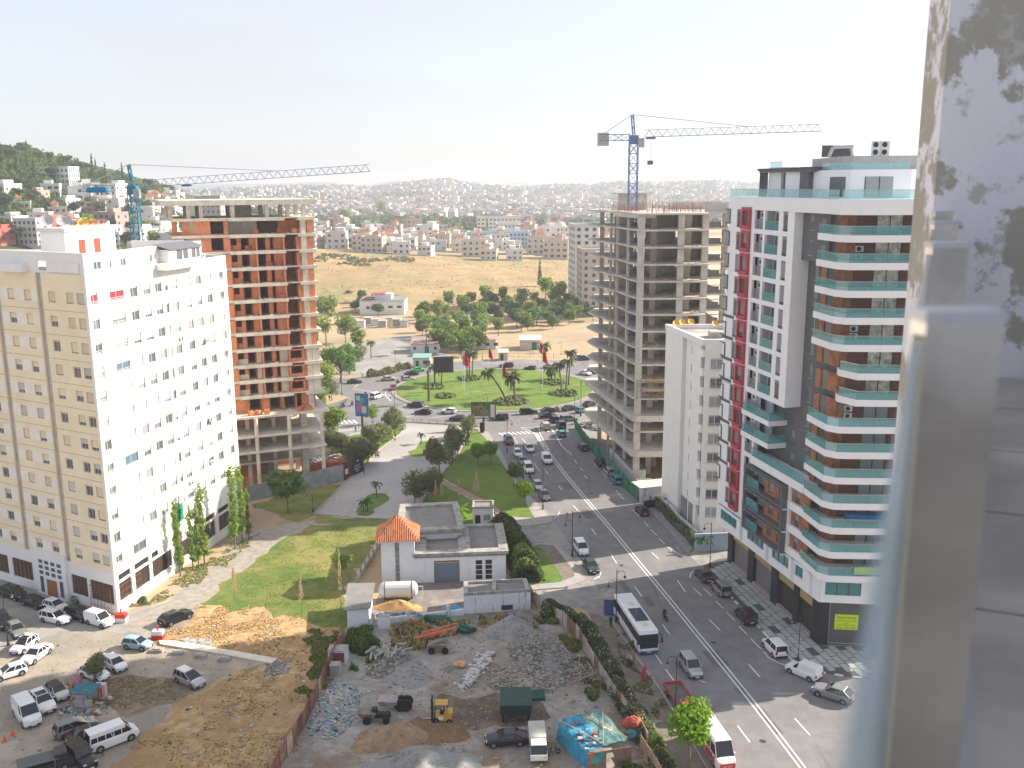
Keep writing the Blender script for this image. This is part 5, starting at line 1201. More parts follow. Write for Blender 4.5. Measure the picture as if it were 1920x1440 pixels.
 # -- houses of the town
HW=[mat('house_white',(.60,.585,.565),.9,objrand=.10),mat('house_cream',(.54,.475,.39),.9,objrand=.12),mat('house_pink',(.42,.33,.28),.9,objrand=.12),mat('house_grey',(.33,.325,.315),.9,objrand=.12),mat('house_red',(.42,.12,.10),.9,objrand=.1),mat('house_ochre',(.62,.36,.12),.9,objrand=.1)]
m_win=mat('far_window',(.05,.055,.065),.3)
m_tile=mat('red_roof_tile',(.30,.10,.055),.85,var=.15,scale=1)
HM={}
def house_meshes(v):
 r=random.Random(v*7+1);w=r.uniform(9,15);d=r.uniform(8,12);f=r.choice([2,2,3,3,4]);h=f*3.1
 m=HW[[0,1,0,2,3,0,1,4,0,2,5,1][v%12]]
 mb=MB(m,m_roof,m_tile)
 mb.box(-w/2,w/2,-d/2,d/2,-8,h);mb.box(-w/2-.1,w/2+.1,-d/2-.1,-d/2+.15,h,h+.9);mb.box(-w/2-.1,w/2+.1,d/2-.15,d/2+.1,h,h+.9);mb.box(-w/2-.1,-w/2+.15,-d/2+.15,d/2-.15,h,h+.9);mb.box(w/2-.15,w/2+.1,-d/2+.15,d/2-.15,h,h+.9)
 a=r.uniform(-w/4,w/4);mb.box(a-2,a+2,-1,d/2-.3,h,h+2.6)
 if v%3==0:mb.box(-w/2,0,-d/2-1.3,-d/2,3,3.3);mb.box(-w/2,0,-d/2-1.3,-d/2-1.1,3.3,4.1)
 if v%5==1:
  mb.use(m_tile);mb.add([(a-2.6,-1.5,h+2.6),(a+2.6,-1.5,h+2.6),(a+2.6,d/2,h+2.6),(a-2.6,d/2,h+2.6),(a,d/4,h+4.6)],[(0,1,4),(1,2,4),(2,3,4),(3,0,4)])
 wb=MB(m_win)
 for k in range(f):
  n=int(w/3);z=k*3.1+1.0
  for j in range(n):
   x=-w/2+(j+.5)*w/n;ww=r.choice([.5,.7,1.0])
   if r.random()<.85:wb.box(x-ww,x+ww,-d/2-.04,-d/2+.1,z,z+1.4)
  n=int(d/3.2)
  for j in range(n):
   y=-d/2+(j+.5)*d/n
   for s in(-1,1):wb.box(s*w/2-.05,s*w/2+.05,y-.5,y+.5,z,z+1.3)
 return mb.mesh('wall'),wb.mesh('window')
for v in range(14):HM[v]=house_meshes(v)
def house(g,v,rz,s,label,group):
 a,b=HM[v];t=thing('town_house',label,'house',g,group,rz);t.scale=(s,s,s)
 for n,me in(('wall',a),('window',b)):
  o=bpy.data.objects.new(n,me);LNK(o);o.parent=t
  if n=='window':o['kind']='stuff'
rh=random.Random(33);taken=[]
for yy,x0,x1 in((632,-150,20),(655,-150,60),(684,-160,80),(715,-160,90),(752,-170,100),(800,-170,110)):
 xx=x0
 while xx<x1:
  w_=rh.choice([0,1,2,5,6,8,9,11])
  if rh.random()<.86:taken.append((xx,yy+rh.uniform(-5,5),0));house((taken[-1][0],taken[-1][1],T(*taken[-1][:2])),w_,rh.uniform(-.25,.25),rh.uniform(.95,1.25),'pale flat roofed house in the rows along the top of the dry hill','houses along the top of the dry hill')
  xx+=rh.uniform(15,21)
def place_houses(poly,n,mind,label,group,vs,smin=.85,smax=1.15):
 k=0;c=0
 xs=[p[0]for p in poly];ys=[p[1]for p in poly]
 while c<n and k<n*80:
  k+=1;px,py=rh.uniform(min(xs),max(xs)),rh.uniform(min(ys),max(ys))
  if not inpoly(px,py,poly):continue
  g=GT(px,py)
  if g is None or any((g[0]-q[0])**2+(g[1]-q[1])**2<mind*mind for q in taken):continue
  taken.append(g);c+=1;house(g,rh.choice(vs),rh.uniform(-.5,.5),rh.uniform(smin,smax),label,group)
place_houses([(590,445),(720,448),(880,462),(1000,482),(1045,486),(1045,455),(880,440),(700,430),(590,425)],20,14,'pale flat roofed house in the rows along the top of the dry hill','houses along the top of the dry hill',[0,1,2,5,6,8,9,11],1.0,1.35)
place_houses([(590,402),(690,400),(800,396),(890,395),(1050,396),(1120,400),(1120,372),(590,374)],90,20,'small pale house in the dense town beyond the green field','houses of the dense town beyond the green field',list(range(14)),1.0,1.5)
place_houses([(985,450),(1050,462),(1050,415),(985,410)],14,15,'cream villa with red roof hut right of the white school','villas right of the white school',[1,6,11])
place_houses([(0,460),(0,375),(60,360),(200,372),(330,390),(330,455),(200,462)],62,15,'pale house among trees on the wooded hillside','houses on the wooded hillside',[0,1,2,3,7,5,8],.9,1.3)
place_houses([(270,380),(330,375),(330,470),(200,470)],10,14,'white house between the crane mast and the brick building','houses behind the crane mast',[0,5,8])
def block(name,label,x,y,w,d,f,rz,wall,fh=3.2,ww=1.4,gap=3.0,roof=None,z=None,cat='building',wm=None):
 """a far building whose windows can be told apart"""
 z=T(x,y)if z is None else z;t=thing(name,label,cat,(x,y,z),None,rz);h=f*fh
 mb=MB(wall);mb.box(-w/2,w/2,-d/2,d/2,-10,h);o=mb.build('wall',None,(0,0,0));o.parent=t
 mb=MB(wall);
 for a in((-w/2-.2,w/2+.2,-d/2-.2,-d/2+.2),(-w/2-.2,w/2+.2,d/2-.2,d/2+.2),(-w/2-.2,-w/2+.2,-d/2+.2,d/2-.2),(w/2-.2,w/2+.2,-d/2+.2,d/2-.2)):mb.box(*a,h,h+1)
 o=mb.build('parapet',None,(0,0,0));o.parent=t
 me=MB(wm or m_win);me.box(-ww/2,ww/2,-.1,.1,0,1.5);me=me.mesh('window');n=int(w/gap);m2=int(d/gap)
 for k in range(f):
  for j in range(n):
   o=bpy.data.objects.new('window',me);LNK(o);o.parent=t;o.location=(-w/2+(j+.5)*w/n,-d/2,k*fh+1)
  for j in range(m2):
   for s in(-1,1):
    o=bpy.data.objects.new('window',me);LNK(o);o.parent=t;o.location=(s*w/2,-d/2+(j+.5)*d/m2,k*fh+1);o.rotation_euler=(0,0,R(90))
 return t
def at(px,py,y):
 r=ray(px,py);return r[0]*y/r[1]
m_fw=HW[0]
block('school_building','long white three storey school building with small windows',at(935,430,900),900,40,16,4,.02,m_fw,3.6,1.8,3.6)
block('school_building','lower white wing in front of the long school building',at(960,450,850),850,28,14,3,-.05,m_fw,3.4,1.6,3.4)
block('blue_striped_building','white and pale blue institutional building below the white school',at(935,455,745),745,46,12,3,-.03,mat('pale_blue_render',(.42,.55,.68),.9),3.4,1.4,2.8)
block('white_apartment_block','white apartment block left of the concrete skeleton tower',at(1092,480,465),462,11,22,12,.08,m_fw,3.1,1.6,3.2,z=1)
block('cream_apartment_block','cream apartment block seen past the concrete skeleton floors',at(1116,500,430),430,14,18,9,.05,HW[1],3.1,1.4,3.2,z=1)
block('domed_villa','white building with a dome left of the skeleton tower',at(1052,415,800),800,20,14,3,0,m_fw,3.4,1.6,3.6)
mb=MB(HW[0]);mb.lathe((at(1052,400,800),800,T(at(1052,400,800),800)+10.2),[(4.5,0),(4.3,1.6),(3.2,3.2),(1.6,4.2),(.1,4.6)],14);tag(mb.build('dome'),'white dome on the villa left of the skeleton tower','dome')
block('hill_mansion','long white mansion with colonnade on the crest of the wooded hill',at(100,322,590),590,26,12,3,-.1,m_fw,3.2,1.2,2.4)
block('hill_block','cream four storey block on the hillside beside the red house',at(55,372,480),480,14,10,4,-.3,m_fw,3.1,1.3,2.8)
block('red_house','dark red house on the hillside left of the crane',at(86,362,492),492,7,9,4,-.2,HW[4],3.1,.9,3.2)
block('red_house','long dark red house behind the crane counter jib',at(128,376,480),480,13,8,3,-.1,HW[4],3.1,.9,3.2)
block('beige_tower_house','tall beige house behind the crane counter jib',at(146,360,470),470,8,8,6,-.1,HW[1],3.1,.8,4)
block('grey_block','grey four storey block at the left edge of the hillside',at(12,410,370),370,15,12,4,-.25,HW[3],3.2,1.5,2.8)
block('grey_slab_building','unfinished grey block on the skyline above the brick building',at(395,378,520),520,13,10,6,.0,HW[3],3.0,.7,2.6,z=T(at(395,378,520),520)+20)
block('orange_house','bright orange house in the dense town',at(962,385,1350),1350,28,14,4,0,mat('bright_orange',(.70,.33,.04),.9),3.3,1.8,4)
block('apartment_row','grey white apartment block seen behind the brick tower roof',at(545,400,620),620,30,12,6,.1,HW[3],3.1,1.2,2.8)
# low park buildings and gate lodge
def shed(name,label,px0,px1,py,dep,h,wall,roofm,doors=(),cat='building',over=.3):
 x0,y0=G(px0,py);x1,y1=G(px1,py);F=frame((x0,y0),(x1,y0));t=thing(name,label,cat,(x0,y0,0))
 mb=MB(wall);mb.fbox(F,0,F.L,-dep,0,-.5,h);mb.build('wall',t);mb=MB(roofm)
 p=[F(-over,over),F(F.L+over,over),F(F.L+over,-dep-over),F(-over,-dep-over)]
 mb.hexa([(*p[0],h+.0),(*p[1],h+.0),(*p[2],h+.5),(*p[3],h+.5),(*p[0],h+.18),(*p[1],h+.18),(*p[2],h+.68),(*p[3],h+.68)]);mb.build('roof',t)
 for s,w,z0,z1,m,nm in doors:mb=MB(m);mb.fbox(F,s,s+w,0,.06,z0,z1);mb.build(nm,t)
 return t
m_green=mat('green_door',(.02,.16,.09),.6)
shed('park_lodge','white lodge with pink roof and green door left of the palms',770,822,662,8,3.2,m_fw,mat('pink_roof',(.42,.26,.22),.9),[(5,1.4,0,2.4,m_green,'door'),(1.0,1,1.2,2.2,m_win,'window'),(8.2,1.0,1.2,2.2,m_win,'window')])
shed('park_pavilion','long low white pavilion with pink roof behind the palms',868,930,655,8,3.4,m_fw,MATS['pink_roof'],[(2,1.2,0,2.4,m_green,'door'),(5,1.6,1.2,2.4,m_win,'window'),(8,1.6,1.2,2.4,m_win,'window'),(11,1.6,1.2,2.4,m_win,'window')])
shed('park_store','cream store with pale roof and green door at the right of the park',975,1014,656,8,3.4,HW[1],m_concl,[(4.2,1.8,0,2.8,m_green,'door')])
shed('gate_house','small white gate house with green trim beside the park railings',775,806,690,5,3.2,m_fw,mat('pale_green_roof',(.22,.38,.32),.8),[(.8,1,0,2.4,m_green,'door'),(3.2,2.4,1.2,2.4,m_win,'window')])
shed('kiosk','tiny cream kiosk with tent beside the ring road railing',935,952,676,4,2.6,HW[1],m_concl,[(.6,1,0,2.2,m_win,'door')])
t=shed('warehouse','old white warehouse with grey ridged roof at the foot of the dry hill',675,758,590,14,6.2,m_wwall,mat('old_grey_roof',(.22,.22,.22),.9),[(3,1.4,2.6,3.8,m_win,'window'),(7,1.4,2.6,3.8,m_win,'window'),(13,2,3,4,m_win,'window'),(17,2,3,4,m_win,'window')])
x0,y0=G(680,590);mb=MB(m_wwall,mat('red_low_roof',(.36,.10,.08),.8));mb.box(x0+5,x0+13,y0-1+5,y0+10,6,9);mb.use(MATS['red_low_roof']);mb.box(x0+4,x0+10,y0+3,y0+11,9,9.25);mb.box(x0,x0+5,y0+1,y0+10,6.9,7.1);mb.build('upper_storey',t)
for i in range(9):
 x,y=G(650+i*13.5,607+(i%3)*3);b=MB(HW[i%2*3 if i%4 else 0],m_roof);b.box(x-1.6,x+1.6,y-1.5,y+1.5,0,2.6);b.use(m_roof);b.box(x-1.9,x+1.9,y-1.9,y+1.9,2.6,2.8);tag(b.build('market_stall'),'small grey shed in the row below the old warehouse','shed','sheds in the row below the old warehouse')
 # hillside and valley trees
def far_trees(poly,n,mind,kinds,label,group,s0,s1):
 for g in scatter_px(poly,n,mind,rt):tree(rt.choice(kinds),g[0],g[1],rt.uniform(s0,s1),label,group,rnd=rt)
far_trees([(0,350),(0,285),(60,292),(130,318),(200,335),(255,350),(340,372),(340,380),(255,372),(130,362)],78,7,['cypress','parkC','pine','parkC','parkA','parkC'],'dark tree crowding the crest of the wooded hill','dark trees on the hill crest',1.0,1.5)
far_trees([(0,470),(0,365),(120,365),(330,380),(330,470)],50,7,['parkA','parkC','parkB','pine','parkC'],'green tree between the hillside houses','trees between the hillside houses',.9,1.5)
far_trees([(600,430),(790,425),(900,438),(1040,450),(1040,462),(880,452),(600,452)],26,8,['parkC','parkA','cypress','parkB'],'garden tree among the houses on the dry hill','garden trees on the dry hill',.8,1.3)
far_trees([(600,412),(860,408),(900,404),(900,396),(600,400)],16,14,['parkC','parkA','parkC'],'tree in the belt behind the green field','trees in the belt behind the green field',1.4,2.2)
far_trees([(590,590),(640,560),(700,560),(760,580),(700,600)],8,9,['parkA','parkC'],'shrubby tree at the foot of the dry hill','trees at the foot of the dry hill',.7,1.1)
for px,py,k,s,l in((1012,540,'cypress',1.2,'lone dark cypress on the slope beside the white apartment block'),(1023,560,'parkB',1.6,'light green tree right of the lone cypress'),(1050,575,'parkB',1.9,'tall light green tree by the white apartment block'),(820,426,'parkC',1.6,'round dark tree alone in the green field'),(645,425,'light',3.0,'tall pale eucalyptus above the hilltop houses'),(715,410,'light',3.6,'bright tall eucalyptus in the tree belt')):
 g=GT(px,py);tree(k,g[0],g[1],s,l)
 # green field patch and the far town as a mass
def drape(name,px,m,dz):
 poly=[GT(*p)[:2]for p in px];xs=[p[0]for p in poly];ys=[p[1]for p in poly];mb=MB(m);st=9.0;idx={}
 nx_,ny_=int((max(xs)-min(xs))/st)+1,int((max(ys)-min(ys))/st)+1
 for j in range(ny_+1):
  for i in range(nx_+1):x,y=min(xs)+i*st,min(ys)+j*st;idx[(i,j)]=len(mb.v);mb.v.append((x,y,T(x,y)+dz))
 for j in range(ny_):
  for i in range(nx_):
   if inpoly(min(xs)+(i+.5)*st,min(ys)+(j+.5)*st,poly):mb.f.append((idx[(i,j)],idx[(i+1,j)],idx[(i+1,j+1)],idx[(i,j+1)]));mb.m.append(0)
 structure(name,mb)
drape('green_field_far',[(690,428),(880,432),(900,418),(890,409),(700,412)],mix_layer(mat('spring_field',(.16,.22,.05),.95,var=.2,scale=.03),(.36,.30,.12),.02,.5,.6),.5)
def far_town():
 r=random.Random(5);walls=[HW[0],HW[3],HW[1],HW[2],HW[3],mat('town_haze_white',(.50,.49,.485),.9)]
 mb=MB(*walls,m_win,m_leafd)
 n=0;
 while n<5200:
  a=r.uniform(-.42,.30);y=1150*(4.2**(r.random()**.85));x=a*y
  dens=.5+.7*mnoise.noise(Vector((x*.0035,y*.0022,1)))
  if a<-.30 and y<1500:continue
  if y<1500 and a>-.21 and a<-.02 and y<1380:continue
  if r.random()>.45+dens:continue
  z=T(x,y);mb.cur=r.randrange(0,6);w=r.uniform(4,8);h=r.uniform(5,13)if y<3600 else r.uniform(4,9);q=r.uniform(-.6,.6);c,s_=math.cos(q),math.sin(q);d=r.uniform(4,7)
  P=[(x+c*i-s_*j,y+s_*i+c*j)for i,j in((-w,-d),(w,-d),(w,d),(-w,d))]
  mb.add([(p[0],p[1],z-4)for p in P]+[(p[0],p[1],z+h)for p in P],[(4,5,6,7),(0,1,5,4),(1,2,6,5),(2,3,7,6),(3,0,4,7)])
  if r.random()<.5:w2=w*.4;mb.box(x-w2,x+w2,y-2,y+2,z+h,z+h+2.6)
  if y<2600:
   mb.cur=mb.mats.index(m_win)
   fx,fy=P[1][0]-P[0][0],P[1][1]-P[0][1]
   for k in range(int(h/3.2)):
    for t_ in(.2,.5,.8):
     if r.random()<.75:cx,cy=P[0][0]+fx*t_,P[0][1]+fy*t_;zz=z+1.2+k*3.1;mb.add([(cx-fx*.06,cy-fy*.06-.1,zz),(cx+fx*.06,cy+fy*.06-.1,zz),(cx+fx*.06,cy+fy*.06-.1,zz+1.5),(cx-fx*.06,cy-fy*.06-.1,zz+1.5)],[(0,1,2,3)])
  n+=1
 tag(mb.build('far_town'),'dense mass of pale houses covering the far hills',None,None,'stuff')
 mb=MB(m_leafd,m_leaf);n=0
 while n<4600:
  a=r.uniform(-.42,.30);y=1000*(4.8**(r.random()**.8));x=a*y
  if mnoise.noise(Vector((x*.005,y*.003,4)))<-.12:continue
  if a<-.3 and y<1400:continue
  z=T(x,y);mb.cur=r.randrange(2);q=r.uniform(2.5,5)*(1+y/5000)
  for k in range(3):mb.ball((x+r.uniform(-q,q),y+r.uniform(-q,q),z+q*r.uniform(.5,1.1)),q*r.uniform(.6,1),5,3,(1,1,.9),.3)
  n+=1
 tag(mb.build('far_woodland'),'dark trees scattered through the far town',None,None,'stuff')
far_town()
x,y=at(813,345,2800),2800;mb=MB(HW[1]);z=T(x,y);mb.box(x-26,x+24,y-12,y+12,z-5,z+8);mb.box(x-30,x-16,y-14,y,z-5,z+15);mb.box(x+12,x+22,y-14,y,z-5,z+11);tag(mb.build('hilltop_fort'),'ruined stone fort on the far hilltop','fort')
# slopes scrub: dry tussocks over the mound and bare ground
def scrub(name,label,polyW,n,size,m,hgt=1.0,seed=1,fn=None,s_mask=True):
 r=random.Random(seed);xs=[p[0]for p in polyW];ys=[p[1]for p in polyW];mb=MB(*m);k=0;tries=0
 while k<n and tries<n*12:
  tries+=1;x,y=r.uniform(min(xs),max(xs)),r.uniform(min(ys),max(ys))
  if not inpoly(x+2.2*nz(x,y,.35,3.0),y+2.2*nz(x,y,.35,8.0),polyW)or(s_mask and nz(x,y,.45,seed)<-.12)or(fn and not fn(x,y)):continue
  z=T(x,y)if y>330 else 0.0;mb.cur=r.randrange(len(m));s=size*r.uniform(.5,1.4)
  for j in range(3):
   a=r.uniform(0,3.14);dx,dy=math.cos(a)*s*.5,math.sin(a)*s*.5;lx,ly=r.uniform(-.4,.4)*s,r.uniform(-.4,.4)*s
   mb.v+=[(x-dx,y-dy,z),(x+dx,y+dy,z),(x+lx,y+ly,z+s*hgt*r.uniform(.6,1.2))];b=len(mb.v)-3;mb.f.append((b,b+1,b+2));mb.m.append(mb.cur)
  k+=1
 tag(mb.build(name),label,None,None,'stuff')
m_straw=mat('straw',(.60,.42,.20),.95,objrand=0);m_straw2=mat('dull_straw',(.42,.28,.13),.95);m_straw3=mat('grey_straw',(.34,.28,.20),.95);m_blade=mat('green_blade',(.18,.28,.05),.9);m_blade2=mat('dark_blade',(.10,.17,.04),.9)
scrub('mound_scrub','low dry scrub over the mound',[(-140,440),(60,440),(60,640),(-140,640)],1600,.7,[m_straw,m_straw2,m_straw3],.5,3,lambda x,y:mnoise.noise(Vector((x*.03,y*.03,0)))>-.15)
scrub('hill_bushes','dark bushes high on the dry mound',[(-120,560),(-60,560),(-60,605),(-120,605)],420,1.9,[m_leafo,m_straw3,m_leafo],.6,4,lambda x,y:mnoise.noise(Vector((x*.05,y*.05,3)))>.05)
# haze
hz=MB(mat('haze_shell',(1,1,1)));hz.box(-9000,9000,-250,13900,-14,105);ho=hz.build('haze');ho['kind']='stuff'
hm=bpy.data.materials.new('haze_volume');hm.use_nodes=True;nt=hm.node_tree;nt.nodes.remove(nt.nodes['Principled BSDF']);pv=nt.nodes.new('ShaderNodeVolumePrincipled')
pv.inputs['Color'].default_value=(.88,.91,1.0,1);pv.inputs['Density'].default_value=HAZE;pv.inputs['Anisotropy'].default_value=.3
nt.links.new(pv.outputs[0],nt.nodes['Material Output'].inputs['Volume']);ho.data.materials.clear();ho.data.materials.append(hm)
def hill_wood():
 r=random.Random(14);mb=MB(m_leafd,m_leaf,m_leafd);k=0;tries=0
 while k<620 and tries<9000:
  tries+=1;px,py=r.uniform(0,345),r.uniform(285,470)
  if py<290+max(0,(px-40))*.27:continue
  g=GT(px,py)
  if g is None or g[2]<12 or g[1]>1300:continue
  if py>360 and mnoise.noise(Vector((g[0]*.02,g[1]*.02,5)))<.05:continue
  h=r.uniform(3.5,8.5);w=r.uniform(2.0,4.0);mb.cur=r.randrange(3);k+=1
  for j in range(46):
   u=r.uniform(0,1);a=r.uniform(0,6.283);q=w*math.sqrt(max(0,1-(u*2-1)**2))*r.uniform(.6,1);p=Vector((g[0]+q*math.cos(a),g[1]+q*math.sin(a),g[2]+.5+h*u));n=Vector((r.uniform(-1,1),r.uniform(-1,1),r.uniform(-.2,1))).normalized();e=n.orthogonal().normalized()*.75;f=n.cross(e)
   mb.v+=[tuple(p-e),tuple(p-f*.8),tuple(p+e),tuple(p+f*.8)];b=len(mb.v)-4;mb.f.append((b,b+1,b+2,b+3));mb.m.append(mb.cur)
 tag(mb.build('hillside_woodland'),'dense dark woodland filling the hillside between houses',None,None,'stuff')
hill_wood()
# -- walled service yard with tiled tower
S0=(-19.4,131.6);S1=(-1.0,133.1);FS=frame(S0,S1)
m_flat=mix_layer(mat('flat_roof_felt',(.22,.21,.20),.9,var=.12,scale=.6),(.25,.24,.22),.25,.55,.7,seed=9)
m_parap=mix_layer(mat('weathered_coping',(.34,.325,.30),.9,var=.2,scale=1.2),(.18,.17,.16),.8,.5,.65)
m_ywall=mix_layer(mat('yard_white_wall',(.72,.72,.74),.88,var=.04,scale=.6),(.50,.49,.47),.7,.62,.74,stretch=(2,2,.3))
m_stain=mix_layer(mat('stained_white_wall',(.66,.66,.68),.9,var=.08,scale=.7),(.22,.215,.20),1.0,.56,.66,stretch=(3,3,.35),seed=2)
m_rooftile=mix_layer(mat('terracotta_tile',(.52,.20,.10),.85,var=.22,scale=2.2),(.36,.13,.07),.9,.5,.62)
slab('yard_floor',None,0,.05,mix_layer(mat('yard_concrete',(.20,.18,.165),.9,var=.15,scale=.7),(.28,.25,.22),.3,.5,.62),[(-20,118),(2.4,119),(2.4,127),(-.5,133),(-19,132)])
def ring(mb,P,w,z0,z1):
 n=len(P);c=(sum(p[0]for p in P)/n,sum(p[1]for p in P)/n)
 Q=[(c[0]+(p[0]-c[0])*(1-w),c[1]+(p[1]-c[1])*(1-w*1.1))for p in P]
 for i in range(n):
  j=(i+1)%n;a,b,d,e=P[i],P[j],Q[j],Q[i]
  mb.hexa([(*a,z0),(*b,z0),(*d,z0),(*e,z0),(*a,z1),(*b,z1),(*d,z1),(*e,z1)])
def yard():
 t=thing('service_building','white service building with flat grey roofs and a tiled tower','building',(S0[0],S0[1],0))
 wm=MB(m_ywall);wallrows(wm,FS,4.9,18.4,0,4.3,[(.0,3.4,[(7.7,11.5)]),(3.4,3.41,[])],.3,0)
 wm.fbox(FS,4.9,5.2,-11,-.3,0,4.3);wm.fbox(FS,18.1,18.4,-11,-.3,0,4.3);wm.fbox(FS,4.9,18.4,-11.3,-11,0,4.3)
 wm.fbox(FS,5.9,6.3,0,.12,.2,4.0);wm.fbox(FS,12.5,12.9,0,.1,0,4.3);wm.fbox(FS,16.6,18.4,0,.06,0,4.3);wm.build('wall',t)
 P=[FS(4.6,.35),FS(18.8,.35),FS(18.8,-11.2),FS(4.6,-11.2)]
 mb=MB(m_flat);mb.prism([FS(4.8,.2),FS(18.6,.2),FS(18.6,-11),FS(4.8,-11)],4.0,4.35);mb.build('roof',t)
 mb=MB(m_parap)
 for a,b,c,d in((4.6,18.8,-1.1,.4),(4.6,18.8,-11.6,-10.6),(4.6,6.6,-10.6,-1.1),(17.4,18.8,-10.6,-1.1),(11.4,13.2,-10.6,-1.1)):mb.fbox(FS,a,b,c,d,4.3,4.75)
 mb.parts('coping',t)
 B=[(-14.0,136.4),(-7.8,140.0),(-9.3,151.5),(-18.6,150.4),(-17.8,138.5)]
 mb=MB(m_ywall);mb.prism([(-17.5,138),(-7.9,139.2),(-9.4,150.8),(-18.2,149.6)],0,5.6);mb.build('rear_wall',t)
 Q=[(-17.9,137.2),(-7.4,138.5),(-9.2,151.3),(-18.7,150.1)];mb=MB(m_flat);mb.prism(Q,5.5,5.75);mb.build('roof',t);mb=MB(m_parap);ring(mb,Q,.2,5.75,6.15);mb.parts('coping',t)
 # tower
 mb=MB(m_ywall);mb.fbox(FS,0,4.9,-5,.06,0,6.95);mb.build('tower_wall',t)
 mb=MB(mat('tower_lattice',(.22,.22,.21),.7,var=.6,scale=5));mb.fbox(FS,2.05,2.65,.06,.12,.2,6.9);mb.build('vent_strip',t)
 # pyramid roof: each course of pantiles is a ridge
 ap=Vector((*FS(2.45,-2.4),9.9));e=6.95;a0,a1,d0,d1=-.75,5.65,.75,-5.6
 cn=[Vector((*FS(a0,d0),e)),Vector((*FS(a1,d0),e)),Vector((*FS(a1,d1),e)),Vector((*FS(a0,d1),e))]
 for k in range(4):
  A_,B_=cn[k],cn[(k+1)%4];mb=MB(m_rooftile);n=20;nrm=(B_-A_).cross(ap-A_).normalized()
  if nrm.z<0:nrm=-nrm
  for i in range(n):
   for h in(0,1,2):
    pass
   p0=A_+(B_-A_)*(i/n);p1=A_+(B_-A_)*((i+1)/n);pm=(p0+p1)/2
   def up(p):
    s=abs(((p-A_).dot((B_-A_).normalized()))/(B_-A_).length-.5)*2;q=ap-(A_+B_)/2;return p+q*(1-s)
   mb.add([p0,pm+nrm*.12,p1,up(p1),up(pm)+nrm*.12,up(p0)],[(0,1,4,5),(1,2,3,4)])
  mb.build('tiled_slope',t)
 mb=MB(m_concl);mb.prism([(v.x,v.y)for v in cn],6.8,6.94);mb.build('eaves',t)
 mb=MB(mat('blue_grey_gate',(.17,.22,.28),.5));
 for i in range(19):mb.fbox(FS,7.72+i*.2,7.9+i*.2,-.25,-.2+(i%2)*.03,0,3.0)
 mb.build('rolling_gate',t)
 mb=MB(m_timber);mb.fbox(FS,7.7,11.5,-.2,-.1,3.0,3.2);mb.build('gate_beam',t)
 for s in(13.9,15.35):
  for k in range(4):mb=MB(m_dark);mb.fbox(FS,s,s+.95,-.02,.03,.3+k*.78,.95+k*.78);mb.build('window_pane',t)
 t=thing('yard_annex','low stained white outbuilding with open topped roof in front of the service building','outbuilding',(-6.8,121.5,0))
 P=[(-6.8,121.5),(2.4,122.7),(1.9,126.6),(-7.0,125.6)];mb=MB(m_stain);mb.prism(P,0,2.7);mb.build('wall',t);mb=MB(m_parap);ring(mb,P,.14,2.7,3.1);mb.box(-2.95,-2.4,122.6,125.6,2.7,3.08);mb.parts('coping',t);mb=MB(m_flat);mb.prism([(-6.6,121.7),(2.2,122.9),(1.7,126.4),(-6.8,125.4)],2.68,2.74);mb.build('roof',t)
 mb=MB(m_win);F=frame((-6.8,121.5),(2.4,122.7));mb.fbox(F,5.2,6.8,0,.05,.3,1.0);mb.build('vent',t)
 t=thing('guard_hut','small square white hut with door and window behind the service building','hut',(-6.9,155.7,0))
 mb=MB(m_ywall);mb.box(-6.9,-3.4,155.7,159.2,0,3.3);mb.build('wall',t);mb=MB(m_parap);ring(mb,[(-7,155.6),(-3.3,155.6),(-3.3,159.3),(-7,159.3)],.16,3.3,3.6);mb.parts('coping',t);mb=MB(m_flat);mb.box(-6.8,-3.5,155.8,159.1,3.28,3.34);mb.build('roof',t)
 mb=MB(m_dark);mb.box(-6.5,-5.6,155.64,155.7,0,2.1);mb.build('door',t);mb=MB(m_pane2,m_frame);mb.box(-5.0,-3.9,155.64,155.7,1.2,2.2);mb.use(m_frame);mb.box(-4.48,-4.42,155.6,155.64,1.2,2.2);mb.build('window',t)
 t=thing('lean_to_shed','white shed with sloping grey corrugated roof at the yard corner','shed',(-22,117.5,0))
 mb=MB(m_ywall);mb.hexa([(-22.1,117.3,0),(-19.4,117.9,0),(-19.8,124.4,0),(-22.9,124.2,0),(-22.1,117.3,2.7),(-19.4,117.9,2.7),(-19.8,124.4,3.1),(-22.9,124.2,3.1)]);mb.build('wall',t)
 mb=MB(m_flat);mb.hexa([(-22.5,117.0,2.75),(-19.0,117.6,2.75),(-19.4,124.9,3.15),(-23.2,124.7,3.15),(-22.5,117.0,2.87),(-19.0,117.6,2.87),(-19.4,124.9,3.27),(-23.2,124.7,3.27)]);mb.build('roof',t)
 # gas tank
 t=thing('gas_tank','large white horizontal gas tank with dark straps beside the tiled tower','tank',(-17,126.5,0))
 mb=MB(mat('tank_white',(.55,.56,.55),.45));c=Vector((-19.2,126.3,1.5));d=Vector((1,.07,0)).normalized()
 prof=[(0,.1),(.12,.6),(.4,1.0),(.8,1.15),(4.9,1.15),(5.3,1.0),(5.55,.6),(5.62,.1)]
 for i in range(len(prof)-1):mb.tube(c+d*prof[i][0],c+d*prof[i+1][0],prof[i][1],18,prof[i+1][1],cap=i in(0,len(prof)-2))
 mb.build('vessel',t);mb=MB(m_edark)
 for s in(.9,4.7):mb.tube(c+d*s,c+d*(s+.12),1.18,18);mb.tube((c+d*s)-Vector((0,0,1.5)),c+d*s-Vector((0,0,1)),.2,6)
 mb.parts('strap',t);mb=MB(m_rail);mb.path([c+d*5.4+Vector((0,-1,-1)),c+d*6.4+Vector((0,-1,-1)),c+d*6.4+Vector((0,-1,.8)),c+d*5.3+Vector((0,-1,.8))],.05);mb.build('guard_rail',t)
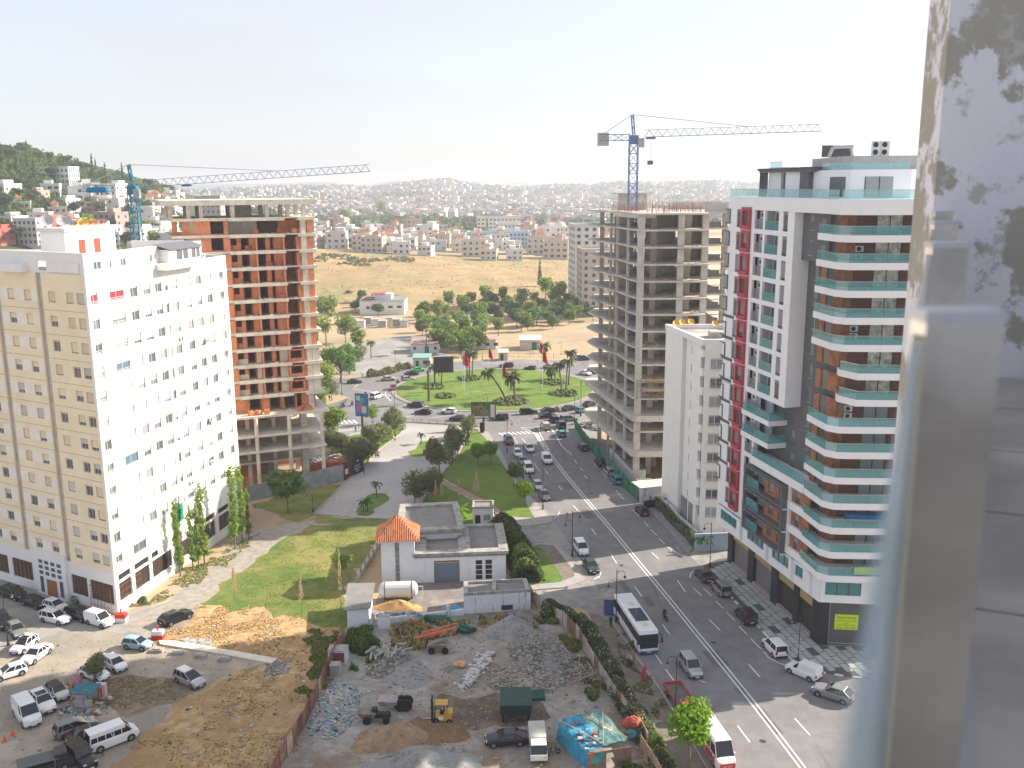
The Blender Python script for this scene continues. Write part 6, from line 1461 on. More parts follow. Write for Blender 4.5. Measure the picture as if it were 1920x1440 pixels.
 # yard boundary walls
 t=thing('yard_wall','low white wall with posts running down the field side of the yard','wall',(-20,132,0));F=frame(G(668,1092),G(713,1020));mb=MB(m_parap)
 for i in range(7):s=F.L*i/6;mb.fbox(F,s-.15,s+.15,-.15,.15,0,1.5)
 mb.parts('post',t);mb=MB(m_concl);mb.fbox(F,0,F.L,-.1,.1,0,.7);mb.build('wall',t);mb=MB(m_rail)
 for z in(1.0,1.3):mb.tube((*F(0,0),z),(*F(F.L,0),z),.03,4)
 mb.build('rail',t)
 t=thing('front_yard_wall','low wall along the front of the yard topped with white sacks','wall',(-14,118.5,0));F=frame((-19.4,118.2),(-6.8,121.3));mb=MB(m_stain);mb.fbox(F,0,F.L,-.15,.15,0,.9);mb.build('wall',t)
 mb=MB(m_concl)
 for s in(.6,5.4,10.8):mb.fbox(F,s-.2,s+.2,-.2,.2,.9,1.7)
 mb.parts('post',t)
yard()
# -- heaps, rubble and rubbish
def heap(name,label,cat,x,y,rx,ry,h,m,rocks=None,nr=0,rs=.18,seed=1,peak=1.0,bits=None):
 r=random.Random(seed);t=thing(name,label,cat,(x,y,0));mb=MB(m);n=26;k=9
 vs=[(x,y,h)]
 for j in range(1,k+1):
  q=j/k
  for i in range(n):
   a=6.283*i/n;w=1+.18*math.sin(a*2+seed)+.12*math.sin(a*5+seed*2);z=h*max(0,1-q)**peak*(1+.22*mnoise.noise(Vector((math.cos(a)*q*3+seed,math.sin(a)*q*3,seed))))
   vs.append((x+rx*q*w*math.cos(a),y+ry*q*w*math.sin(a),max(.02,z)if j<k else-.05))
 fs=[(0,1+i,1+(i+1)%n)for i in range(n)]+[(1+(j-1)*n+i,1+j*n+i,1+j*n+(i+1)%n,1+(j-1)*n+(i+1)%n)for j in range(1,k)for i in range(n)]
 mb.add(vs,fs);mb.build('mound',t,smooth_=True)
 if nr:
  mb=MB(*(rocks or[m]))
  for i in range(nr):
   q=math.sqrt(r.random())*1.05;a=r.uniform(0,6.283);w=1+.18*math.sin(a*2+seed);z=h*max(0,1-q)**peak;mb.cur=r.randrange(len(mb.mats));mb.rock((x+rx*q*w*math.cos(a),y+ry*q*w*math.sin(a),z+.03),rs*r.uniform(.3,1.3),r.uniform(.3,.9))
  mb.build(bits or 'loose_stones',t)['kind']='stuff'
 return t
m_gravel=mat('grey_gravel',(.27,.262,.25),.95,var=.15,scale=2,bump=.6,bscale=14);m_gravel2=mat('dark_gravel',(.21,.20,.185),.95,var=.25,scale=1.5,bump=.8,bscale=10)
m_osand=mat('orange_sand',(.46,.27,.11),.95,var=.15,scale=2,bump=.4,bscale=12);m_bsand=mat('brown_sand',(.30,.20,.125),.95,var=.18,scale=1.5,bump=.4,bscale=12)
RUB=[mat('rubble_a',(.28,.265,.24),.9),mat('rubble_b',(.19,.175,.16),.9),mat('rubble_c',(.34,.32,.29),.9),mat('rubble_d',(.17,.15,.13),.9)]
TRASH=[mat('trash_white',(.36,.36,.355),.7),mat('trash_blue',(.05,.22,.36),.6),mat('trash_grey',(.28,.28,.28),.8),mat('trash_tan',(.38,.33,.26),.9),mat('trash_teal',(.10,.30,.32),.6),mat('trash_dark',(.07,.07,.075),.8),mat('trash_pale',(.45,.43,.38),.8),mat('trash_red',(.35,.07,.05),.7)]
TW=[TRASH[i]for i in(0,2,2,3,6,6,5,2,3,2,6,3,2,4,1)];FL_=[TRASH[i]for i in(0,2,3,6,5,0,6)]
sheet('lot_ground',[(646,1205),(655,1180),(700,1172),(780,1168),(870,1155),(995,1150),(1029,1160),(1055,1172),(1080,1198),(1100,1230),(1122,1270),(1155,1320),(1198,1375),(1225,1440),(1290,1660),(380,1660),(525,1440),(575,1355),(615,1265)],.014,m_lot)
sheet('wet_patch',[(820,1310),(900,1300),(1010,1315),(1030,1350),(960,1372),(880,1370),(820,1345)],.018,mix_layer(mat('damp_earth',(.12,.09,.065),.8,var=.25,scale=.8),(.2,.15,.11),.4,.5,.62))
P=lambda px,py:G(px,py)
x,y=P(962,1178);heap('gravel_heap','large pale gravel heap below the white outbuilding','gravel heap',x,y-1,3.4,3.6,2.3,m_gravel,[m_gravel],200,.10,2)
x,y=P(978,1160);heap('gravel_heap','small dark gravel heap behind the large pale one','gravel heap',x,y,2.6,2.4,1.5,m_gravel2,[m_gravel2],80,.10,3)
x,y=P(1018,1232);heap('rubble_heap','wide heap of broken stone and earth left of the lot fence','rubble heap',x,y,4.6,6.2,2.3,m_gravel2,RUB,2200,.19,4,1.1)
x,y=P(990,1270);heap('rubble_heap','dark earthy rubble spread in the middle of the lot','rubble heap',x,y,5.5,3.4,.8,m_lot,RUB+[TRASH[3]],1200,.17,5)
x,y=P(760,1440);heap('gravel_heap','broad grey gravel heap at the bottom edge of the lot','gravel heap',x+1,y-1,6.4,4.6,2.4,m_gravel,[m_gravel,RUB[0]],500,.12,6)
x,y=P(735,1385);heap('sand_heap','brown sand heap left of the forklift','sand heap',x,y,3.8,3.2,1.7,m_bsand,[m_bsand],120,.10,7)
x,y=P(812,1372);heap('sand_heap','spread of dark reddish soil beside the forklift','sand heap',x,y,3.6,3.4,.5,mat('red_soil',(.20,.115,.06),.95,var=.2,scale=1,bump=.4,bscale=9),[m_bsand],100,.10,8)
x,y=P(747,1143);heap('sand_heap','orange sand heap inside the service yard by the gas tank','sand heap',x,y+.3,3.4,1.9,1.4,m_osand,[m_osand],90,.10,9)
x,y=P(760,1262);heap('gravel_heap','pale flattened gravel patch by the handcart','gravel heap',x,y,3.6,3.4,.7,m_gravel,[m_gravel],160,.12,10)
x,y=P(625,1330);heap('rubbish_heap','long heap of mixed plastic rubbish against the rusty fence','rubbish heap',x,y,3.0,4.8,.9,TRASH[2],TW,2600,.2,11,.8,'litter')
x,y=P(730,1247);heap('debris_heap','heap of broken concrete posts beside the handcart','rubble heap',x,y,2.6,3.0,1.0,RUB[1],RUB,500,.22,12)
x,y=P(722,1210)
t=thing('post_pile','tumbled pile of broken concrete posts','concrete posts',(*P(725,1236),0));r_=random.Random(8)
for i in range(58):
 a=r_.uniform(-.5,2.3);cx,cy=P(725,1236);cx+=r_.gauss(0,1.2);cy+=r_.gauss(0,.9);z=r_.uniform(.3,1.3);l=r_.uniform(.45,.95);mb=MB(r_.choice(RUB[:3:2]));mb.tube((cx-l*math.cos(a),cy-l*math.sin(a),z),(cx+l*math.cos(a),cy+l*math.sin(a),z+r_.uniform(-.3,.5)),.17,4);mb.build('concrete_post',t)
t=thing('stick_pile','grey pile of scrap timber leaning by the lot fence','timber pile',(*P(1105,1290),0))
for i in range(90):
 a=r_.uniform(-.2,2.0);cx,cy=P(1108,1268);cx+=r_.uniform(-1.8,1.6);cy+=r_.uniform(-2.2,1.6);z=r_.uniform(.1,1.0);l=r_.uniform(.5,1.5);mb=MB(mat('grey_timber',(.32,.29,.25),.9));mb.tube((cx-l*math.cos(a),cy-l*math.sin(a),z),(cx+l*math.cos(a),cy+l*math.sin(a),z+r_.uniform(-.3,.5)),.05,4);mb.build('stick',t)
t=thing('stone_row','long low row of white broken stones in the lot','stones',(*P(900,1245),0));A_,B_=P(870,1290),P(915,1228)
for i in range(240):
 q=r_.random();mb=MB(mat('white_stone',(.50,.49,.47),.9));mb.rock((A_[0]+(B_[0]-A_[0])*q+r_.gauss(0,.45),A_[1]+(B_[1]-A_[1])*q+r_.gauss(0,.3),.15+.35*r_.random()),r_.uniform(.14,.34));mb.build('stone',t)
 # pipes
for i,(a,b,lab)in enumerate((((793,1196),(857,1178),'upper of the two orange red drain pipes lying in the lot'),((779,1205),(861,1184),'lower of the two orange red drain pipes lying in the lot'))):
 A_,B_=P(*a),P(*b);mb=MB(mat('orange_pipe',(.52,.13,.07),.6));mb.tube((*A_,.5),(*B_,.5),.33,12);tag(mb.build('drain_pipe'),lab,'pipe','orange pipes in the lot')
for i in range(9):
 a=(815+i*3.2,1163+i*1.5)if i<5 else(858+(i-5)*5,1185-(i-5)*2);A_=P(*a);mb=MB(mat('green_pipe',(.012,.10,.065),.6));mb.tube((A_[0]-1.5,A_[1]+(.1 if i<5 else 1),.35+.25*(i%2)),(A_[0]+1.4,A_[1]-(0 if i<5 else 1),.35+.25*(i%2)),.25,10);tag(mb.build('green_pipe'),'dark green pipe in the bundle lying by the yard wall','pipe','green pipes by the yard wall')
mb=MB(mat('green_mat',(.008,.075,.045),.8,var=.2,scale=2));A_=P(1000,1306);mb.box(A_[0]-1.3,A_[0]+1.3,A_[1]-1.0,A_[1]+.9,.02,.35);tag(mb.build('green_net'),'folded dark green netting on the ground above the green truck','netting')
for px,py,w,d,h,m,nm,lab,cat in((633,1245,2.3,1.6,1.7,m_stain,'brick_shelter','small open rubble and brick box by the lot fence','brick box'),(628,1268,1.2,1.1,1.3,mat('tank_grey',(.45,.46,.47),.5),'water_tank','white plastic water tank cube by the lot fence','water tank'),(752,1222,1.1,.3,1.0,m_parap,'concrete_plate','square grey plate propped on the post pile','plate'),(720,1180,1.6,.5,1.9,m_stain,'wall_stump','stained white stump of wall with faded red writing','wall')):
 A_=P(px,py);t=thing(nm,lab,cat,(*A_,0));mb=MB(m);mb.box(A_[0]-w/2,A_[0]+w/2,A_[1],A_[1]+d,0,h);mb.build('body',t);mb=MB(m_parap);mb.box(A_[0]-w/2-.05,A_[0]+w/2+.05,A_[1]-.05,A_[1]+d+.05,h,h+.08);mb.build('lid',t)
 if nm=='brick_shelter':mb=MB(mat('dark_brick_stack',(.16,.08,.06),.9,var=.5,scale=4));mb.box(A_[0]-w/2+.2,A_[0]+w/2-.3,A_[1]-.04,A_[1],.2,h-.2);mb.build('opening',t)
 if nm=='water_tank':
  mb=MB(m_railm)
  for i in range(5):mb.box(A_[0]-w/2-.03,A_[0]+w/2+.03,A_[1]-.04,A_[1]-.02,.15+i*.26,.19+i*.26);mb.box(A_[0]-w/2+i*.29,A_[0]-w/2+i*.29+.04,A_[1]-.05,A_[1]-.04,0,h)
  mb.build('cage',t)
t=thing('blue_bags','small heap of bright blue plastic bags on the yard wall','bags',(*P(850,1152),0))
for i in range(26):A_=P(835+r_.uniform(0,30),1148+r_.uniform(0,5));mb=MB(mat('blue_bag',(.06,.30,.55),.5));mb.rock((A_[0],A_[1],.4+r_.random()*.5),.42);mb.build('bag',t)
t=thing('white_sacks','row of white sacks lying along the yard wall','sacks',(*P(745,1165),0))
for i in range(46):A_=P(708+r_.uniform(0,80),1163-(i%3));mb=MB(TRASH[0]if i%5 else TRASH[1]);mb.rock((A_[0],A_[1],.5+r_.random()*.6),.36);mb.build('sack',t)
# leaning board frames
for px,py,lab in((862,1250,'wooden sheet on long legs lying near the stone row'),):
 A_=P(px,py);t=thing('board_trestle',lab,'board',(*A_,0));mb=MB(m_timber);mb.hexa([(A_[0]-.8,A_[1]-.4,.35),(A_[0]+.5,A_[1]-.7,.3),(A_[0]+.9,A_[1]+.3,.5),(A_[0]-.5,A_[1]+.6,.55),(A_[0]-.8,A_[1]-.4,.42),(A_[0]+.5,A_[1]-.7,.37),(A_[0]+.9,A_[1]+.3,.57),(A_[0]-.5,A_[1]+.6,.62)]);mb.build('sheet',t);mb=MB(m_edark)
 for k in range(3):mb.tube((A_[0]-.7+k*.4,A_[1]-.3-k*.1,.4),(A_[0]-2.4+k*.5,A_[1]-1.0-k*.25,.05),.04,4)
 mb.parts('leg',t)
 # -- lot fences: every panel its own piece
def panel_fence(name,label,px,h,mats,step=2.0,post=True,world=None,z=0,th=.04,leanr=.0):
 W=world or[G(*p)for p in px];t=thing(name,label,'fence',(*W[0],0));r=random.Random(len(W)*3+int(h*10));pm=MB(m_rust)
 for i in range(len(W)-1):
  F=frame(W[i],W[i+1]);n=max(1,round(F.L/step));w=F.L/n
  for k in range(n):
   m=r.choice(mats);mb=MB(m);hh=h*r.uniform(.93,1.04)
   mb.fbox(F,k*w+.08,(k+1)*w-.08,-th/2,th/2,z+.05,z+hh);c=F((k+.5)*w,0)
   for j in range(4):mb.fbox(F,k*w+.1+j*(w-.2)/3-.03,k*w+.1+j*(w-.2)/3+.03,th/2,th/2+.05,z+.05,z+hh-.04)
   mb.build('fence_panel',t)
   if post:q=F(k*w,-.08);pm.tube((*q,z),(*q,z+h+.15),.05,5)
 if post:pm.parts('post',t)
 return t
m_fr=[mix_layer(mat('rust_panel',(.25,.12,.085),.85,var=.25,scale=1.5),(.36,.26,.2),.6,.55,.66),mat('tan_panel',(.46,.34,.23),.85,var=.2,scale=1.2),mat('rust_panel_dark',(.17,.075,.055),.85,var=.2,scale=1.5)]
m_fp=[mat('rust_patch_panel',(.26,.15,.11),.85,var=.3,scale=1.5),mat('pale_panel',(.46,.42,.37),.85,var=.2,scale=1.0),mat('pinkish_panel',(.44,.36,.32),.85,var=.25,scale=1.0),mat('grey_panel_b',(.36,.34,.32),.85,var=.25,scale=1.0)]
panel_fence('site_fence','rusty brown sheet metal fence down the left side of the lot',[(646,1205),(615,1265),(597,1310),(575,1355),(550,1400),(525,1440),(470,1560)],2.1,[m_fr[0],m_fr[2],m_fr[0],m_fr[1]],1.7)
panel_fence('site_fence','pale patched sheet metal fence down the avenue side of the lot',[(995,1129),(1029,1160),(1055,1172),(1080,1198),(1100,1230),(1122,1270),(1155,1320),(1198,1375),(1215,1410)],2.1,m_fp,1.6)
panel_fence('site_fence','tan corrugated fence at the bottom by the vivid green tree',[(1200,1408),(1222,1440),(1262,1520)],2.0,[m_fr[1]],1.5)
# tarp shack
def shack():
 c=P(1120,1400);t=thing('tarp_shack','shack covered with blue and green tarpaulins at the lot corner','shack',(*c,0))
 tb,tg,tw=mat('blue_tarp',(.03,.26,.42),.55,var=.3,scale=1.2,bump=.5,bscale=3),mix_layer(mat('green_tarp',(.10,.22,.22),.6,var=.25,scale=1.2,bump=.5,bscale=3),(.50,.50,.42),.35,.5,.58),mat('pale_tarp',(.55,.54,.47),.7,var=.1,scale=1)
 A=[P(1050,1395),P(1112,1432),P(1200,1402),P(1150,1362)]
 def cloth(name,q,m,n=9,amp=.12):
  mb=MB(m);vs=[]
  for j in range(n+1):
   for i in range(n+1):
    u,v=i/n,j/n;p=(Vector(q[0])*(1-u)+Vector(q[1])*u)*(1-v)+(Vector(q[3])*(1-u)+Vector(q[2])*u)*v
    p.z+=amp*mnoise.noise(Vector((u*4+q[0][0],v*4,1)))*2;vs.append(tuple(p))
  mb.add(vs,[(j*(n+1)+i,j*(n+1)+i+1,(j+1)*(n+1)+i+1,(j+1)*(n+1)+i)for j in range(n)for i in range(n)]);mb.build(name,t,smooth_=True)
 a0,a1,a2,a3=[Vector((p[0],p[1],0))for p in A];cl,cr=G(1048,1352,2.2),G(1102,1408,2.2);tl,tr=G(1086,1336,2.3),G(1132,1398,2.3);bl,br=G(1130,1332,2.6),G(1176,1388,2.4)
 cloth('blue_roof_sheet',[(*cl,2.1),(*cr,2.0),(*tr,2.3),(*tl,2.3)],tb);cloth('green_roof_sheet',[(*tl,2.32),(*tr,2.32),(*br,2.5),(*bl,2.6)],tg)
 f0,f1=(cl[0]-.3,cl[1]-.2),(cr[0],cr[1]-.3);cloth('hanging_tarp',[(*f0,.1),(*f1,.1),(*cr,2.0),(*cl,2.1)],tb,9,.15)
 q0,q1,q2=(cr[0],cr[1]-.35),(tr[0]+.1,tr[1]-.5),(br[0]+.4,br[1]-.6)
 mb=MB(m_fp[0]);F=frame(q0,q2);wallrows(mb,F,0,F.L,0,2.1,[(.0,1.8,[(F.L*.42,F.L*.42+.9)]),(1.8,1.81,[])],.06,0);mb.parts('wall_panel',t)
 cloth('front_tarp',[(f1[0],f1[1],.9),(q0[0]+1.6,q0[1]+.2,.9),(q0[0]+1.7,q0[1]+.3,2.1),(cr[0],cr[1]-.1,2.15)],mat('teal_tarp',(.05,.26,.24),.6,var=.3,scale=1),6)
 mb=MB(m_timber);mb.path([(*cl,2.35),(*tr,2.5)],.05,4);mb.path([(*tl,2.5),(*br,2.7)],.05,4);mb.path([(*bl,2.75),(*tr,2.5)],.04,4);mb.parts('roof_pole',t)
 r=random.Random(3)
 for i in range(26):
  u,v=r.random(),r.random();p=Vector((*cl,2.3))*(1-u)*(1-v)+Vector((*cr,2.25))*u*(1-v)+Vector((*tr,2.5))*u*v+Vector((*tl,2.5))*(1-u)*v;mb=MB(r.choice([TRASH[0],TRASH[3],TRASH[7],TRASH[1],TRASH[5]]));mb.rock(tuple(p),r.uniform(.12,.32),.4);mb.build('roof_clutter',t)
 o=thing('covered_bundle','bundle under red and pale blue cloths at the right end of the shack','bundle',(*G(1186,1400),0));x,y=G(1186,1385)
 for k,(dx,dz,m)in enumerate(((0,0,TRASH[4]),(.2,1.0,TRASH[7]),(-.3,.7,mat('red_cloth',(.55,.08,.07),.8)),(.3,.2,TRASH[1]))):mb=MB(m);mb.ball((x+dx,y+.3*k,.7+dz),.85,9,6,(1,.9,.8),.12);mb.build('cloth',o)
shack()
# near left: market stall shelter of scraps
def scrap_stall():
 c=P(160,1322);t=thing('scrap_stall','makeshift stall of scraps under a dark teal tarpaulin in the parking yard','stall',(*c,0));x,y=c
 mb=MB(mat('dark_teal_tarp',(.03,.14,.18),.7,var=.35,scale=2,bump=.4,bscale=4));mb.hexa([(x-1.5,y-.6,1.75),(x+1.3,y-.9,1.65),(x+1.5,y+1.2,1.95),(x-1.2,y+1.5,2.0),(x-1.5,y-.6,1.83),(x+1.3,y-.9,1.73),(x+1.5,y+1.2,2.03),(x-1.2,y+1.5,2.08)]);mb.build('tarp_roof',t)
 for dx,dy in((-1.3,-.4),(1.1,-.7),(1.3,1.0),(-1.0,1.3)):mb=MB(m_timber);mb.tube((x+dx,y+dy,0),(x+dx,y+dy,1.75),.05,5);mb.build('post',t)
 mb=MB(TRASH[0]);mb.box(x-.9,x+.1,y-.75,y-.3,.1,1.0);mb.build('crate',t);mb=MB(TRASH[6]);mb.box(x+.2,x+1.0,y-.7,y-.3,.1,.9);mb.build('crate',t)
 r=random.Random(9)
 for i in range(60):mb=MB(r.choice(TW+[TRASH[7]]));mb.rock((x+r.uniform(-2,2.6),y+r.uniform(-2.4,1.9),.15+.2*r.random()),r.uniform(.12,.35));mb.build('scrap',t)
 o=thing('vendor_cabinet','red and white drinks cabinet standing beside the scrap stall','cabinet',(*G(188,1310),0));x,y=G(188,1310);mb=MB(mat('pinkish_white',(.6,.42,.46),.6));mb.box(x-.6,x+.6,y,y+.7,0,1.7);mb.build('body',o);mb=MB(mat('signal_red',(.6,.03,.03),.5));mb.box(x-.15,x+.25,y-.03,y,.2,1.3);mb.build('red_stripe',o)
 o=thing('pink_cart','pink covered cart on the left of the scrap stall','cart',(*G(146,1290),0));x,y=G(146,1290);mb=MB(mat('dusty_pink',(.42,.13,.17),.7));mb.ball((x,y,.8),.75,9,6,(.7,1.2,.9),.08);mb.build('cover',o);mb=MB(m_dark);mb.tube((x-.5,y,.3),(x-.35,y,.3),.3,10);mb.tube((x+.35,y,.3),(x+.5,y,.3),.3,10);mb.parts('wheel',o)
 tree('ficus',*G(182,1275),.62,'bushy green sapling rising behind the scrap stall',None)
scrap_stall()
# concrete footings, barrier blocks, low path, cones
for i,(px,py)in enumerate(((296,1222),(334,1226),(377,1232),(421,1238))):
 x,y=G(px,py);mb=MB(m_parap);mb.box(x-.75,x+.65,y-.4,y+.5,0,.38);mb.box(x-.5,x+.4,y-.25,y+.3,.38,.5);tag(mb.build('concrete_footing'),['concrete footing block nearest the light blue car','second concrete footing block from the light blue car','third concrete footing block from the light blue car','farthest concrete footing block along the low path'][i],'concrete block','footing blocks beside the path')
m_red=mat('barrier_red',(.60,.04,.03),.7);m_bw=mat('barrier_white',(.72,.70,.68),.8)
for px,py,lab,sw in((228,1165,'red topped white barrier block at the corner of the white block',0),(297,1197,'white topped red barrier block beside the gravel lane',1)):
 x,y=G(px,py);t=thing('barrier_block',lab,'barrier',(x,y,0));mb=MB(m_red if sw else m_bw);mb.box(x-.75,x+.75,y-.5,y+.5,0,.6);mb.build('lower_block',t);mb=MB(m_bw if sw else m_red);mb.box(x-.7,x+.7,y-.45,y+.45,.6,1.15);mb.build('upper_block',t);mb=MB(m_red);mb.tube((x,y,1.15),(x,y,1.8),.12,8);mb.build('bollard',t)
slab('low_path',[(298,1203),(330,1204),(520,1237),(510,1246),(400,1226),(300,1210)],0,.22,m_concl)
for px,py,lab in((9,1390,'orange traffic cone lying near the bottom left corner'),(24,1378,'orange traffic cone standing near the white panel van'),(128,1288,'orange cone beside the cream hatchback')):
 x,y=G(px,py);mb=MB(mat('cone_orange',(.65,.13,.03),.6));mb.lathe((x,y,0),[(.3,0),(.3,.04),(.2,.05),(.03,.75),(.0,.76)],10);tag(mb.build('traffic_cone'),lab,'traffic cone')
 # litter and tufts
rl=random.Random(77)
def litter(name,label,px,n,s0,s1,mats,seed):
 W=[G(*p)for p in px];xs=[p[0]for p in W];ys=[p[1]for p in W];mb=MB(*mats);r=random.Random(seed);k=0
 while k<n:
  x,y=r.uniform(min(xs),max(xs)),r.uniform(min(ys),max(ys))
  if inpoly(x,y,W):mb.cur=r.randrange(len(mats));mb.rock((x,y,.03),r.uniform(s0,s1)*(1 if r.random()<.9 else 2.2),.4);k+=1
 tag(mb.build(name),label,None,None,'stuff')
DRY=[(385,1128),(430,1132),(520,1152),(640,1185),(640,1215),(600,1290),(560,1370),(525,1440),(440,1640),(60,1640),(215,1440),(340,1312),(420,1268),(520,1243),(400,1222),(300,1205),(285,1192),(345,1165)]
LOT=[(646,1205),(700,1175),(870,1158),(995,1150),(1055,1172),(1100,1230),(1155,1320),(1198,1375),(1225,1440),(1270,1600),(430,1600),(525,1440),(575,1355),(615,1265)]
litter('field_litter','scraps of paper and plastic strewn in the dry grass',[(420,1260),(520,1245),(640,1215),(560,1370),(500,1500),(250,1500),(350,1330)],380,.05,.14,FL_,1)
litter('field_litter','pale scraps scattered over the dry field above the path',[(390,1135),(620,1185),(600,1230),(400,1215),(320,1190)],130,.05,.12,FL_,2)
litter('lot_stones','loose stones scattered over the building lot',LOT,2600,.04,.15,RUB+[TRASH[0]],3)
litter('yard_grit','grit and stones on the dusty parking yard',[(0,1200),(300,1200),(520,1250),(340,1310),(200,1460),(0,1500)],700,.03,.09,RUB,4)
litter('corner_dump','grey heap of ash and stones in the dry field',[(500,1240),(545,1238),(540,1262),(500,1270)],220,.08,.25,RUB,5)
litter('path_dump','pale broken slabs dumped at the path',[(345,1200),(395,1200),(398,1215),(350,1215)],150,.1,.3,[RUB[0],RUB[2],TRASH[0]],6)
scrub('dry_grass','dry straw coloured grass over the field',[G(*p)for p in DRY],8000,.3,[m_straw,m_straw2,m_straw,m_straw],.3,11,lambda x,y:mnoise.noise(Vector((x*.12,y*.12,2)))>-.25)
scrub('fringe_grass','green weeds at the fence side of the dry field',[G(*p)for p in[(560,1190),(648,1180),(640,1230),(600,1300),(570,1310),(590,1240)]],3000,.3,[m_blade,m_blade2,m_straw2],.8,12)
scrub('field_grass','short grass of the green field',[G(*p)for p in[(430,1095),(520,1025),(590,988),(715,980),(700,1022),(680,1062),(652,1110),(645,1185),(560,1165),(480,1145)]],7000,.12,[m_blade,m_blade,m_blade,m_straw],.6,13)
scrub('lane_weeds','weeds along the foot of the white block',[G(*p)for p in[(260,1135),(430,1022),(470,1000),(474,1020),(400,1075),(310,1130)]],2200,.2,[m_blade,m_straw,m_blade],.7,14)
scrub('lot_weeds','weeds along the lot fence',[G(*p)for p in[(1000,1160),(1050,1175),(1075,1200),(1095,1235),(1120,1280),(1150,1325),(1120,1330),(1085,1280),(1075,1230),(1040,1190),(1000,1185)]],4200,.5,[m_blade,m_blade2,m_straw2,m_leafo],1.1,15)
scrub('lot_dry_weeds','brown weeds under the yard wall',[G(*p)for p in[(735,1178),(900,1160),(995,1152),(1000,1172),(900,1170),(800,1205),(745,1220)]],2600,.55,[m_straw,m_straw2,m_blade2],1.2,16)
scrub('lot_green_weeds','green weeds in the top left corner of the lot',[G(*p)for p in[(655,1185),(705,1180),(705,1230),(670,1262),(650,1240)]],2600,.5,[m_blade,m_blade2,m_leafd],1.2,17)
scrub('verge_weeds','weeds on the kerb side verge of the bus stop',[G(*p)for p in[(1150,1180),(1190,1238),(1240,1310),(1265,1370),(1250,1368),(1200,1285),(1160,1215)]],1500,.3,[m_blade2,m_straw3],.8,18)
scrub('clump_weeds','brown tufts round the parking verge',[G(*p)for p in[(165,1296),(240,1266),(330,1280),(330,1312),(200,1330)]],1200,.2,[m_straw2,m_straw3],.7,19)
# -- vehicles
def paint(name,c,metal=.0):return mat('paint_'+name,c,.32,metal=metal,spec=.4,coat=.25)
PC={'white':paint('white',(.74,.74,.75),0),'black':paint('black',(.006,.006,.007)),'darkgrey':paint('darkgrey',(.03,.032,.036)),'grey':paint('grey',(.20,.21,.22)),'silver':paint('silver',(.42,.43,.45),.5),'lilac':paint('lilac',(.40,.39,.43),.4),'blue':paint('blue',(.008,.012,.03)),'lightblue':paint('lightblue',(.24,.36,.47)),'teal':paint('teal',(.02,.22,.27)),'red':paint('red',(.22,.02,.03)),'green':paint('green',(.03,.055,.045)),'lime':paint('lime',(.10,.50,.12)),'beige':paint('beige',(.42,.36,.29)),'cream':paint('cream',(.55,.54,.48),0),'wine':paint('wine',(.035,.015,.018)),'greengrey':paint('greengrey',(.16,.18,.17)),'brightred':paint('brightred',(.55,.03,.03),0)}
m_tyre=mat('tyre',(.018,.018,.018),.85);m_rim=mat('rim',(.32,.32,.33),.35,metal=.7);m_glass=mat('car_glass',(.012,.016,.02),.06,spec=.6)
m_head=mat('headlamp',(.55,.57,.6),.15,spec=.8);m_tail=mat('tail_lamp',(.35,.01,.01),.3);m_plate=mat('number_plate',(.65,.65,.62),.6);m_trim=mat('black_trim',(.02,.02,.02),.7)
KIND={'hatch':(3.95,1.72,1.48,.88,.95,.98,.015,.10,.50,.72,0),'mini':(3.6,1.64,1.5,.92,.98,1.0,.01,.07,.54,.76,0),'sedan':(4.5,1.78,1.44,.88,.95,1.0,.12,.27,.55,.73,0),'suv':(4.55,1.86,1.66,1.0,1.06,1.08,.015,.08,.54,.71,0),'coupe':(4.7,1.92,1.58,.98,1.04,1.08,.03,.20,.52,.70,0),'estate':(4.5,1.76,1.62,.92,1.0,1.02,.01,.05,.55,.73,0),'mpv':(4.3,1.8,1.66,.95,1.02,1.04,.01,.07,.50,.80,0),'van':(4.25,1.78,1.86,1.02,1.08,1.1,.004,.02,.58,.77,1),'vanglass':(4.25,1.78,1.84,1.02,1.08,1.1,.004,.025,.58,.77,0),'panelvan':(5.1,2.0,2.2,1.2,1.25,1.3,.004,.012,.66,.83,1),'minibus':(5.2,1.95,2.25,1.15,1.25,1.3,.004,.03,.72,.88,0),'longbus':(7.0,2.1,2.75,1.25,1.35,1.4,.004,.015,.80,.91,0),'jeep':(4.4,1.8,1.9,1.1,1.15,1.2,.01,.03,.56,.66,0)}
CMK={}
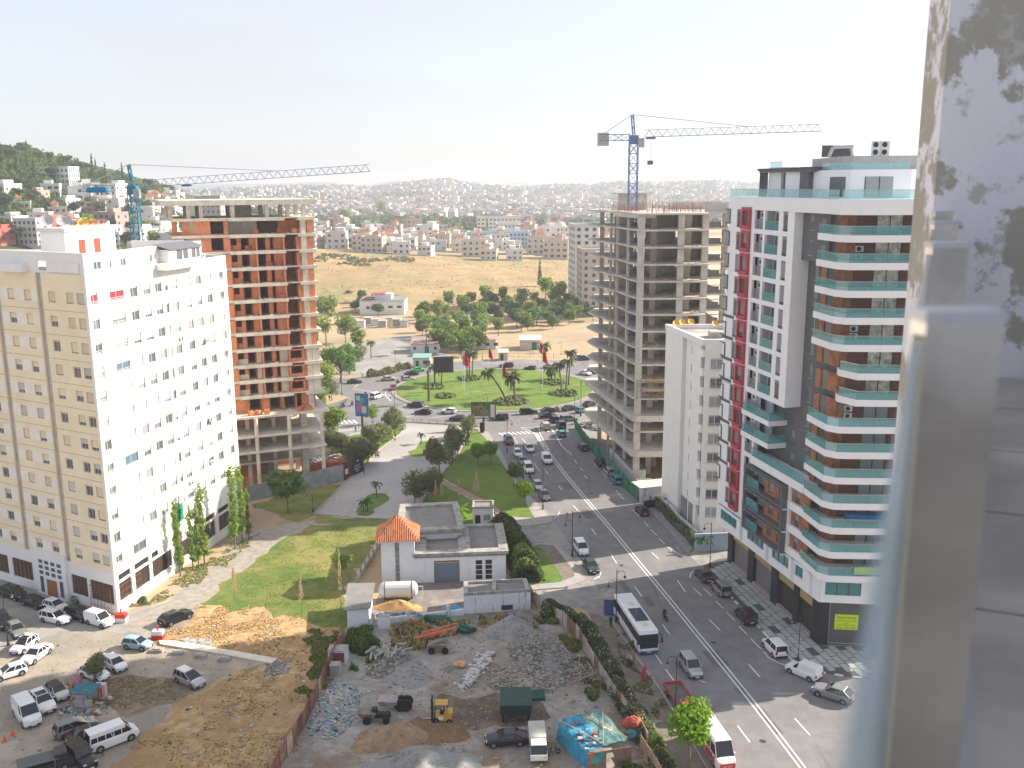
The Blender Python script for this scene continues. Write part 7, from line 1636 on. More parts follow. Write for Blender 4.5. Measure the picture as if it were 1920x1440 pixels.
def car_meshes(kind,col,roofc=None):
 key=(kind,col,roofc)
 if key in CMK:return CMK[key]
 L,W,H,zh,zb_,zr,b0,r0,r1,b1,panel=KIND[kind];m=PC[col];X=lambda f:-L/2+L*f;w=W/2
 body=MB(m,m_trim)
 st=[(0,.42,zr*.80,.86),(.02,.30,zr*.97,.95),(.12,.22,zb_+.01,1),(.35,.2,zb_,1),(b1-.06,.2,zb_,1),(b1,.2,zb_-.01,.99),((b1+.96)/2,.22,zh,.97),(.95,.26,zh-.10,.90),(.99,.34,zh-.26,.80),(1.0,.42,zh-.36,.74)]
 sec=lambda f,zl,zt,q:[(X(f),-w*q*.9,zl),(X(f),-w*q,zl+.14),(X(f),-w*q*1.0,zt-.22),(X(f),-w*q*.93,zt-.02),(X(f),-w*q*.55,zt+.025),(X(f),w*q*.55,zt+.025),(X(f),w*q*.93,zt-.02),(X(f),w*q,zt-.22),(X(f),w*q,zl+.14),(X(f),w*q*.9,zl)]
 vs=[p for s in st for p in sec(*s)];n=10;fs=[((i+1)*n+j,(i+1)*n+(j+1)%n,i*n+(j+1)%n,i*n+j)for i in range(len(st)-1)for j in range(n)]
 fs+=[tuple(range(n)),tuple(range(len(vs)-1,len(vs)-n-1,-1))];body.add(vs,fs)
 body.use(m_trim);body.box(X(.0)-.03,X(.03),-w*.85,w*.85,.3,.48);body.box(X(.975),X(1.0)+.03,-w*.7,w*.7,.28,.46)
 wx=(X(.19),X(.81));wr=.33 if H<2 else .38
 for x in wx:
  for s in(-1,1):body.tube((x,s*(w-.10),wr+.02),(x,s*(w+.006),wr+.02),wr+.07,14)
 cab=MB(m_glass);wi=w*.90;wt=w*.74 if H<1.7 else w*.84
 bt=[(X(b0),-wi,zb_-.02),(X(b1),-wi,zb_-.02),(X(b1),wi,zb_-.02),(X(b0),wi,zb_-.02)];tp=[(X(r0),-wt,H-.05),(X(r1),-wt*.97,H-.05),(X(r1),wt*.97,H-.05),(X(r0),wt,H-.05)]
 cab.hexa(bt+tp)
 roof=MB(PC[roofc]if roofc else m);k=1.0
 q=[(X(r0)-.03,-wt-.02,H-.07),(X(r1)+.03,-wt*.97-.02,H-.07),(X(r1)+.03,wt*.97+.02,H-.07),(X(r0)-.03,wt+.02,H-.07)]
 q2=[(X(r0)+.08,-wt+.1,H),(X(r1)-.12,-wt+.12,H),(X(r1)-.12,wt-.12,H),(X(r0)+.08,wt-.1,H)];roof.hexa(q+q2)
 roof.use(m)
 def lerp(a,b,t):return tuple(a[i]+(b[i]-a[i])*t for i in range(3))
 def pillar(fb,ft,wd=.05):
  for s in(-1,1):
   a=(X(fb),s*(wi+.01),zb_-.03);b=(X(ft),s*(wt+.01),H-.06);roof.tube(a,b,wd,4)
 pillar(b0+.01,r0+.005,.07);pillar(b1-.005,r1,.045);pillar((b0+b1)/2+.02,(r0+r1)/2+.02,.04)
 if kind in('hatch','suv','mpv','estate','sedan','coupe'):pillar(b0+.14,r0+.09,.055)
 if panel:
  for s in(-1,1):
   f0,f1,g0,g1=b0,.60,r0,.545;a=(X(f0),s*(wi+.012),zb_-.03);b=(X(f1),s*(wi+.012),zb_-.03);c=(X(g1),s*(wt+.012),H-.06);d=(X(g0),s*(wt+.012),H-.06)
   roof.add([a,b,c,d],[(0,1,2,3)if s<0 else(3,2,1,0)])
  roof.add([(X(b0)-.012,-wi,zb_-.03),(X(b0)-.012,wi,zb_-.03),(X(r0)-.012,wt,H-.06),(X(r0)-.012,-wt,H-.06)],[(3,2,1,0)])
 if kind in('minibus','longbus'):
  for i in range(1,5):
   f=b0+(b1-b0)*i/5.5;pillar(f,f-.005,.05)
  for s in(-1,1):roof.box(X(r0),X(r1),s*wt-.05,s*wt+.05,H-.45,H-.06)
 wheel=MB(m_tyre,m_rim);wheel.tube((0,-.1,0),(0,.1,0),wr,14);wheel.use(m_rim);wheel.tube((0,-.112,0),(0,.112,0),wr*.62,10)
 hl=MB(m_head);hl.box(-.06,.05,-.17,.17,-.07,.07);tl=MB(m_tail);tl.box(-.04,.06,-.12,.12,-.16,.16)
 pl=MB(m_plate);pl.box(-.02,.02,-.26,.26,-.06,.06);mr=MB(m);mr.box(-.08,.08,-.08,.08,-.06,.07)
 d=dict(body=body.mesh('body',smooth_=False),cabin=cab.mesh('windows'),roof=roof.mesh('roof'),wheel=wheel.mesh('wheel'),hl=hl.mesh('headlight'),tl=tl.mesh('tail_light'),pl=pl.mesh('number_plate'),mr=mr.mesh('wing_mirror'),wp=[(x,s*(w-.10),wr)for x in wx for s in(-1,1)],hp=[(X(.975),s*w*.62,zh-.22)for s in(-1,1)],tpz=[(X(.0)+.0,s*w*.80,zr*.80)for s in(-1,1)],pp=[(X(1.0)+.04,0,.42),(X(0)-.04,0,.62)],mp=[(X(b1-.06),s*(w+.08),zb_+.08)for s in(-1,1)])
 CMK[key]=d
 return d
ND=(.172,-.985)
def heading(h,x,y):
 if h=='D':return math.atan2(ND[1],ND[0])
 if h=='U':return math.atan2(-ND[1],-ND[0])
 if h=='R':return math.atan2(x-RC[0],-(y-RC[1]))
 if h=='L':return math.atan2(-(x-RC[0]),(y-RC[1]))
 return R(h)
def car(kind,col,px,py,h,label,group=None,roofc=None,extra=None,zc=.6,name=None):
 x,y=G(px,py,zc);d=car_meshes(kind,col,roofc);a=heading(h,x,y)
 nm=name or{'van':'van','vanglass':'van','panelvan':'van','minibus':'minibus','longbus':'minibus'}.get(kind,'car')
 t=thing(nm,label,nm,(x,y,.02),group,a)
 def p(n,me,loc=(0,0,0)):
  o=bpy.data.objects.new(n,me);LNK(o);o.parent=t;o.location=loc;return o
 p('body',d['body']);p('windows',d['cabin']);p('roof',d['roof'])
 for l in d['wp']:p('wheel',d['wheel'],l)
 for l in d['hp']:p('headlight',d['hl'],l)
 for l in d['tpz']:p('tail_light',d['tl'],l)
 for l in d['pp']:p('number_plate',d['pl'],l)
 for l in d['mp']:p('wing_mirror',d['mr'],l)
 H=KIND[kind][2];L=KIND[kind][0];W=KIND[kind][1]
 if extra=='rack':
  mb=MB(m_railm)
  for s in(-.6,.6):mb.tube((-L*.42,s,H+.1),(L*.1,s,H+.1),.03,4)
  for i in range(7):mb.tube((-L*.42+i*L*.085,-.6,H+.1),(-L*.42+i*L*.085,.6,H+.1),.022,4)
  o=mb.build('roof_rack',None,(0,0,0));o.parent=t
 if extra=='sunroof':mb=MB(m_glass);mb.box(-L*.2,L*.02,-W*.3,W*.3,H-.02,H+.012);o=mb.build('sunroof',None,(0,0,0));o.parent=t
 if extra=='sign':mb=MB(PC['white']);mb.box(-.2,.2,-.35,.35,H,H+.2);o=mb.build('taxi_sign',None,(0,0,0));o.parent=t
 return t
GA='cars parked along the left kerb of the avenue';GR='cars parked along the right kerb of the avenue';GB='cars on the roundabout';GQ='cars parked by the white block';GY='cars in the parking yard'
CARS=[('suv','green',954,826,'D','dark green off-roader parked at the kerb nearest the crossing',GA),('hatch','white',993,841,'D','white hatchback driving towards us beside the parked row',None,None,'sign'),('hatch','white',971,850,'D','white hatchback parked second from the crossing',GA),('hatch','grey',980,865,'D','grey car parked between the white hatchback and the white van',GA),('vanglass','white',991,879,'D','white glazed van parked at the left kerb below the grey car',GA),('van','white',1025,862,'D','white van driving down the middle of the left lanes'),('hatch','silver',1009,911,'D','silver car parked behind the lamp post',GA),('hatch','grey',1021,929,'D','dark grey hatchback last in the left parked row',GA),('vanglass','white',1090,1029,'D','white van parked below the double lamp post',GA),('sedan','green',1108,1061,'D','dark green sedan parked in front of the white van',GA),('vanglass','silver',1296,1251,'D','silver van driving towards us below the scooter'),('hatch','darkgrey',1093,838,'U','dark grey hatchback driving away beside the green hoarding'),('suv','black',1126,867,'U','black people carrier parked at the green hoarding',GR),('mpv','silver',1142,884,'U','silver minivan parked behind the black people carrier',GR),('estate','teal',1155,899,'U','teal blue estate car last of the three at the green hoarding',GR),('hatch','black',1204,957,'U','black hatchback alone beside the planted wall',GR),('sedan','darkgrey',1320,1078,'U','dark grey car at the top of the patterned pavement',GR),('vanglass','grey',1352,1104,'U','grey glazed van with silver roof rack at the patterned pavement',GR,None,'rack'),('vanglass','black',1398,1155,'U','black glazed van at the patterned pavement',GR),('vanglass','white',1452,1214,'U','white glazed van at the patterned pavement',GR),('van','white',1506,1258,132,'white van angled at the pavement corner',GR),('coupe','grey',1562,1299,142,'grey saloon turning at the sunny junction'),('van','beige',1022,800,'U','beige van crossing the zebra towards the roundabout'),('vanglass','darkgrey',1052,797,'U','dark van waiting in front of the teal hatchback'),('hatch','teal',1052,813,'U','turquoise hatchback on the zebra crossing'),('suv','black',1039,786,'U','black off-roader entering the roundabout'),('estate','grey',1067,785,20,'grey estate waiting at the right of the roundabout exit'),('suv','black',991,772,'R','black off-roader on the near side of the ring road',GB),('sedan','blue',1027,779,'R','dark blue saloon on the near side of the ring road',GB),('sedan','black',1030,769,'R','black saloon behind the dark blue one',GB),('sedan','darkgrey',1068,765,'R','dark grey saloon near the skeleton tower on the ring',GB),('sedan','black',1106,757,'R','black saloon half hidden by the skeleton tower',GB),('hatch','teal',1093,769,'R','turquoise hatchback on the ring near the skeleton tower',GB),('estate','black',937,783,178,'black estate car beside the roadside billboard'),('hatch','blue',857,784,170,'dark blue hatchback passing above the plaza railing'),('hatch','white',841,771,165,'white hatchback on the near left of the ring',GB),('sedan','black',794,772,165,'black saloon left of the white hatchback'),('suv','darkgrey',779,759,160,'dark off-roader behind the black saloon'),('suv','black',950,685,'R','black off-roader on the far side of the ring',GB),('hatch','darkgrey',994,690,'R','dark grey hatchback on the far side of the ring',GB),('sedan','silver',1030,687,'R','silver saloon behind the palms',GB),('sedan','white',1098,699,'L','white saloon at the far right of the ring',GB),('hatch','green',1112,696,'L','dark green hatchback behind the white saloon',GB),('suv','white',1085,670,20,'white off-roader at the far right junction'),('suv','blue',1095,672,20,'dark blue off-roader at the far right junction'),('hatch','red',737,727,'R','dark red hatchback on the left of the ring',GB),('vanglass','white',707,743,60,'white minibus like van entering from the roundabout'),('sedan','beige',728,710,10,'beige saloon on the far left road'),('hatch','silver',765,710,30,'silver hatchback following the ring at left',GB),('sedan','black',772,700,25,'black saloon above the silver hatchback',GB),('sedan','lime',784,693,20,'bright green saloon at the gate house',GB),('sedan','green',665,715,8,'dark green saloon at the far left road'),('suv','blue',604,727,60,'dark blue car beside the trees by the brick building'),('suv','black',26,1113,-28,'black off-roader parked leftmost by the white block',GQ),('sedan','black',65,1128,-29,'long black saloon parked by the white block',GQ),('hatch','white',105,1136,-29,'white hatchback parked by the white block',GQ),('estate','white',104,1158,-22,'white estate car parked in the second line',GQ),('suv','black',149,1152,-29,'glossy black off-roader between white vehicles',GQ),('van','white',187,1163,-27,'small white panel van at the shadow edge',GQ),('coupe','black',330,1157,55,'black sports off-roader driving up the gravel lane'),('mini','lightblue',258,1207,-14,'light blue small hatchback in the sunny yard'),('suv','darkgrey',5,1165,-50,'dark car cut by the left edge',GQ),('hatch','greengrey',31,1181,-48,'grey green hatchback under the lamp at left',GQ),('hatch','white',45,1209,-100,'white hatchback with dark roof glass nose towards us',GY,None,'sunroof'),('sedan','white',68,1226,-102,'white saloon parked beside the dark roofed hatchback',GY),('hatch','white',17,1260,-140,'white hatchback cut by the left edge of the yard',GY),('mini','white',216,1245,-40,'small white rounded car behind the sapling',GY),('hatch','white',178,1262,-30,'white hatchback hidden behind the sapling',GY),('mini','cream',108,1297,-42,'cream small hatchback with brown roof',GY,'wine'),('suv','white',80,1317,-45,'white off-roader with black roof glass',GY,None,'sunroof'),('panelvan','white',51,1339,-48,'large white panel van in the yard',GY),('mpv','lilac',356,1273,-36,'silver lilac people carrier at the corner of the yard',GY),('minibus','white',211,1384,42,'old white minibus with roof ribs',GY),('sedan','wine',167,1374,38,'dark saloon between the wreck and the minibus',GY),('mpv','grey',142,1363,40,'grey crushed people carrier in the yard',GY),('jeep','black',153,1421,-42,'black boxy off-roader at the bottom of the yard',GY),('sedan','blue',949,1384,186,'dark navy saloon parked in the building lot')]
for c in CARS:car(*c)
t=car('longbus','white',1340,1392,'D','red and white minibus parked at the bottom kerb',None,None,None,1.2)
mb=MB(PC['brightred']);L_,W_=7.0,2.1
for s in(-1,1):mb.box(-3.4,2.6,s*1.07-.01,s*1.07+.01,.45,1.28)
mb.box(2.7,3.54,-.8,.8,.5,.98);mb.box(-3.3,-2.9,-.8,.8,2.74,2.78);o=mb.build('red_panel',None,(0,0,0));o.parent=t
mb=MB(PC['white']);mb.box(-1.2,-.6,-.3,.3,2.75,2.88);o=mb.build('roof_vent',None,(0,0,0));o.parent=t
mb=MB(m_railm);
local_text(t,'WF 843',(3.57,0,.62),(R(90),0,R(90)),.3,PC['white'])
# coach
def coach():
 x,y=G(1191,1170,1.5);t=thing('coach','white coach with dark windows and roof panel at the bus stop','bus',(x,y,.02),None,heading('D',x,y))
 L,w,H=11.6,1.27,3.35
 def pb(mb,n):o=mb.build(n,None,(0,0,0));o.parent=t;return o
 mb=MB(PC['white']);P=lambda z,k,f:[(-L/2+k,-w+k*.6,z),(L/2-f,-w+k*.6,z),(L/2-f,w-k*.6,z),(-L/2+k,w-k*.6,z)]
 mb.hexa(P(.35,0,0)+P(1.5,0,.05));mb.hexa(P(2.75,.02,.22)+P(H-.12,.06,.32));mb.hexa(P(H-.12,.06,.32)+P(H,.3,.6));pb(mb,'body')
 mb=MB(m_glass);mb.hexa([(a*.995,b*.985,z)for a,b,z in P(1.5,0,.03)+P(2.75,.02,.2)]);mb.box(L/2-.45,L/2-.02,-w*.93,w*.93,.95,1.5);pb(mb,'windows')
 mb=MB(m_trim)
 for f in(-.46,-.3,-.14,.02,.18,.34):
  for s in(-1,1):mb.box(L*f-.05,L*f+.05,s*(w-.012)-.006,s*(w-.012)+.008,1.5,2.75)
 pb(mb,'window_pillar')['kind']='stuff'
 mb=MB(mat('coach_blue',(.02,.09,.28),.3));mb.box(L/2-.1,L/2+.03,-w,w,.35,.62);mb.box(-L/2,L/2-.1,-w-.008,w+.008,.35,.5);pb(mb,'blue_skirt')
 mb=MB(mat('solar_blue',(.02,.04,.09),.12,spec=.9));mb.box(-.6,3.0,-.85,.85,H,H+.1);pb(mb,'roof_panel')
 mb=MB(mat('hatch_cream',(.6,.57,.42),.6));mb.box(3.6,4.4,-.4,.4,H,H+.07);pb(mb,'roof_hatch');mb=MB(MATS['hatch_cream']);mb.box(-2.6,-1.8,-.4,.4,H,H+.07);pb(mb,'roof_hatch')
 wh=MB(m_tyre,m_rim);wh.tube((0,-.15,0),(0,.15,0),.5,16);wh.use(m_rim);wh.tube((0,-.16,0),(0,.16,0),.28,12);wm_=wh.mesh('wheel')
 for lx in(-3.4,3.4):
  for s in(-1,1):o=bpy.data.objects.new('wheel',wm_);LNK(o);o.parent=t;o.location=(lx,s*(w-.12),.5)
 for s in(-1,1):
  mb=MB(m_head);mb.box(L/2-.02,L/2+.05,s*.95-.22,s*.95+.22,.68,.88);pb(mb,'headlight');mb=MB(m_trim);mb.path([(L/2-.3,s*w,2.9),(L/2+.35,s*(w+.28),2.8),(L/2+.35,s*(w+.28),2.1)],.06,5);mb.box(L/2+.27,L/2+.43,s*(w+.28)-.13,s*(w+.28)+.13,1.8,2.4);pb(mb,'mirror')
 mb=MB(m_plate);mb.box(L/2+.03,L/2+.05,-.28,.28,.42,.55);pb(mb,'number_plate')
coach()
def lorry(label,px,py,h,L,W,bed,side,cabc,box=None,zc=1.0,name='truck'):
 x,y=G(px,py,zc);t=thing(name,label,'truck',(x,y,.02),None,heading(h,x,y))
 def pb(mb,n):o=mb.build(n,None,(0,0,0));o.parent=t;return o
 f=L/2;c=1.7;w=W/2
 mb=MB(cabc);mb.hexa([(f-c,-w,.45),(f,-w,.45),(f,w,.45),(f-c,w,.45),(f-c,-w,1.15),(f+.02,-w,1.1),(f+.02,w,1.1),(f-c,w,1.15)]);mb.hexa([(f-c,-w*.93,1.85),(f-.55,-w*.93,1.85),(f-.55,w*.93,1.85),(f-c,w*.93,1.85),(f-c+.1,-w*.85,1.98),(f-.7,-w*.85,1.98),(f-.7,w*.85,1.98),(f-c+.1,w*.85,1.98)]);pb(mb,'cab')
 mb=MB(m_glass);mb.hexa([(f-c+.02,-w*.98,1.15),(f-.03,-w*.98,1.1),(f-.03,w*.98,1.1),(f-c+.02,w*.98,1.15),(f-c+.02,-w*.92,1.85),(f-.58,-w*.92,1.85),(f-.58,w*.92,1.85),(f-c+.02,w*.92,1.85)]);pb(mb,'windows')
 mb=MB(bed);mb.box(-f,f-c-.1,-w*1.03,w*1.03,.75,.9);pb(mb,'bed')
 if box:mb=MB(box);mb.box(-f,f-c-.08,-w*1.0,w*1.0,.9,2.0);pb(mb,'cargo_box')
 else:
  mb=MB(side);mb.box(-f,f-c-.1,-w*1.03,-w*.98,.9,1.2);mb.box(-f,f-c-.1,w*.98,w*1.03,.9,1.2);mb.box(-f-.05,-f,-w*1.03,w*1.03,.9,1.2);mb.parts('side_board',t)if False else pb(mb,'side_board')
 wh=MB(m_tyre,m_rim);wh.tube((0,-.12,0),(0,.12,0),.38,14);wh.use(m_rim);wh.tube((0,-.13,0),(0,.13,0),.2,10);me=wh.mesh('wheel')
 for lx in(-f+1.1,f-.9):
  for s in(-1,1):o=bpy.data.objects.new('wheel',me);LNK(o);o.parent=t;o.location=(lx,s*(w-.1),.38)
 for s in(-1,1):mb=MB(m_head);mb.box(f,f+.05,s*w*.7-.15,s*w*.7+.15,.7,.88);pb(mb,'headlight')
 mb=MB(m_plate);mb.box(f+.02,f+.05,-.26,.26,.48,.6);pb(mb,'number_plate')
 return t,pb
t,pb=lorry('tow truck with red edged flat bed and white cab at the kerb',1281,1312,'D',7.4,2.1,mat('bed_brown',(.13,.11,.10),.8,var=.3,scale=2),PC['brightred'],PC['white'])
mb=MB(PC['brightred']);mb.box(2.2,2.8,-.8,.8,1.98,2.12);pb(mb,'light_bar')
mb=MB(mat('coach_blue',(.02,.09,.28),.3))
for i in range(4):mb.box(3.72,3.74,-.85+i*.45,-.65+i*.45,.9,1.05)
pb(mb,'blue_stripe')
lorry('white box truck facing us in the building lot',1008,1392,-88,4.9,1.75,m_trim,None,PC['white'],mat('box_cream',(.45,.43,.38),.7,var=.08,scale=1))
# dark green tipper, forklift, tractor and handcart
x,y=G(968,1345);t=thing('tipper_trailer','dark green tipper body parked behind the white box truck','trailer',(x,y,0));mb=MB(mat('tipper_green',(.012,.045,.035),.5,var=.25,scale=2));mb.hexa([(x-1.7,y-1.3,1.0),(x+1.6,y-1.3,1.0),(x+1.6,y+2.2,1.0),(x-1.7,y+2.2,1.0),(x-1.8,y-1.45,2.3),(x+1.7,y-1.45,2.3),(x+1.7,y+2.3,2.4),(x-1.8,y+2.3,2.4)])
mb.build('tipper_body',t)
for s in(-1.45,1.35):
 for dy in(-.8,1.2):mb=MB(m_tyre);mb.tube((x+s-.15,y+dy,.5),(x+s+.15,y+dy,.5),.5,12);mb.build('wheel',t)
mb=MB(mat('tipper_green',0));
for i in range(5):mb.box(x-1.6+i*.78,x-1.5+i*.78,y-1.52,y-1.38,1.0,2.3)
mb.parts('rib',t)
def forklift():
 x,y=G(822,1352);t=thing('forklift','yellow forklift truck with dark mast beside the sand heap','forklift',(x,y,0));Y=mat('forklift_yellow',(.50,.32,.05),.5)
 mb=MB(Y);mb.box(x-.3,x+1.5,y-.6,y+.6,.35,1.0);mb.box(x+.7,x+1.6,y-.6,y+.6,1.0,1.3);mb.build('body',t);mb=MB(Y);mb.box(x-.35,x+1.1,y-.6,y+.6,2.25,2.32);mb.build('canopy',t)
 mb=MB(m_trim)
 for a,b in((-.3,-.55),(-.3,.55),(1.0,-.55),(1.0,.55)):mb.tube((x+a,y+b,1),(x+a,y+b,2.28),.04,4)
 mb.parts('canopy_post',t);mb=MB(m_trim)
 for b in(-.42,.42):mb.box(x-.75,x-.6,y+b-.07,y+b+.07,.1,2.9)
 mb.box(x-.72,x-.62,y-.42,y+.42,2.7,2.85);mb.box(x-.75,x-.65,y-.5,y+.5,.5,1.1);mb.parts('mast',t);mb=MB(m_railm)
 for b in(-.3,.3):mb.box(x-1.8,x-.75,y+b-.06,y+b+.06,.12,.18)
 mb.parts('fork',t);mb=MB(m_trim);mb.box(x+.2,x+.7,y-.3,y+.3,1.0,1.2);mb.box(x+.62,x+.72,y-.3,y+.3,1.2,1.65);mb.build('seat',t);mb=MB(PC['white']);mb.box(x+.05,x+.6,y-.61,y-.6,.5,.9);mb.build('decal',t)
 for a,r in((-.2,.36),(1.2,.3)):
  for b in(-.55,.55):mb=MB(m_tyre,m_rim);mb.tube((x+a,y+b-.12,r),(x+a,y+b+.12,r),r,12);mb.use(m_rim);mb.tube((x+a,y+b-.13,r),(x+a,y+b+.13,r),r*.4,8);mb.build('wheel',t)
forklift()
def tractor():
 x,y=G(705,1352);t=thing('dumper','rusty site dumper with raised grey skip beside the sand heap','dumper',(x,y,0));g=mat('old_metal',(.20,.17,.14),.7,var=.3,scale=2)
 mb=MB(g);mb.hexa([(x-1.6,y-.5,.6),(x-.2,y-.5,.5),(x-.2,y+.5,.5),(x-1.6,y+.5,.6),(x-1.9,y-.7,1.3),(x+.1,y-.7,1.2),(x+.1,y+.7,1.2),(x-1.9,y+.7,1.3)]);mb.build('skip',t);mb=MB(m_trim);mb.box(x-.3,x+1.5,y-.35,y+.35,.5,1.0);mb.box(x-.4,x+.2,y-.3,y+.3,1.0,1.6);mb.build('chassis',t)
 for a,b,r in((-.9,-.7,.45),(-.9,.7,.45),(1.2,-.6,.4),(1.2,.6,.4)):mb=MB(m_tyre);mb.tube((x+a,y+b-.14,r),(x+a,y+b+.14,r),r,12);mb.build('wheel',t)
 x,y=G(735,1330);t=thing('mixer_trailer','second dumper with grey tray and tall black wheels behind the first','dumper',(x,y,0));mb=MB(mat('tray_grey',(.30,.29,.28),.6,var=.2,scale=2));mb.hexa([(x-1.2,y-.6,.7),(x+.6,y-.6,.7),(x+.6,y+.6,.7),(x-1.2,y+.6,.7),(x-1.5,y-.8,1.4),(x+.7,y-.8,1.3),(x+.7,y+.8,1.3),(x-1.5,y+.8,1.4)]);mb.build('tray',t)
 for a,b in((1.0,-.5),(1.0,.5),(1.7,-.45),(1.7,.5)):mb=MB(m_tyre);mb.tube((x+a,y+b-.14,.75),(x+a,y+b+.14,.75),.68,12);mb.build('wheel',t)
 x,y=G(822,1222);t=thing('handcart','old handcart loaded with grey poles in the lot','cart',(x,y,0));mb=MB(g);mb.hexa([(x-1,y-.5,.6),(x+1,y-.5,.6),(x+1,y+.6,.6),(x-1,y+.6,.6),(x-1.3,y-.7,1.2),(x+1.2,y-.7,1.2),(x+1.2,y+.8,1.2),(x-1.3,y+.8,1.2)]);mb.build('tray',t)
 for a in(-.8,.9):mb=MB(m_tyre);mb.tube((x+a,y-.75,.45),(x+a,y-.6,.45),.45,12);mb.build('wheel',t)
 for i in range(9):mb=MB(RUB[2]);mb.tube((x-1.2+i*.2,y-.6+i*.12,1.2),(x+.4+i*.2,y+.1+i*.1,1.7),.06,4);mb.build('pole',t)
 mb=MB(mat('dark_red_engine',(.2,.04,.04),.6));mb.box(x-1.2,x-.6,y+.9,y+1.5,.4,1.5);mb.build('engine',t)
tractor()
x,y=G(87,1432);t,pb=lorry('dark pickup loaded with flat solar like panels at the bottom left',87,1432,30,5.0,1.8,m_trim,m_trim,PC['darkgrey'],None,.8)
mb=MB(mat('panel_frame_grey',(.10,.11,.12),.3));mb.box(-2.6,1.2,-1.0,1.0,1.5,1.56);pb(mb,'rack_panel')
# -- people and two-wheelers
def skin_mesh(name,verts,edges,rad,mats,zones,root=0):
 me=bpy.data.meshes.new(name);me.from_pydata(verts,edges,[]);o=bpy.data.objects.new(name,me);LNK(o)
 md=o.modifiers.new('skin','SKIN');
 for i,r in enumerate(rad):me.skin_vertices[0].data[i].radius=(r,r)if not isinstance(r,tuple)else r
 me.skin_vertices[0].data[root].use_root=True
 sb=o.modifiers.new('sub','SUBSURF');sb.levels=1;sb.render_levels=1
 dg=bpy.context.evaluated_depsgraph_get();out=bpy.data.meshes.new_from_object(o.evaluated_get(dg));bpy.data.objects.remove(o)
 return out
def person_mesh(pose):
 V={'pel':(0,0,.95),'wst':(0,0,1.12),'chs':(0,0,1.35),'nk':(0,0,1.5),'hd':(0,.0,1.6),'top':(.01,0,1.72),'nose':(.1,0,1.61)}
 A={'sl':(0,.2,1.42),'el':(-.05,.27,1.14),'hl':(.05,.27,.9),'fl':(.08,.27,.8),'sr':(0,-.2,1.42),'er':(-.02,-.27,1.14),'hr':(.1,-.26,.9),'fr':(.12,-.26,.8)}
 Lg={'tl':(0,.1,.9),'kl':(.03,.1,.5),'al':(0,.1,.08),'ol':(.16,.11,.04),'tr':(0,-.1,.9),'kr':(.03,-.1,.5),'ar':(0,-.1,.08),'or':(.16,-.11,.04)}
 if pose=='walk':Lg.update(kl=(.16,.1,.52),al=(.3,.1,.1),ol=(.46,.1,.08),kr=(-.06,-.1,.5),ar=(-.32,-.1,.14));Lg['or']=(-.18,-.1,.05);A.update(el=(-.2,.26,1.18),hl=(-.24,.26,.95),fl=(-.2,.26,.85),er=(.14,-.26,1.16),hr=(.32,-.24,1.0),fr=(.4,-.24,.96))
 if pose in('ride','sit'):
  Lg.update(kl=(.42,.16,.9),al=(.42,.16,.48),ol=(.58,.16,.44),kr=(.42,-.16,.9),ar=(.42,-.16,.48));Lg['or']=(.58,-.16,.44);A.update(el=(.22,.26,1.2),hl=(.48,.24,1.12),fl=(.55,.22,1.12),er=(.22,-.26,1.2),hr=(.48,-.24,1.12),fr=(.55,-.22,1.12))
 V.update(A);V.update(Lg);k=list(V);E_=[('pel','wst'),('wst','chs'),('chs','nk'),('nk','hd'),('hd','top'),('chs','sl'),('sl','el'),('el','hl'),('hl','fl'),('chs','sr'),('sr','er'),('er','hr'),('hr','fr'),('pel','tl'),('tl','kl'),('kl','al'),('al','ol'),('pel','tr'),('tr','kr'),('kr','ar'),('ar','or'),('hd','nose')]
 rad=dict(pel=.15,wst=.13,chs=.15,nk=.06,hd=.10,top=.07,nose=.03,sl=.065,el=.05,hl=.035,fl=.035,sr=.065,er=.05,hr=.035,fr=.035,tl=.1,kl=.065,al=.045,ol=.04,tr=.1,kr=.065,ar=.045)
 rad['or']=.04
 return skin_mesh('body',[V[i]for i in k],[(k.index(a),k.index(b))for a,b in E_],[rad[i]for i in k],[],[])
PM={p:person_mesh(p)for p in('stand','walk','ride')}
m_skin=mat('skin',(.36,.21,.14),.7);m_hair=mat('hair',(.02,.015,.012),.8)
PMC={}
def person(px,py,pose,top,leg,ang,label,z=.0,s=1.0,group=None,world=None,lift=0):
 key=(pose,top,leg)
 if key not in PMC:
  me=PM[pose].copy();me.materials.clear()
  for m in(m_skin,mat('cloth_%s'%str(top),top,.9),mat('cloth_%s'%str(leg),leg,.9),m_hair):me.materials.append(m)
  for p in me.polygons:
   c=p.center;p.material_index=3 if c.z>1.66 or(c.z>1.58 and c.x<-.02)else 0 if c.z>1.5 or(abs(c.y)>.2 and c.z<1.0 and pose=='stand')or(pose=='ride' and c.x>.45 and c.z>1.05)else 1 if c.z>.98 or(abs(c.y)>.2 and c.z>.9)else 3 if c.z<.07 else 2
  me.polygons.foreach_set('use_smooth',[True]*len(me.polygons));PMC[key]=me
 x,y=world or G(px,py);o=bpy.data.objects.new('person',PMC[key]);LNK(o);o.location=(x,y,z+lift);o.rotation_euler=(0,0,R(ang));o.scale=(s,s,s);return tag(o,label,'person',group)
def dress(o,c):
 mb=MB(mat('dress_%s'%str(c),c,.85));mb.lathe((0,0,0),[(.30,.12),(.26,.5),(.2,.85),(.16,1.1),(.2,1.35),(.12,1.5),(.115,1.62),(.10,1.73),(.0,1.76)],12);d=mb.build('robe',None,(0,0,0));d.parent=o
person(1145,1178,'stand',(.02,.02,.025),(.03,.03,.035),-60,'person in black standing beside the coach door',.12)
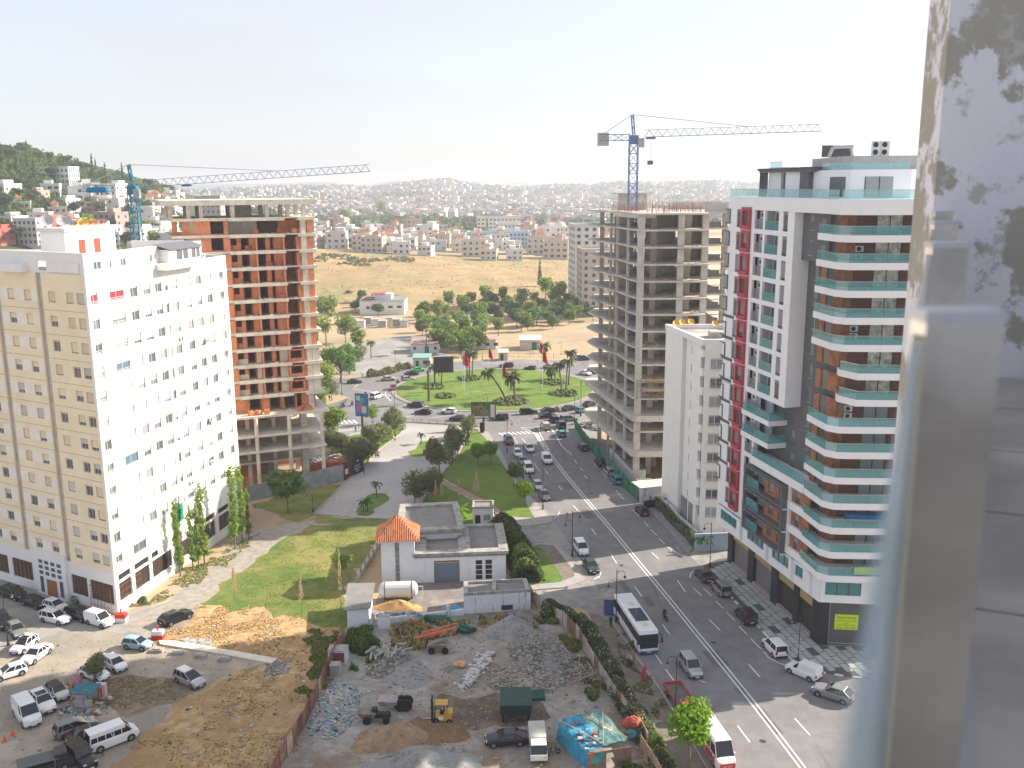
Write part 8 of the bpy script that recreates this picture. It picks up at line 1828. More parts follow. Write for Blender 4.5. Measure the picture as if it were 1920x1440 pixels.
person(1178,1250,'stand',(.4,.38,.36),(.05,.05,.08),-100,'person in a pale top in the group at the bus stop',.12);person(1187,1247,'stand',(.35,.16,.1),(.05,.05,.06),-80,'person in a rust top in the middle of the bus stop group',.12);person(1183,1252,'stand',(.5,.45,.4),(.02,.02,.02),200,'person in cream with dark trousers at the bus stop',.12)
o=person(1208,1275,'walk',(.5,.03,.12),(.5,.03,.12),95,'woman in a long crimson robe walking along the earth path',.12);dress(o,(.50,.03,.12))
person(683,890,'stand',(.02,.02,.02),(.02,.02,.02),10,'person in black standing at the end of the hoarding',.12);person(667,812,'walk',(.02,.02,.03),(.02,.02,.03),200,'person in black walking below the blue billboard',.1)
for px,py,c,lab in((708,858,(.35,.42,.5),'person in pale blue sitting on the plaza kerb'),(738,827,(.5,.5,.5),'person in white sitting on the upper plaza kerb')):person(px,py,'ride',c,(.05,.05,.06),-20,lab,lift=-.35)
person(610,757,'walk',(.03,.03,.03),(.04,.04,.05),240,'person in dark clothes on the pavement by the brick building',.1);person(618,752,'stand',(.02,.02,.03),(.03,.03,.03),120,'second dark figure on the pavement by the brick building',.1)
person(1063,977,'walk',(.55,.2,.22),(.4,.3,.3),-100,'person in pink stepping off near the double lamp')
def bike(px,py,ang,c,label,rider=None,scoot=True):
 x,y=G(px,py);t=thing('scooter' if scoot else 'motorbike',label,'scooter' if scoot else 'motorbike',(x,y,.02),None,R(ang))
 def pb(mb,n):o=mb.build(n,None,(0,0,0));o.parent=t
 for a in(-.62,.62):mb=MB(m_tyre,m_rim);mb.tube((a,-.06,.27),(a,.06,.27),.27,12);mb.use(m_rim);mb.tube((a,-.065,.27),(a,.065,.27),.14,8);pb(mb,'wheel')
 mb=MB(mat('bike_%s'%str(c),c,.35));mb.hexa([(-.85,-.14,.42),(-.1,-.12,.3),(-.1,.12,.3),(-.85,.14,.42),(-.8,-.12,.72),(-.15,-.14,.7),(-.15,.14,.7),(-.8,.12,.72)]);mb.hexa([(.35,-.2,.3),(.5,-.15,.35),(.5,.15,.35),(.35,.2,.3),(.3,-.16,.95),(.45,-.1,.95),(.45,.1,.95),(.3,.16,.95)]);mb.box(-.12,.38,-.13,.13,.27,.33);pb(mb,'body')
 mb=MB(m_trim);mb.box(-.75,-.1,-.12,.12,.72,.82);pb(mb,'seat');mb=MB(m_trim);mb.path([(.55,0,.3),(.42,0,1.02)],.035,5);mb.tube((.38,-.32,1.05),(.38,.32,1.05),.025,5);pb(mb,'handlebar');mb=MB(m_head);mb.box(.44,.52,-.07,.07,.82,.94);pb(mb,'headlight')
 if rider:
  o=person(0,0,'ride',rider,(.04,.04,.06),ang,'rider on the '+label,world=(x-.3*math.cos(R(ang)),y-.3*math.sin(R(ang))),lift=-.12)
bike(1247,1162,-80,(.02,.06,.10),'dark scooter riding down the avenue',(.02,.03,.05));bike(141,1130,-40,(.3,.3,.3),'grey scooter parked against the white block');bike(95/4,1121,-70,(.35,.30,.2),'cream scooter by the lamp at far left')
bike(994,898,-80,(.02,.02,.02),'dark scooter behind the white glazed van');bike(643,765,240,(.02,.02,.02),'motorbike at the left crossing',(.02,.02,.02));bike(660,761,250,(.03,.03,.03),'second motorbike at the left crossing',(.10,.08,.08));bike(685,744,260,(.03,.03,.03),'motorbike on the road left of the ring',(.03,.04,.06));bike(746,720,60,(.02,.03,.06),'motorbike behind the dark red hatchback',(.05,.06,.1));bike(1043,770,170,(.4,.05,.03),'red motorbike between cars on the ring',(.25,.05,.03));bike(1078,795,100,(.02,.02,.02),'motorbike beside the green hoarding end',(.1,.04,.03));bike(1036,1415/1.0,20,(.1,.1,.1),'scooter hidden by the tarp shack')
# -- palms and roundabout planting
m_frond=leafmat('palm_frond',(.09,.12,.035),(.19,.20,.07));m_bloom=mat('hedge_mix',(.08,.13,.03),.9,col2=(.18,.24,.06),scale=2.5,bump=.5,bscale=6)
def palm(px,py,h,lean,label,s=1.0,group='palm trees of the roundabout',n=30,z=.2,m=None,world=None,nm='palm_tree',droop=.9):
 x,y=world or G(px,py,z);t=thing(nm,label,'palm tree',(x,y,z),group);r=random.Random(int(px*7+py));top=Vector((x+lean,y,z+h));mb=MB(m_bark);pts=[Vector((x,y,z-.1))]
 for i in range(1,7):q=i/6;pts.append(Vector((x+lean*q**1.3,y,z+h*q)))
 mb.path(pts,[.34*s,.27*s,.24*s,.22*s,.22*s,.24*s,.28*s],8);mb.build('trunk',t)
 mb=MB(m or m_frond)
 for k in range(n):
  a=6.283*k/n+r.uniform(-.15,.15);e0=r.uniform(-.25,1.15);L_=3.2*s*r.uniform(.8,1.1);p=top;prev=None;ca,sa=math.cos(a),math.sin(a);e=e0
  for j in range(6):
   wv=.42*s*(1-abs(j-2)/5.5);sd_=Vector((-sa,ca,0))*wv;cur=(p+sd_-Vector((0,0,wv*.5)),p,p-sd_-Vector((0,0,wv*.5)))
   if prev:mb.add([prev[0],prev[1],cur[1],cur[0]],[(0,1,2,3)]);mb.add([prev[1],prev[2],cur[2],cur[1]],[(0,1,2,3)])
   prev=cur;p=p+Vector((ca*math.cos(e),sa*math.cos(e),math.sin(e)))*L_/5;e-=.42*droop
 mb.build('crown',t);return t
palm(949,753,8.2,-4.6,'leaning palm in the near flower bed of the roundabout',1.05);palm(966,752,6.6,-.6,'upright palm beside the leaning one',1.15,n=38)
for px,py,h,l,s,lab in((1026,688,7.0,-1.0,1.0,'palm at the back right of the roundabout lawn'),(1053,735,8.0,-.8,.85,'left one of the palm pair in the right flower bed'),(1061,735,8.8,.5,.9,'right one of the palm pair in the right flower bed'),(1066,722,9.6,.6,.9,'tallest palm behind the palm pair'),(1034,712,3.4,0,1.1,'short bushy palm beside the back right bed'),(816,722,5.4,-.3,1.05,'bushy palm behind the dark billboard'),(828,724,6.6,.3,.8,'slim palm right of the dark billboard'),(877,712,8.4,-.5,.8,'left palm of the back trio'),(880,713,7.6,.2,.9,'middle palm of the back trio'),(885,713,8.2,.5,.8,'right palm of the back trio')):palm(px,py,h,l,lab,s)
for px,py,h,s,lab in((800,662,9.5,.8,'tall fan palm by the pink roofed lodge'),(612,650,7.5,1.0,'palm left of the big roadside tree'),(696,672,5.5,.7,'small palm on the waste ground by the park'),(668,655,7,.9,'palm beside the grey verge of the park'),(845,655,8,.9,'palm among the tall park trees'),(655,562,4,1.0,'palm at the foot of the mound left of the warehouse')):palm(px,py,h,0,lab,s,None,z=0)
for px,py,h,s,lab in((790,832,2.2,.45,'little palm on the upper lawn bed of the plaza'),(706,932,2.6,.5,'little palm at the top of the lower lawn bed'),(682,960,2.0,.5,'left little palm at the bottom lawn bed'),(689,960,2.3,.5,'right little palm at the bottom lawn bed')):palm(px,py,h,0,lab,s,'small palms of the plaza beds',14,.12,m_leafd)
palm(862,972,1.6,0,'bright banana palm beside the guard hut',.75,None,18,0,m_leafv,droop=.7)
for px,py,lab in((1318,1022,'potted palm in the black planter by the blue wall'),):x,y=G(px,py);palm(px,py,1.2,0,lab,.7,None,22,.9,m_leafd)
beds=[(958,753,9.2,2.6,'near flower bed round the palm pair'),(1057,738,7.6,2.4,'right flower bed under the tall palms'),(1037,718,6.6,2.6,'back right flower bed'),(816,726,6.0,2.3,'left flower bed behind the dark billboard'),(835,743,5.4,2.1,'left front flower bed'),(880,710,6.6,2.6,'back flower bed under the palm trio')]
for i,(px,py,rx,ry,lab)in enumerate(beds):
 x,y=G(px,py,.2);t=thing('flower_bed',lab+' on the roundabout','flower bed',(x,y,.2),'flower beds of the roundabout');mb=MB(mat('bed_soil',(.10,.06,.04),.95));mb.prism([(x+rx*.55*math.cos(a*.2618),y+rx*.62*math.sin(a*.2618))for a in range(24)],.2,.27);mb.build('soil',t);r=random.Random(i)
 for k in range(70):
  a=r.uniform(0,6.283);q=math.sqrt(r.random());mb=MB(m_bloom if k%3 else m_leafd);mb.ball((x+rx*.52*q*math.cos(a),y+rx*.58*q*math.sin(a),.5),r.uniform(.3,.52),6,4,(1,1,.8),.15);mb.build('shrub',t)
for px,py,h,lab in((868,729,11,'left pole of the left Moroccan flag pair'),(871,734,12,'right pole of the left Moroccan flag pair'),(916,688,7,'flagpole at the back of the roundabout'),(942,742,9.5,'flagpole between the two near palms'),(1012,715,12.5,'left pole of the right Moroccan flag pair'),(1017,730,12,'right pole of the right Moroccan flag pair')):
 x,y=G(px,py,.2);t=thing('flagpole',lab.replace('Moroccan ','red '),'flag',(x,y,.2),'flagpoles of the roundabout');mb=MB(m_rail);mb.tube((x,y,.2),(x,y,h),.06,6);mb.build('pole',t)
 mb=MB(mat('flag_red',(.52,.01,.02),.8));vs=[]
 for j in range(7):
  for i in range(6):u,v=i/5,j/6;vs.append((x+.1+1.9*u*(.55+.3*v),y+.22*math.sin(u*6+v),h-.3-3.4*v-1.6*u*(1-v*.4)))
 mb.add(vs,[(j*6+i,j*6+i+1,(j+1)*6+i+1,(j+1)*6+i)for j in range(6)for i in range(5)]);o=mb.build('flag',t)
 sm=MB(mat('star_green',(.0,.10,.05),.7));c=Vector(vs[3*6+2])+Vector((0,-.25,0));P5=[c+Vector((.42*math.sin(k*1.2566),0,.42*math.cos(k*1.2566)))for k in range(5)]
 for k in range(5):sm.tube(P5[k],P5[(k+2)%5],.035,3)
 s_=sm.build('star',t)
 # -- lamp posts
m_post=mat('lamp_post_dark',(.035,.03,.032),.5)
LP={}
def lamp_meshes(arms):
 if arms in LP:return LP[arms]
 p=MB(m_post);p.lathe((0,0,0),[(.26,0),(.26,.25),(.16,.35),(.18,.9),(.10,1.1),(.075,2.0),(.06,8.4),(.1,8.5),(.03,8.9),(.0,9.1)],8);a=MB(m_post);l=MB(mat('lantern_glass',(.30,.31,.29),.3),m_post)
 for s,zt in([(1,8.1),(-1,6.5)]if arms==2 else[(-1,8.1)]):
  pts=[(s*.06,0,zt-1.0)]+[(s*(.75-.7*math.cos(k*.52)),0,zt+.6*math.sin(k*.52))for k in range(7)];a.path(pts,.045,5);x=s*1.44
  l.use(m_post);l.lathe((x,0,zt-.75),[(.0,.75),(.05,.72),(.06,.5),(.26,.35),(.3,.25)],8);l.use(MATS['lantern_glass']);l.lathe((x,0,zt-.75),[(.24,.25),(.14,-.05),(.0,-.08)],8)
 LP[arms]=(p.mesh('post'),a.mesh('arm'),l.mesh('lantern'));return LP[arms]
for px,py,pt,arms,ang,lab in((1018,956,879,1,170,'lamp post at the sunny corner of the avenue pavement'),(1073,1043,957,2,0,'double armed lamp post beside the white parked van'),(1155,1166,1067,2,0,'double armed lamp post behind the coach'),(1266,1338,1227,1,0,'lamp post above the tow truck bed'),(1331,1065,978,1,0,'lamp post at the planter by the coloured tower'),(1496,1243,1150,1,0,'lamp post at the lower end of the patterned pavement'),(951,848,786,1,180,'lamp post beside the dark green off-roader'),(981,897,829,1,180,'lamp post halfway down the left pavement'),(16,1210,1100,1,180,'lamp post at the far left of the parking'),(740,767,735,2,0,'lamp post in the left road mouth'),(641,740,690,1,0,'lamp post at the left pavement tip'),(612,800,745,1,0,'lamp post beside the brick building corner'),(914,770,745,1,0,'lamp post on the near rim of the roundabout'),(742,695,655,1,0,'lamp post at the park wall'),(1089,780,710,1,180,'tall lamp post at the tip of the green hoarding'),(1077,790,740,1,180,'lamp post behind the grey estate car'),(904,675,650,1,0,'lamp post on the far side of the ring'),(1293,670,640,1,0,'lamp post behind the skeleton tower'),(587,960,925,1,0,'short park lamp on the lawn below the brick building'),(1052,665,640,1,0,'lamp post at the far right junction')):
 x,y=G(px,py);d=ray(px,pt);s=(CAMZ+d[2]/d[1]*y)/9.1;t=thing('lamp_post',lab,'lamp post',(x,y,.1 if py>800 else 0),'ornamental lamp posts',R(ang));t.scale=(max(.7,s*.9),max(.7,s*.9),s)
 for n,me in zip(('post','arm','lantern'),lamp_meshes(arms)):o=bpy.data.objects.new(n,me);LNK(o);o.parent=t
 # -- billboards and hoardings
def billboard(px,py,z0,w,h,ang,cols,lab,poles=1,side=0):
 x,y=G(px,py);t=thing('billboard',lab,'billboard',(x,y,0));F=frame((x-w/2*math.cos(ang)+side,y-w/2*math.sin(ang)),(x+w/2*math.cos(ang)+side,y+w/2*math.sin(ang)));mb=MB(m_fgrey);mb.fbox(F,0,w,-.25,.0,z0,z0+h);mb.build('frame',t)
 for i,(a,b,c,d,m)in enumerate(cols):mb=MB(m);mb.fbox(F,a*w,b*w,0,.02+.008*i,z0+c*h,z0+d*h);mb.build('poster_field',t)
 mb=MB(m_fgrey);mb.tube((x,y+.15,0),(x,y+.15,z0+.5),.32,8);mb.build('mast',t);return t,F
sky_b=mat('poster_blue',(.05,.20,.50),.5);pk=mat('poster_pink',(.55,.16,.25),.5);gn=mat('poster_green',(.08,.14,.04),.6,var=.6,scale=1.2);wt=mat('poster_white',(.6,.62,.62),.5);br=mat('poster_brown',(.22,.13,.07),.6,var=.6,scale=2)
billboard(680,808,3.6,3.4,5.6,-.25,[(.04,.96,.03,.97,sky_b),(.15,.55,.2,.6,pk),(.5,.85,.15,.45,mat('poster_white',0)),(.3,.7,.62,.8,mat('poster_teal',(.1,.4,.5),.5)),(.1,.4,.7,.9,wt)],'portrait blue and pink poster board beside the left crossing')
t,F=billboard(907,805,2.6,6.0,4.2,0.0,[(.02,.98,.03,.97,gn),(.1,.5,.3,.8,br),(.35,.75,.2,.6,mat('poster_olive',(.16,.17,.1),.6,var=.5,scale=2)),(.78,.95,.1,.85,wt),(.05,.7,.05,.16,wt)],'landscape advertising board facing us above the crossing')
billboard(804,753,8.0,5.4,4.4,.1,[(.03,.97,.04,.96,mat('poster_black',(.03,.03,.035),.5,var=.3,scale=1))],'dark empty billboard high on a mast at the left of the roundabout',side=4.2)
mb=MB(m_post);x,y=G(904,812);mb.box(x-.5,x+.5,y-.2,y+.2,0,2.6);tag(mb.build('sign_cabinet'),'black slim cabinet under the landscape advertising board','cabinet')
def site_hoarding():
 W=[G(*p)for p in((466,940),(520,930),(570,920),(645,902))];t=thing('site_wall','grey rendered site wall in front of the brick building','wall',(*W[0],0));m=mix_layer(mat('site_render',(.22,.25,.25),.9,var=.1,scale=.8),(.33,.34,.34),.3,.5,.62)
 for i in range(3):F=frame(W[i],W[i+1]);mb=MB(m);mb.fbox(F,0,F.L,-.2,0,0,3.4 if i==2 else 3.0);mb.build('wall',t)
 x0,y0=W[3];x1,y1=G(682,884);F=frame((x0,y0),(x1,y1));mb=MB(mat('hoard_black',(.018,.018,.02),.5),);t=thing('project_hoarding','black project hoarding with white lettering at the corner of the site','hoarding',(x0,y0,0));mb.fbox(F,0,F.L,-.1,.0,.1,3.7);mb.build('board',t)
 mb=MB(mat('hoard_maroon',(.10,.015,.02),.6));mb.fbox(F,0,F.L*.42,0,.03,.3,3.4);mb.build('maroon_field',t);mb=MB(wt);mb.fbox(F,.5,1.5,.03,.05,1.2,2.3);mb.build('plan_sheet',t)
 a=(R(90),0,F.ang)
 for tx,sx,z,sz in(('PALACE',.68,1.75,.55),('RESIDENCE',.68,1.2,.45),('VENTE',.68,.7,.4)):
  p=F(F.L*sx,.03);o=local_text(t,tx,(0,0,0),a,sz,wt);o.location=(p[0]-x0,p[1]-y0,z)
 mb=MB(wt);p=F(F.L*.7,.03);mb.ball((p[0],p[1],2.9),.25,8,5,(1,.2,1));mb.build('emblem',t)
 W=[G(*p)for p in((682,884),(672,858),(640,838),(608,828))];panel_fence('sheet_hoarding','grey corrugated sheet hoarding along the far side of the site',None,3.4,[mat('sheet_grey',(.16,.17,.17),.7,var=.15,scale=1),mat('sheet_grey_b',(.20,.21,.20),.7,var=.15,scale=1)],2.0,False,W)
 W=[G(*p)for p in((1078,803),(1095,830),(1120,860),(1150,893),(1180,925),(1196,940))];panel_fence('green_hoarding','green sheet hoarding along the pavement under the skeleton tower',None,2.7,[mat('hoard_green',(.02,.16,.10),.6,var=.3,scale=1),mat('hoard_green_b',(.05,.22,.14),.6,var=.3,scale=1),mat('hoard_green_c',(.10,.20,.16),.7,var=.3,scale=1)],1.6,False,W)
 r=random.Random(4);x,y=G(605,905)
 for i in range(10):p=G(575+i*7,893-i*1.2);mb=MB(MATS['pallet_brick']);stackbox(None,mb,p[0],p[1]+2.5,0,1.7);tag(mb.build('brick_pallet'),'stack of red hollow bricks behind the grey site wall','brick stack','brick stacks behind the grey site wall')
 x,y=G(575,880);heap('sheet_heap','heap of blue and white sheeting in the ground floor of the brick building','heap',x+1,y+4,2.4,2.2,1.6,TRASH[1],[TRASH[0],TRASH[1],TRASH[2],TRASH[0]],260,.4,3);x,y=G(628,872);heap('plank_heap','heap of white planks and rubble inside the hoarding','heap',x,y+3,3.2,2.5,1.5,RUB[1],[RUB[2],TRASH[0],RUB[0],m_leafo],300,.35,4)
 mb=MB(MATS['pallet_brick']);x,y=G(640,882);mb.ball((x,y+2.5,.6),1.7,12,6,(1.3,.8,.9));tag(mb.build('brick_bundle'),'rounded pile of red bricks beside the planks in the site','brick pile')
site_hoarding()
def railing(name,lab,px,h,m,step=2.2,wall=0):
 W=[G(*p)for p in px];t=thing(name,lab,'railing',(*W[0],0));mb=MB(m);pm=MB(m)
 for i in range(len(W)-1):
  F=frame(W[i],W[i+1]);n=max(1,round(F.L/step))
  for z in(h*.3,h):mb.tube((*F(0),z),(*F(F.L),z),.035,4)
  for k in range(n*5):mb.tube((*F(k*F.L/n/5),h*.3),(*F(k*F.L/n/5),h),.014,3)
  for k in range(n):pm.box(F(k*F.L/n)[0]-.05-wall,F(k*F.L/n)[0]+.05+wall,F(k*F.L/n)[1]-.05-wall,F(k*F.L/n)[1]+.05+wall,0,h+.1)
 mb.build('rail',t)['kind']='stuff';pm.parts('post',t)
railing('plaza_railing','low grey railing between the plaza and the ring road',[(672,804),(700,798),(760,793),(820,796),(880,800),(903,803)],1.1,mat('rail_grey',(.10,.11,.11),.6));railing('kerb_railing','dark railing along the pavement left of the crossing',[(608,800),(628,775),(652,752)],1.1,m_post)
railing('park_railing','white pillared railing along the park at the left of the ring',[(680,708),(720,702),(760,690),(778,686)],1.6,m_rail,5,.25);railing('ring_railing','railing behind the far side of the ring road',[(806,686),(860,672),(950,670),(1060,672)],1.4,m_post,4)
# -- hedges and shrubs
def hedge(name,lab,px,w,h,mats,n,size,seed,z=.1,cat='hedge',group=None):
 r=random.Random(seed);W=[G(*p,h*.5)for p in px];L_=[0]
 for i in range(len(W)-1):L_.append(L_[-1]+math.dist(W[i],W[i+1]))
 t=thing(name,lab,cat,(*W[0],z),group);mb=MB(*mats)
 for k in range(n):
  s=r.random()*L_[-1];i=max(j for j in range(len(L_)-1)if L_[j]<=s);F=frame(W[i],W[i+1]);a=r.uniform(0,6.283);u=s/2.2
  hh=h*(.72+.4*mnoise.noise(Vector((u,seed,0)))+.12*math.sin(u*2.3));ww=w*(.85+.3*mnoise.noise(Vector((u,0,seed))));el=r.random()**.7*1.57;rad=r.uniform(.72,1.0)
  d=math.cos(el)*ww/2*(1 if r.random()<.5 else-1)*rad;zz=z+math.sin(el)*hh*rad if r.random()<.8 else z+r.uniform(0,.5)*hh
  p=Vector((*F(s-L_[i],d),zz));nrm=Vector((r.uniform(-1,1),r.uniform(-1,1),r.uniform(-.1,1))).normalized();t1=nrm.orthogonal().normalized();t2=nrm.cross(t1);e=t1*math.cos(a)+t2*math.sin(a);f=nrm.cross(e);q=size*r.uniform(.6,1.3)
  mb.cur=r.randrange(len(mats))if mnoise.noise(Vector((u*1.3,d,zz)))<.1 else 0
  mb.v+=[tuple(p-e*q),tuple(p-f*q*.6),tuple(p+e*q),tuple(p+f*q*.6)];b=len(mb.v)-4;mb.f.append((b,b+1,b+2,b+3));mb.m.append(mb.cur)
 mb.build('foliage',t);mb=MB(m_bark)
 for k in range(int(L_[-1]/1.5)+1):s=min(L_[-1]-.01,k*1.5);i=max(j for j in range(len(L_)-1)if L_[j]<=s);p=frame(W[i],W[i+1])(s-L_[i]);mb.tube((*p,0),(p[0]+.2,p[1],h*.6),.06,4)
 mb.parts('stem',t)
wf=mat('blossom',(.55,.50,.48),.8)
hedge('oleander_hedge','tall oleander hedge between the lot fence and the earth path',[(1015,1140),(1060,1143),(1090,1163),(1115,1195),(1135,1232),(1160,1282),(1190,1330),(1215,1375)],3.0,2.7,[m_leafd,m_leaf,m_leafo,m_leaf,m_leafd,m_leafo,m_leaf,wf],21000,.17,5)
hedge('lime_shrub','yellow green shrub at the lower end of the oleander hedge',[(1218,1378),(1232,1392)],2.6,2.4,[m_leafl,m_leafo],2600,.17,6,cat='shrub');hedge('shrub','dark shrub below the yellow green one by the lot fence',[(1236,1412),(1250,1436)],3.0,2.2,[m_leafd,m_leafo,m_leaf],3000,.17,7,cat='shrub');hedge('shrub','green shrub at the bottom edge beside the shack',[(1170,1436),(1200,1448)],2.4,1.6,[m_leaf,m_leafd],1800,.16,8,cat='shrub')
hedge('big_hedge','large mixed evergreen hedge right of the service building',[(938,972),(952,992),(965,1015),(985,1040),(990,1068)],5.6,4.6,[m_leafd,m_leafo,m_leaf],15000,.26,9);hedge('yellow_shrub','sunlit yellow tipped shrub on the outside of the large hedge',[(978,1030),(985,1062)],4.4,4.6,[m_leafl,m_leafo,mat('leaf_yellow',(.26,.20,.04),.8)],4500,.25,10,cat='shrub')
hedge('corner_shrub','dark thicket in the top left corner of the lot',[(672,1205),(695,1212)],3.4,1.7,[m_leafd,m_leafo],2400,.17,11,cat='shrub');hedge('park_hedge','flowering shrubs behind the park railing',[(690,700),(730,693),(765,682)],3,2.6,[m_leafo,m_leafd,mat('pink_bloom',(.45,.18,.18),.9)],2600,.3,12);hedge('weed_shrub','small grey green weed at the foot of the white block',[(262,1128),(270,1124)],1.6,1.1,[m_leafo,m_leaf],500,.14,13,cat='shrub')
for i,(px,py,h,lab)in enumerate(((566,1160,6.2,'nearest pale reed plume on the green field'),(640,1155,9.5,'tallest dry reed plume at the yard side of the field'),(441,1130,5.0,'thin dry reed plume at the edge of the gravel lane'),(817,945,4.4,'leftmost reed plume behind the service building'),(828,948,4.0,'second reed plume behind the service building'),(860,950,5.0,'third reed plume behind the service building'),(893,943,5.6,'widest sheaf of reed plumes behind the service building'))):
 x,y=G(px,py);t=thing('reed_plume',lab,'reed',(x,y,0),'dry reed plumes');r=random.Random(i+50);mb=MB(mat('reed_stem',(.30,.22,.12),.9));mb.tube((x,y,0),(x+.1,y,h),.05,5,.02);mb.build('stem',t);mb=MB(mat('plume_tan',(.52,.38,.22),.9))
 for k in range(160 if i!=6 else 420):
  q=r.random()**.6;z=h*(.35+.65*q);w=(.34 if i!=6 else .8)*(1-q)+.06;p=Vector((x+r.uniform(-w,w),y+r.uniform(-w,w),z));mb.add([p,p+Vector((r.uniform(-.08,.08),0,.42)),p+Vector((.07,.05,.1))],[(0,1,2)])
 mb.build('plume',t)
 # terraced planters in front of the slim white block
pl=[(1212,950,1232,966),(1234,968,1250,988),(1252,990,1276,1012),(1278,1014,1296,1036)]
for i,(a,b,c,d)in enumerate(pl):
 A_,B_=G(a+8,b-4),G(c+8,d-4);F=frame(A_,B_);t=thing('stone_planter',['first dark stone planter from the green hoarding','second dark stone planter down the slim block','third dark stone planter down the slim block','last dark stone planter beside the blue wall'][i],'planter',(*A_,0),'stone planters by the slim white block');mb=MB(mat('planter_stone',(.065,.065,.07),.8,var=.3,scale=2));mb.fbox(F,0,F.L,-1.2,.1,0,1.3);mb.build('box',t)
 mb=MB(m_wwall);mb.fbox(F,0,F.L,-1.3,-1.2,0,1.9);mb.build('white_wall',t);hedge('planting','leafy shrubs filling the stone planter number in the row, %s'%['top','second','third','bottom'][i]+' one',[(a+11,b-8),(c+11,d-8)],1.3,1.0,[m_leafd,m_leafl,m_leafo],700,.16,40+i,1.3,'shrub')
x0,y0=G(1296,1036);x1,y1=G(1372,1030);F=frame((x0+.6,y0+.3),(x1,y0+.8));mb=MB(mat('pale_blue_wall_paint',(.36,.46,.56),.85));mb.fbox(F,0,F.L,-.3,0,0,3.0);tag(mb.build('blue_wall'),'pale blue garden wall beside the coloured tower entrance','wall');x,y=G(1318,1026);mb=MB(m_black);mb.box(x-1.5,x+1.5,y-.1,y+.9,0,.95);tag(mb.build('black_planter'),'low black planter box in front of the blue wall','planter')
A_,B_=G(1200,942),G(1262,935);F=frame(A_,B_);t=thing('ramp_wall','white stained ramp wall with grey coping below the skeleton tower','wall',(*A_,0));mb=MB(m_stain);mb.fbox(F,0,F.L+3,-.3,0,0,2.6);mb.build('wall',t);mb=MB(m_concl);mb.fbox(F,0,F.L+3,-4,.1,2.6,2.8);mb.build('coping',t)
A_,B_=G(1208,955),G(1262,946);F=frame(A_,B_);t=thing('white_balustrade','white balustrade above dark wall at the slim block','balustrade',(*A_,0));mb=MB(m_black);mb.fbox(F,0,F.L,-.3,0,0,1.5);mb.build('wall',t);mb=MB(m_rail);mb.fbox(F,1.5,F.L,-.1,.02,2.3,2.4)
for i in range(22):mb.fbox(F,1.6+i*.28,1.75+i*.28,-.08,0,1.5,2.3)
mb.parts('baluster',t)
A_=G(1148,905);t=thing('site_cabin','long low site cabin with rubble covered roof behind the green hoarding','cabin',(*A_,0));F=frame(G(1140,858),G(1183,905));mb=MB(m_stain);mb.fbox(F,0,F.L,-3,-.3,0,2.6);mb.build('wall',t);mb=MB(m_gravel2);mb.fbox(F,-.2,F.L+.2,-3.3,-.1,2.6,2.8);mb.build('roof',t);F=frame(G(1188,915),G(1200,930));mb=MB(m_concl);mb.fbox(F,0,F.L+.6,-3.4,-.4,0,1.9);tag(mb.build('concrete_box'),'low pale concrete box behind the end of the green hoarding','box')
heap('scrap_heap','heap of scrap and sacks inside the green hoarding','heap',*G(1112,800),2.6,5,1.4,RUB[3],TW+[m_leafd],380,.35,9);heap('sack_heap','pale blue sacks behind the green hoarding','heap',*G(1112,832),1.3,1.6,1.3,TRASH[4],[TRASH[4],TRASH[0]],90,.35,10)
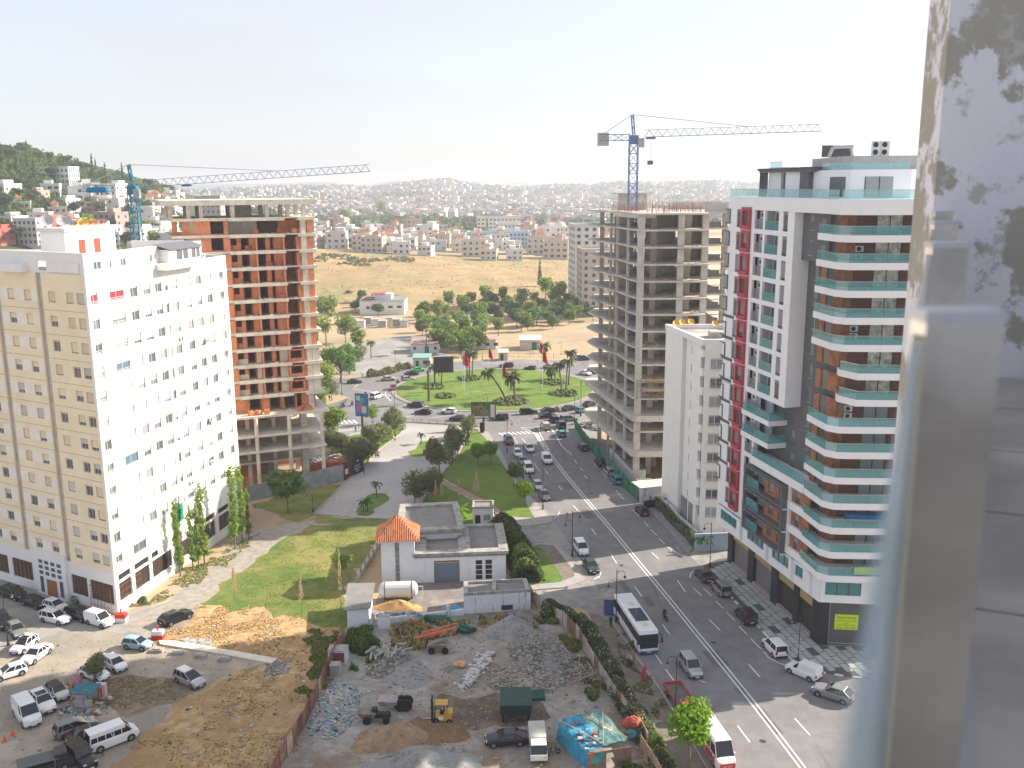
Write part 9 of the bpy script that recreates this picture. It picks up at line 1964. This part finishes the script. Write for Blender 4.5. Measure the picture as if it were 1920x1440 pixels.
# bus shelter, kiosk
x,y=G(1142,1150);t=thing('kiosk_stall','blue street kiosk with ragged cloth roof behind the coach','kiosk',(x,y,.1));mb=MB(mat('kiosk_blue',(.06,.10,.28),.6));mb.box(x-.7,x+.7,y-.7,y+.5,.1,2.0);mb.build('body',t);mb=MB(mat('ragged_cloth',(.30,.28,.24),.95,var=.3,scale=2,bump=.5,bscale=5));mb.hexa([(x-1.1,y-.4,2.2),(x+1.0,y-.5,2.1),(x+1.0,y+2.6,2.4),(x-1.1,y+2.4,2.4),(x-1.1,y-.4,2.3),(x+1.0,y-.5,2.2),(x+1.0,y+2.6,2.5),(x-1.1,y+2.4,2.5)]);mb.build('canopy',t)
for i,(px,py)in enumerate(((1206,1187),(1255,1330))):x,y=G(1110 if i==0 else 1256,1250 if i==0 else 1350)
# -- patterned pavement: each slab its own piece
def patterned():
 t=structure('patterned_pavement',(lambda mb:(mb.prism([G(*p)for p in[(1372,1060),(1366,1047),(1345,1050),(1318,1062)]+EP[1:]+[(1760,1230),(1640,1215),(1545,1212),(1532,1206)]],0,.12,False),mb)[1])(MB(mat('dark_joint',(.09,.09,.09),.85))))
 m1=mat('grey_paving_slab',(.40,.41,.40),.8,var=.08,scale=2,objrand=.08);W=[G(*p)for p in[(1365,1052),(1345,1050),(1320,1062)]+EP[1:]+[(1760,1230),(1640,1214),(1545,1211),(1528,1204)]]
 O=FG(-.5,.2);ux,uy=FG.u;nx,ny=FG.n;k=0;me=MB(m1);me.box(-.91,.91,-.43,.43,0,.025);me=me.mesh('paving_slab');sq=0
 for j in range(-14,13):
  for i in range(-2,40):
   if k>=560:break
   s=i*1.98+((j%3)*.62);d=j*.99+.5;c=(O[0]+ux*s+nx*d,O[1]+uy*s+ny*d);ok=all(inpoly(c[0]+ux*a+nx*b,c[1]+uy*a+ny*b,W)for a,b in((-.8,-.4),(.8,-.4),(.8,.4),(-.8,.4)))
   if not ok or(s>27.2 and d<-.2 and False):continue
   if(i*2+j*3)%11==0:continue
   o=bpy.data.objects.new('paving_slab',me);LNK(o);o.parent=t;o.location=(c[0],c[1],.12);o.rotation_euler=(0,0,FG.ang);k+=1
 ks=MB(m_white);E_=[G(*p)for p in EP]
 for i in range(1,len(E_)-1):
  F=frame(E_[i],E_[i+1]);s=0
  while s<F.L:ks.fbox(F,s,min(F.L,s+1.0),.0,.26,0,.16);s+=2.0
 ks.parts('painted_kerb',t)
patterned()
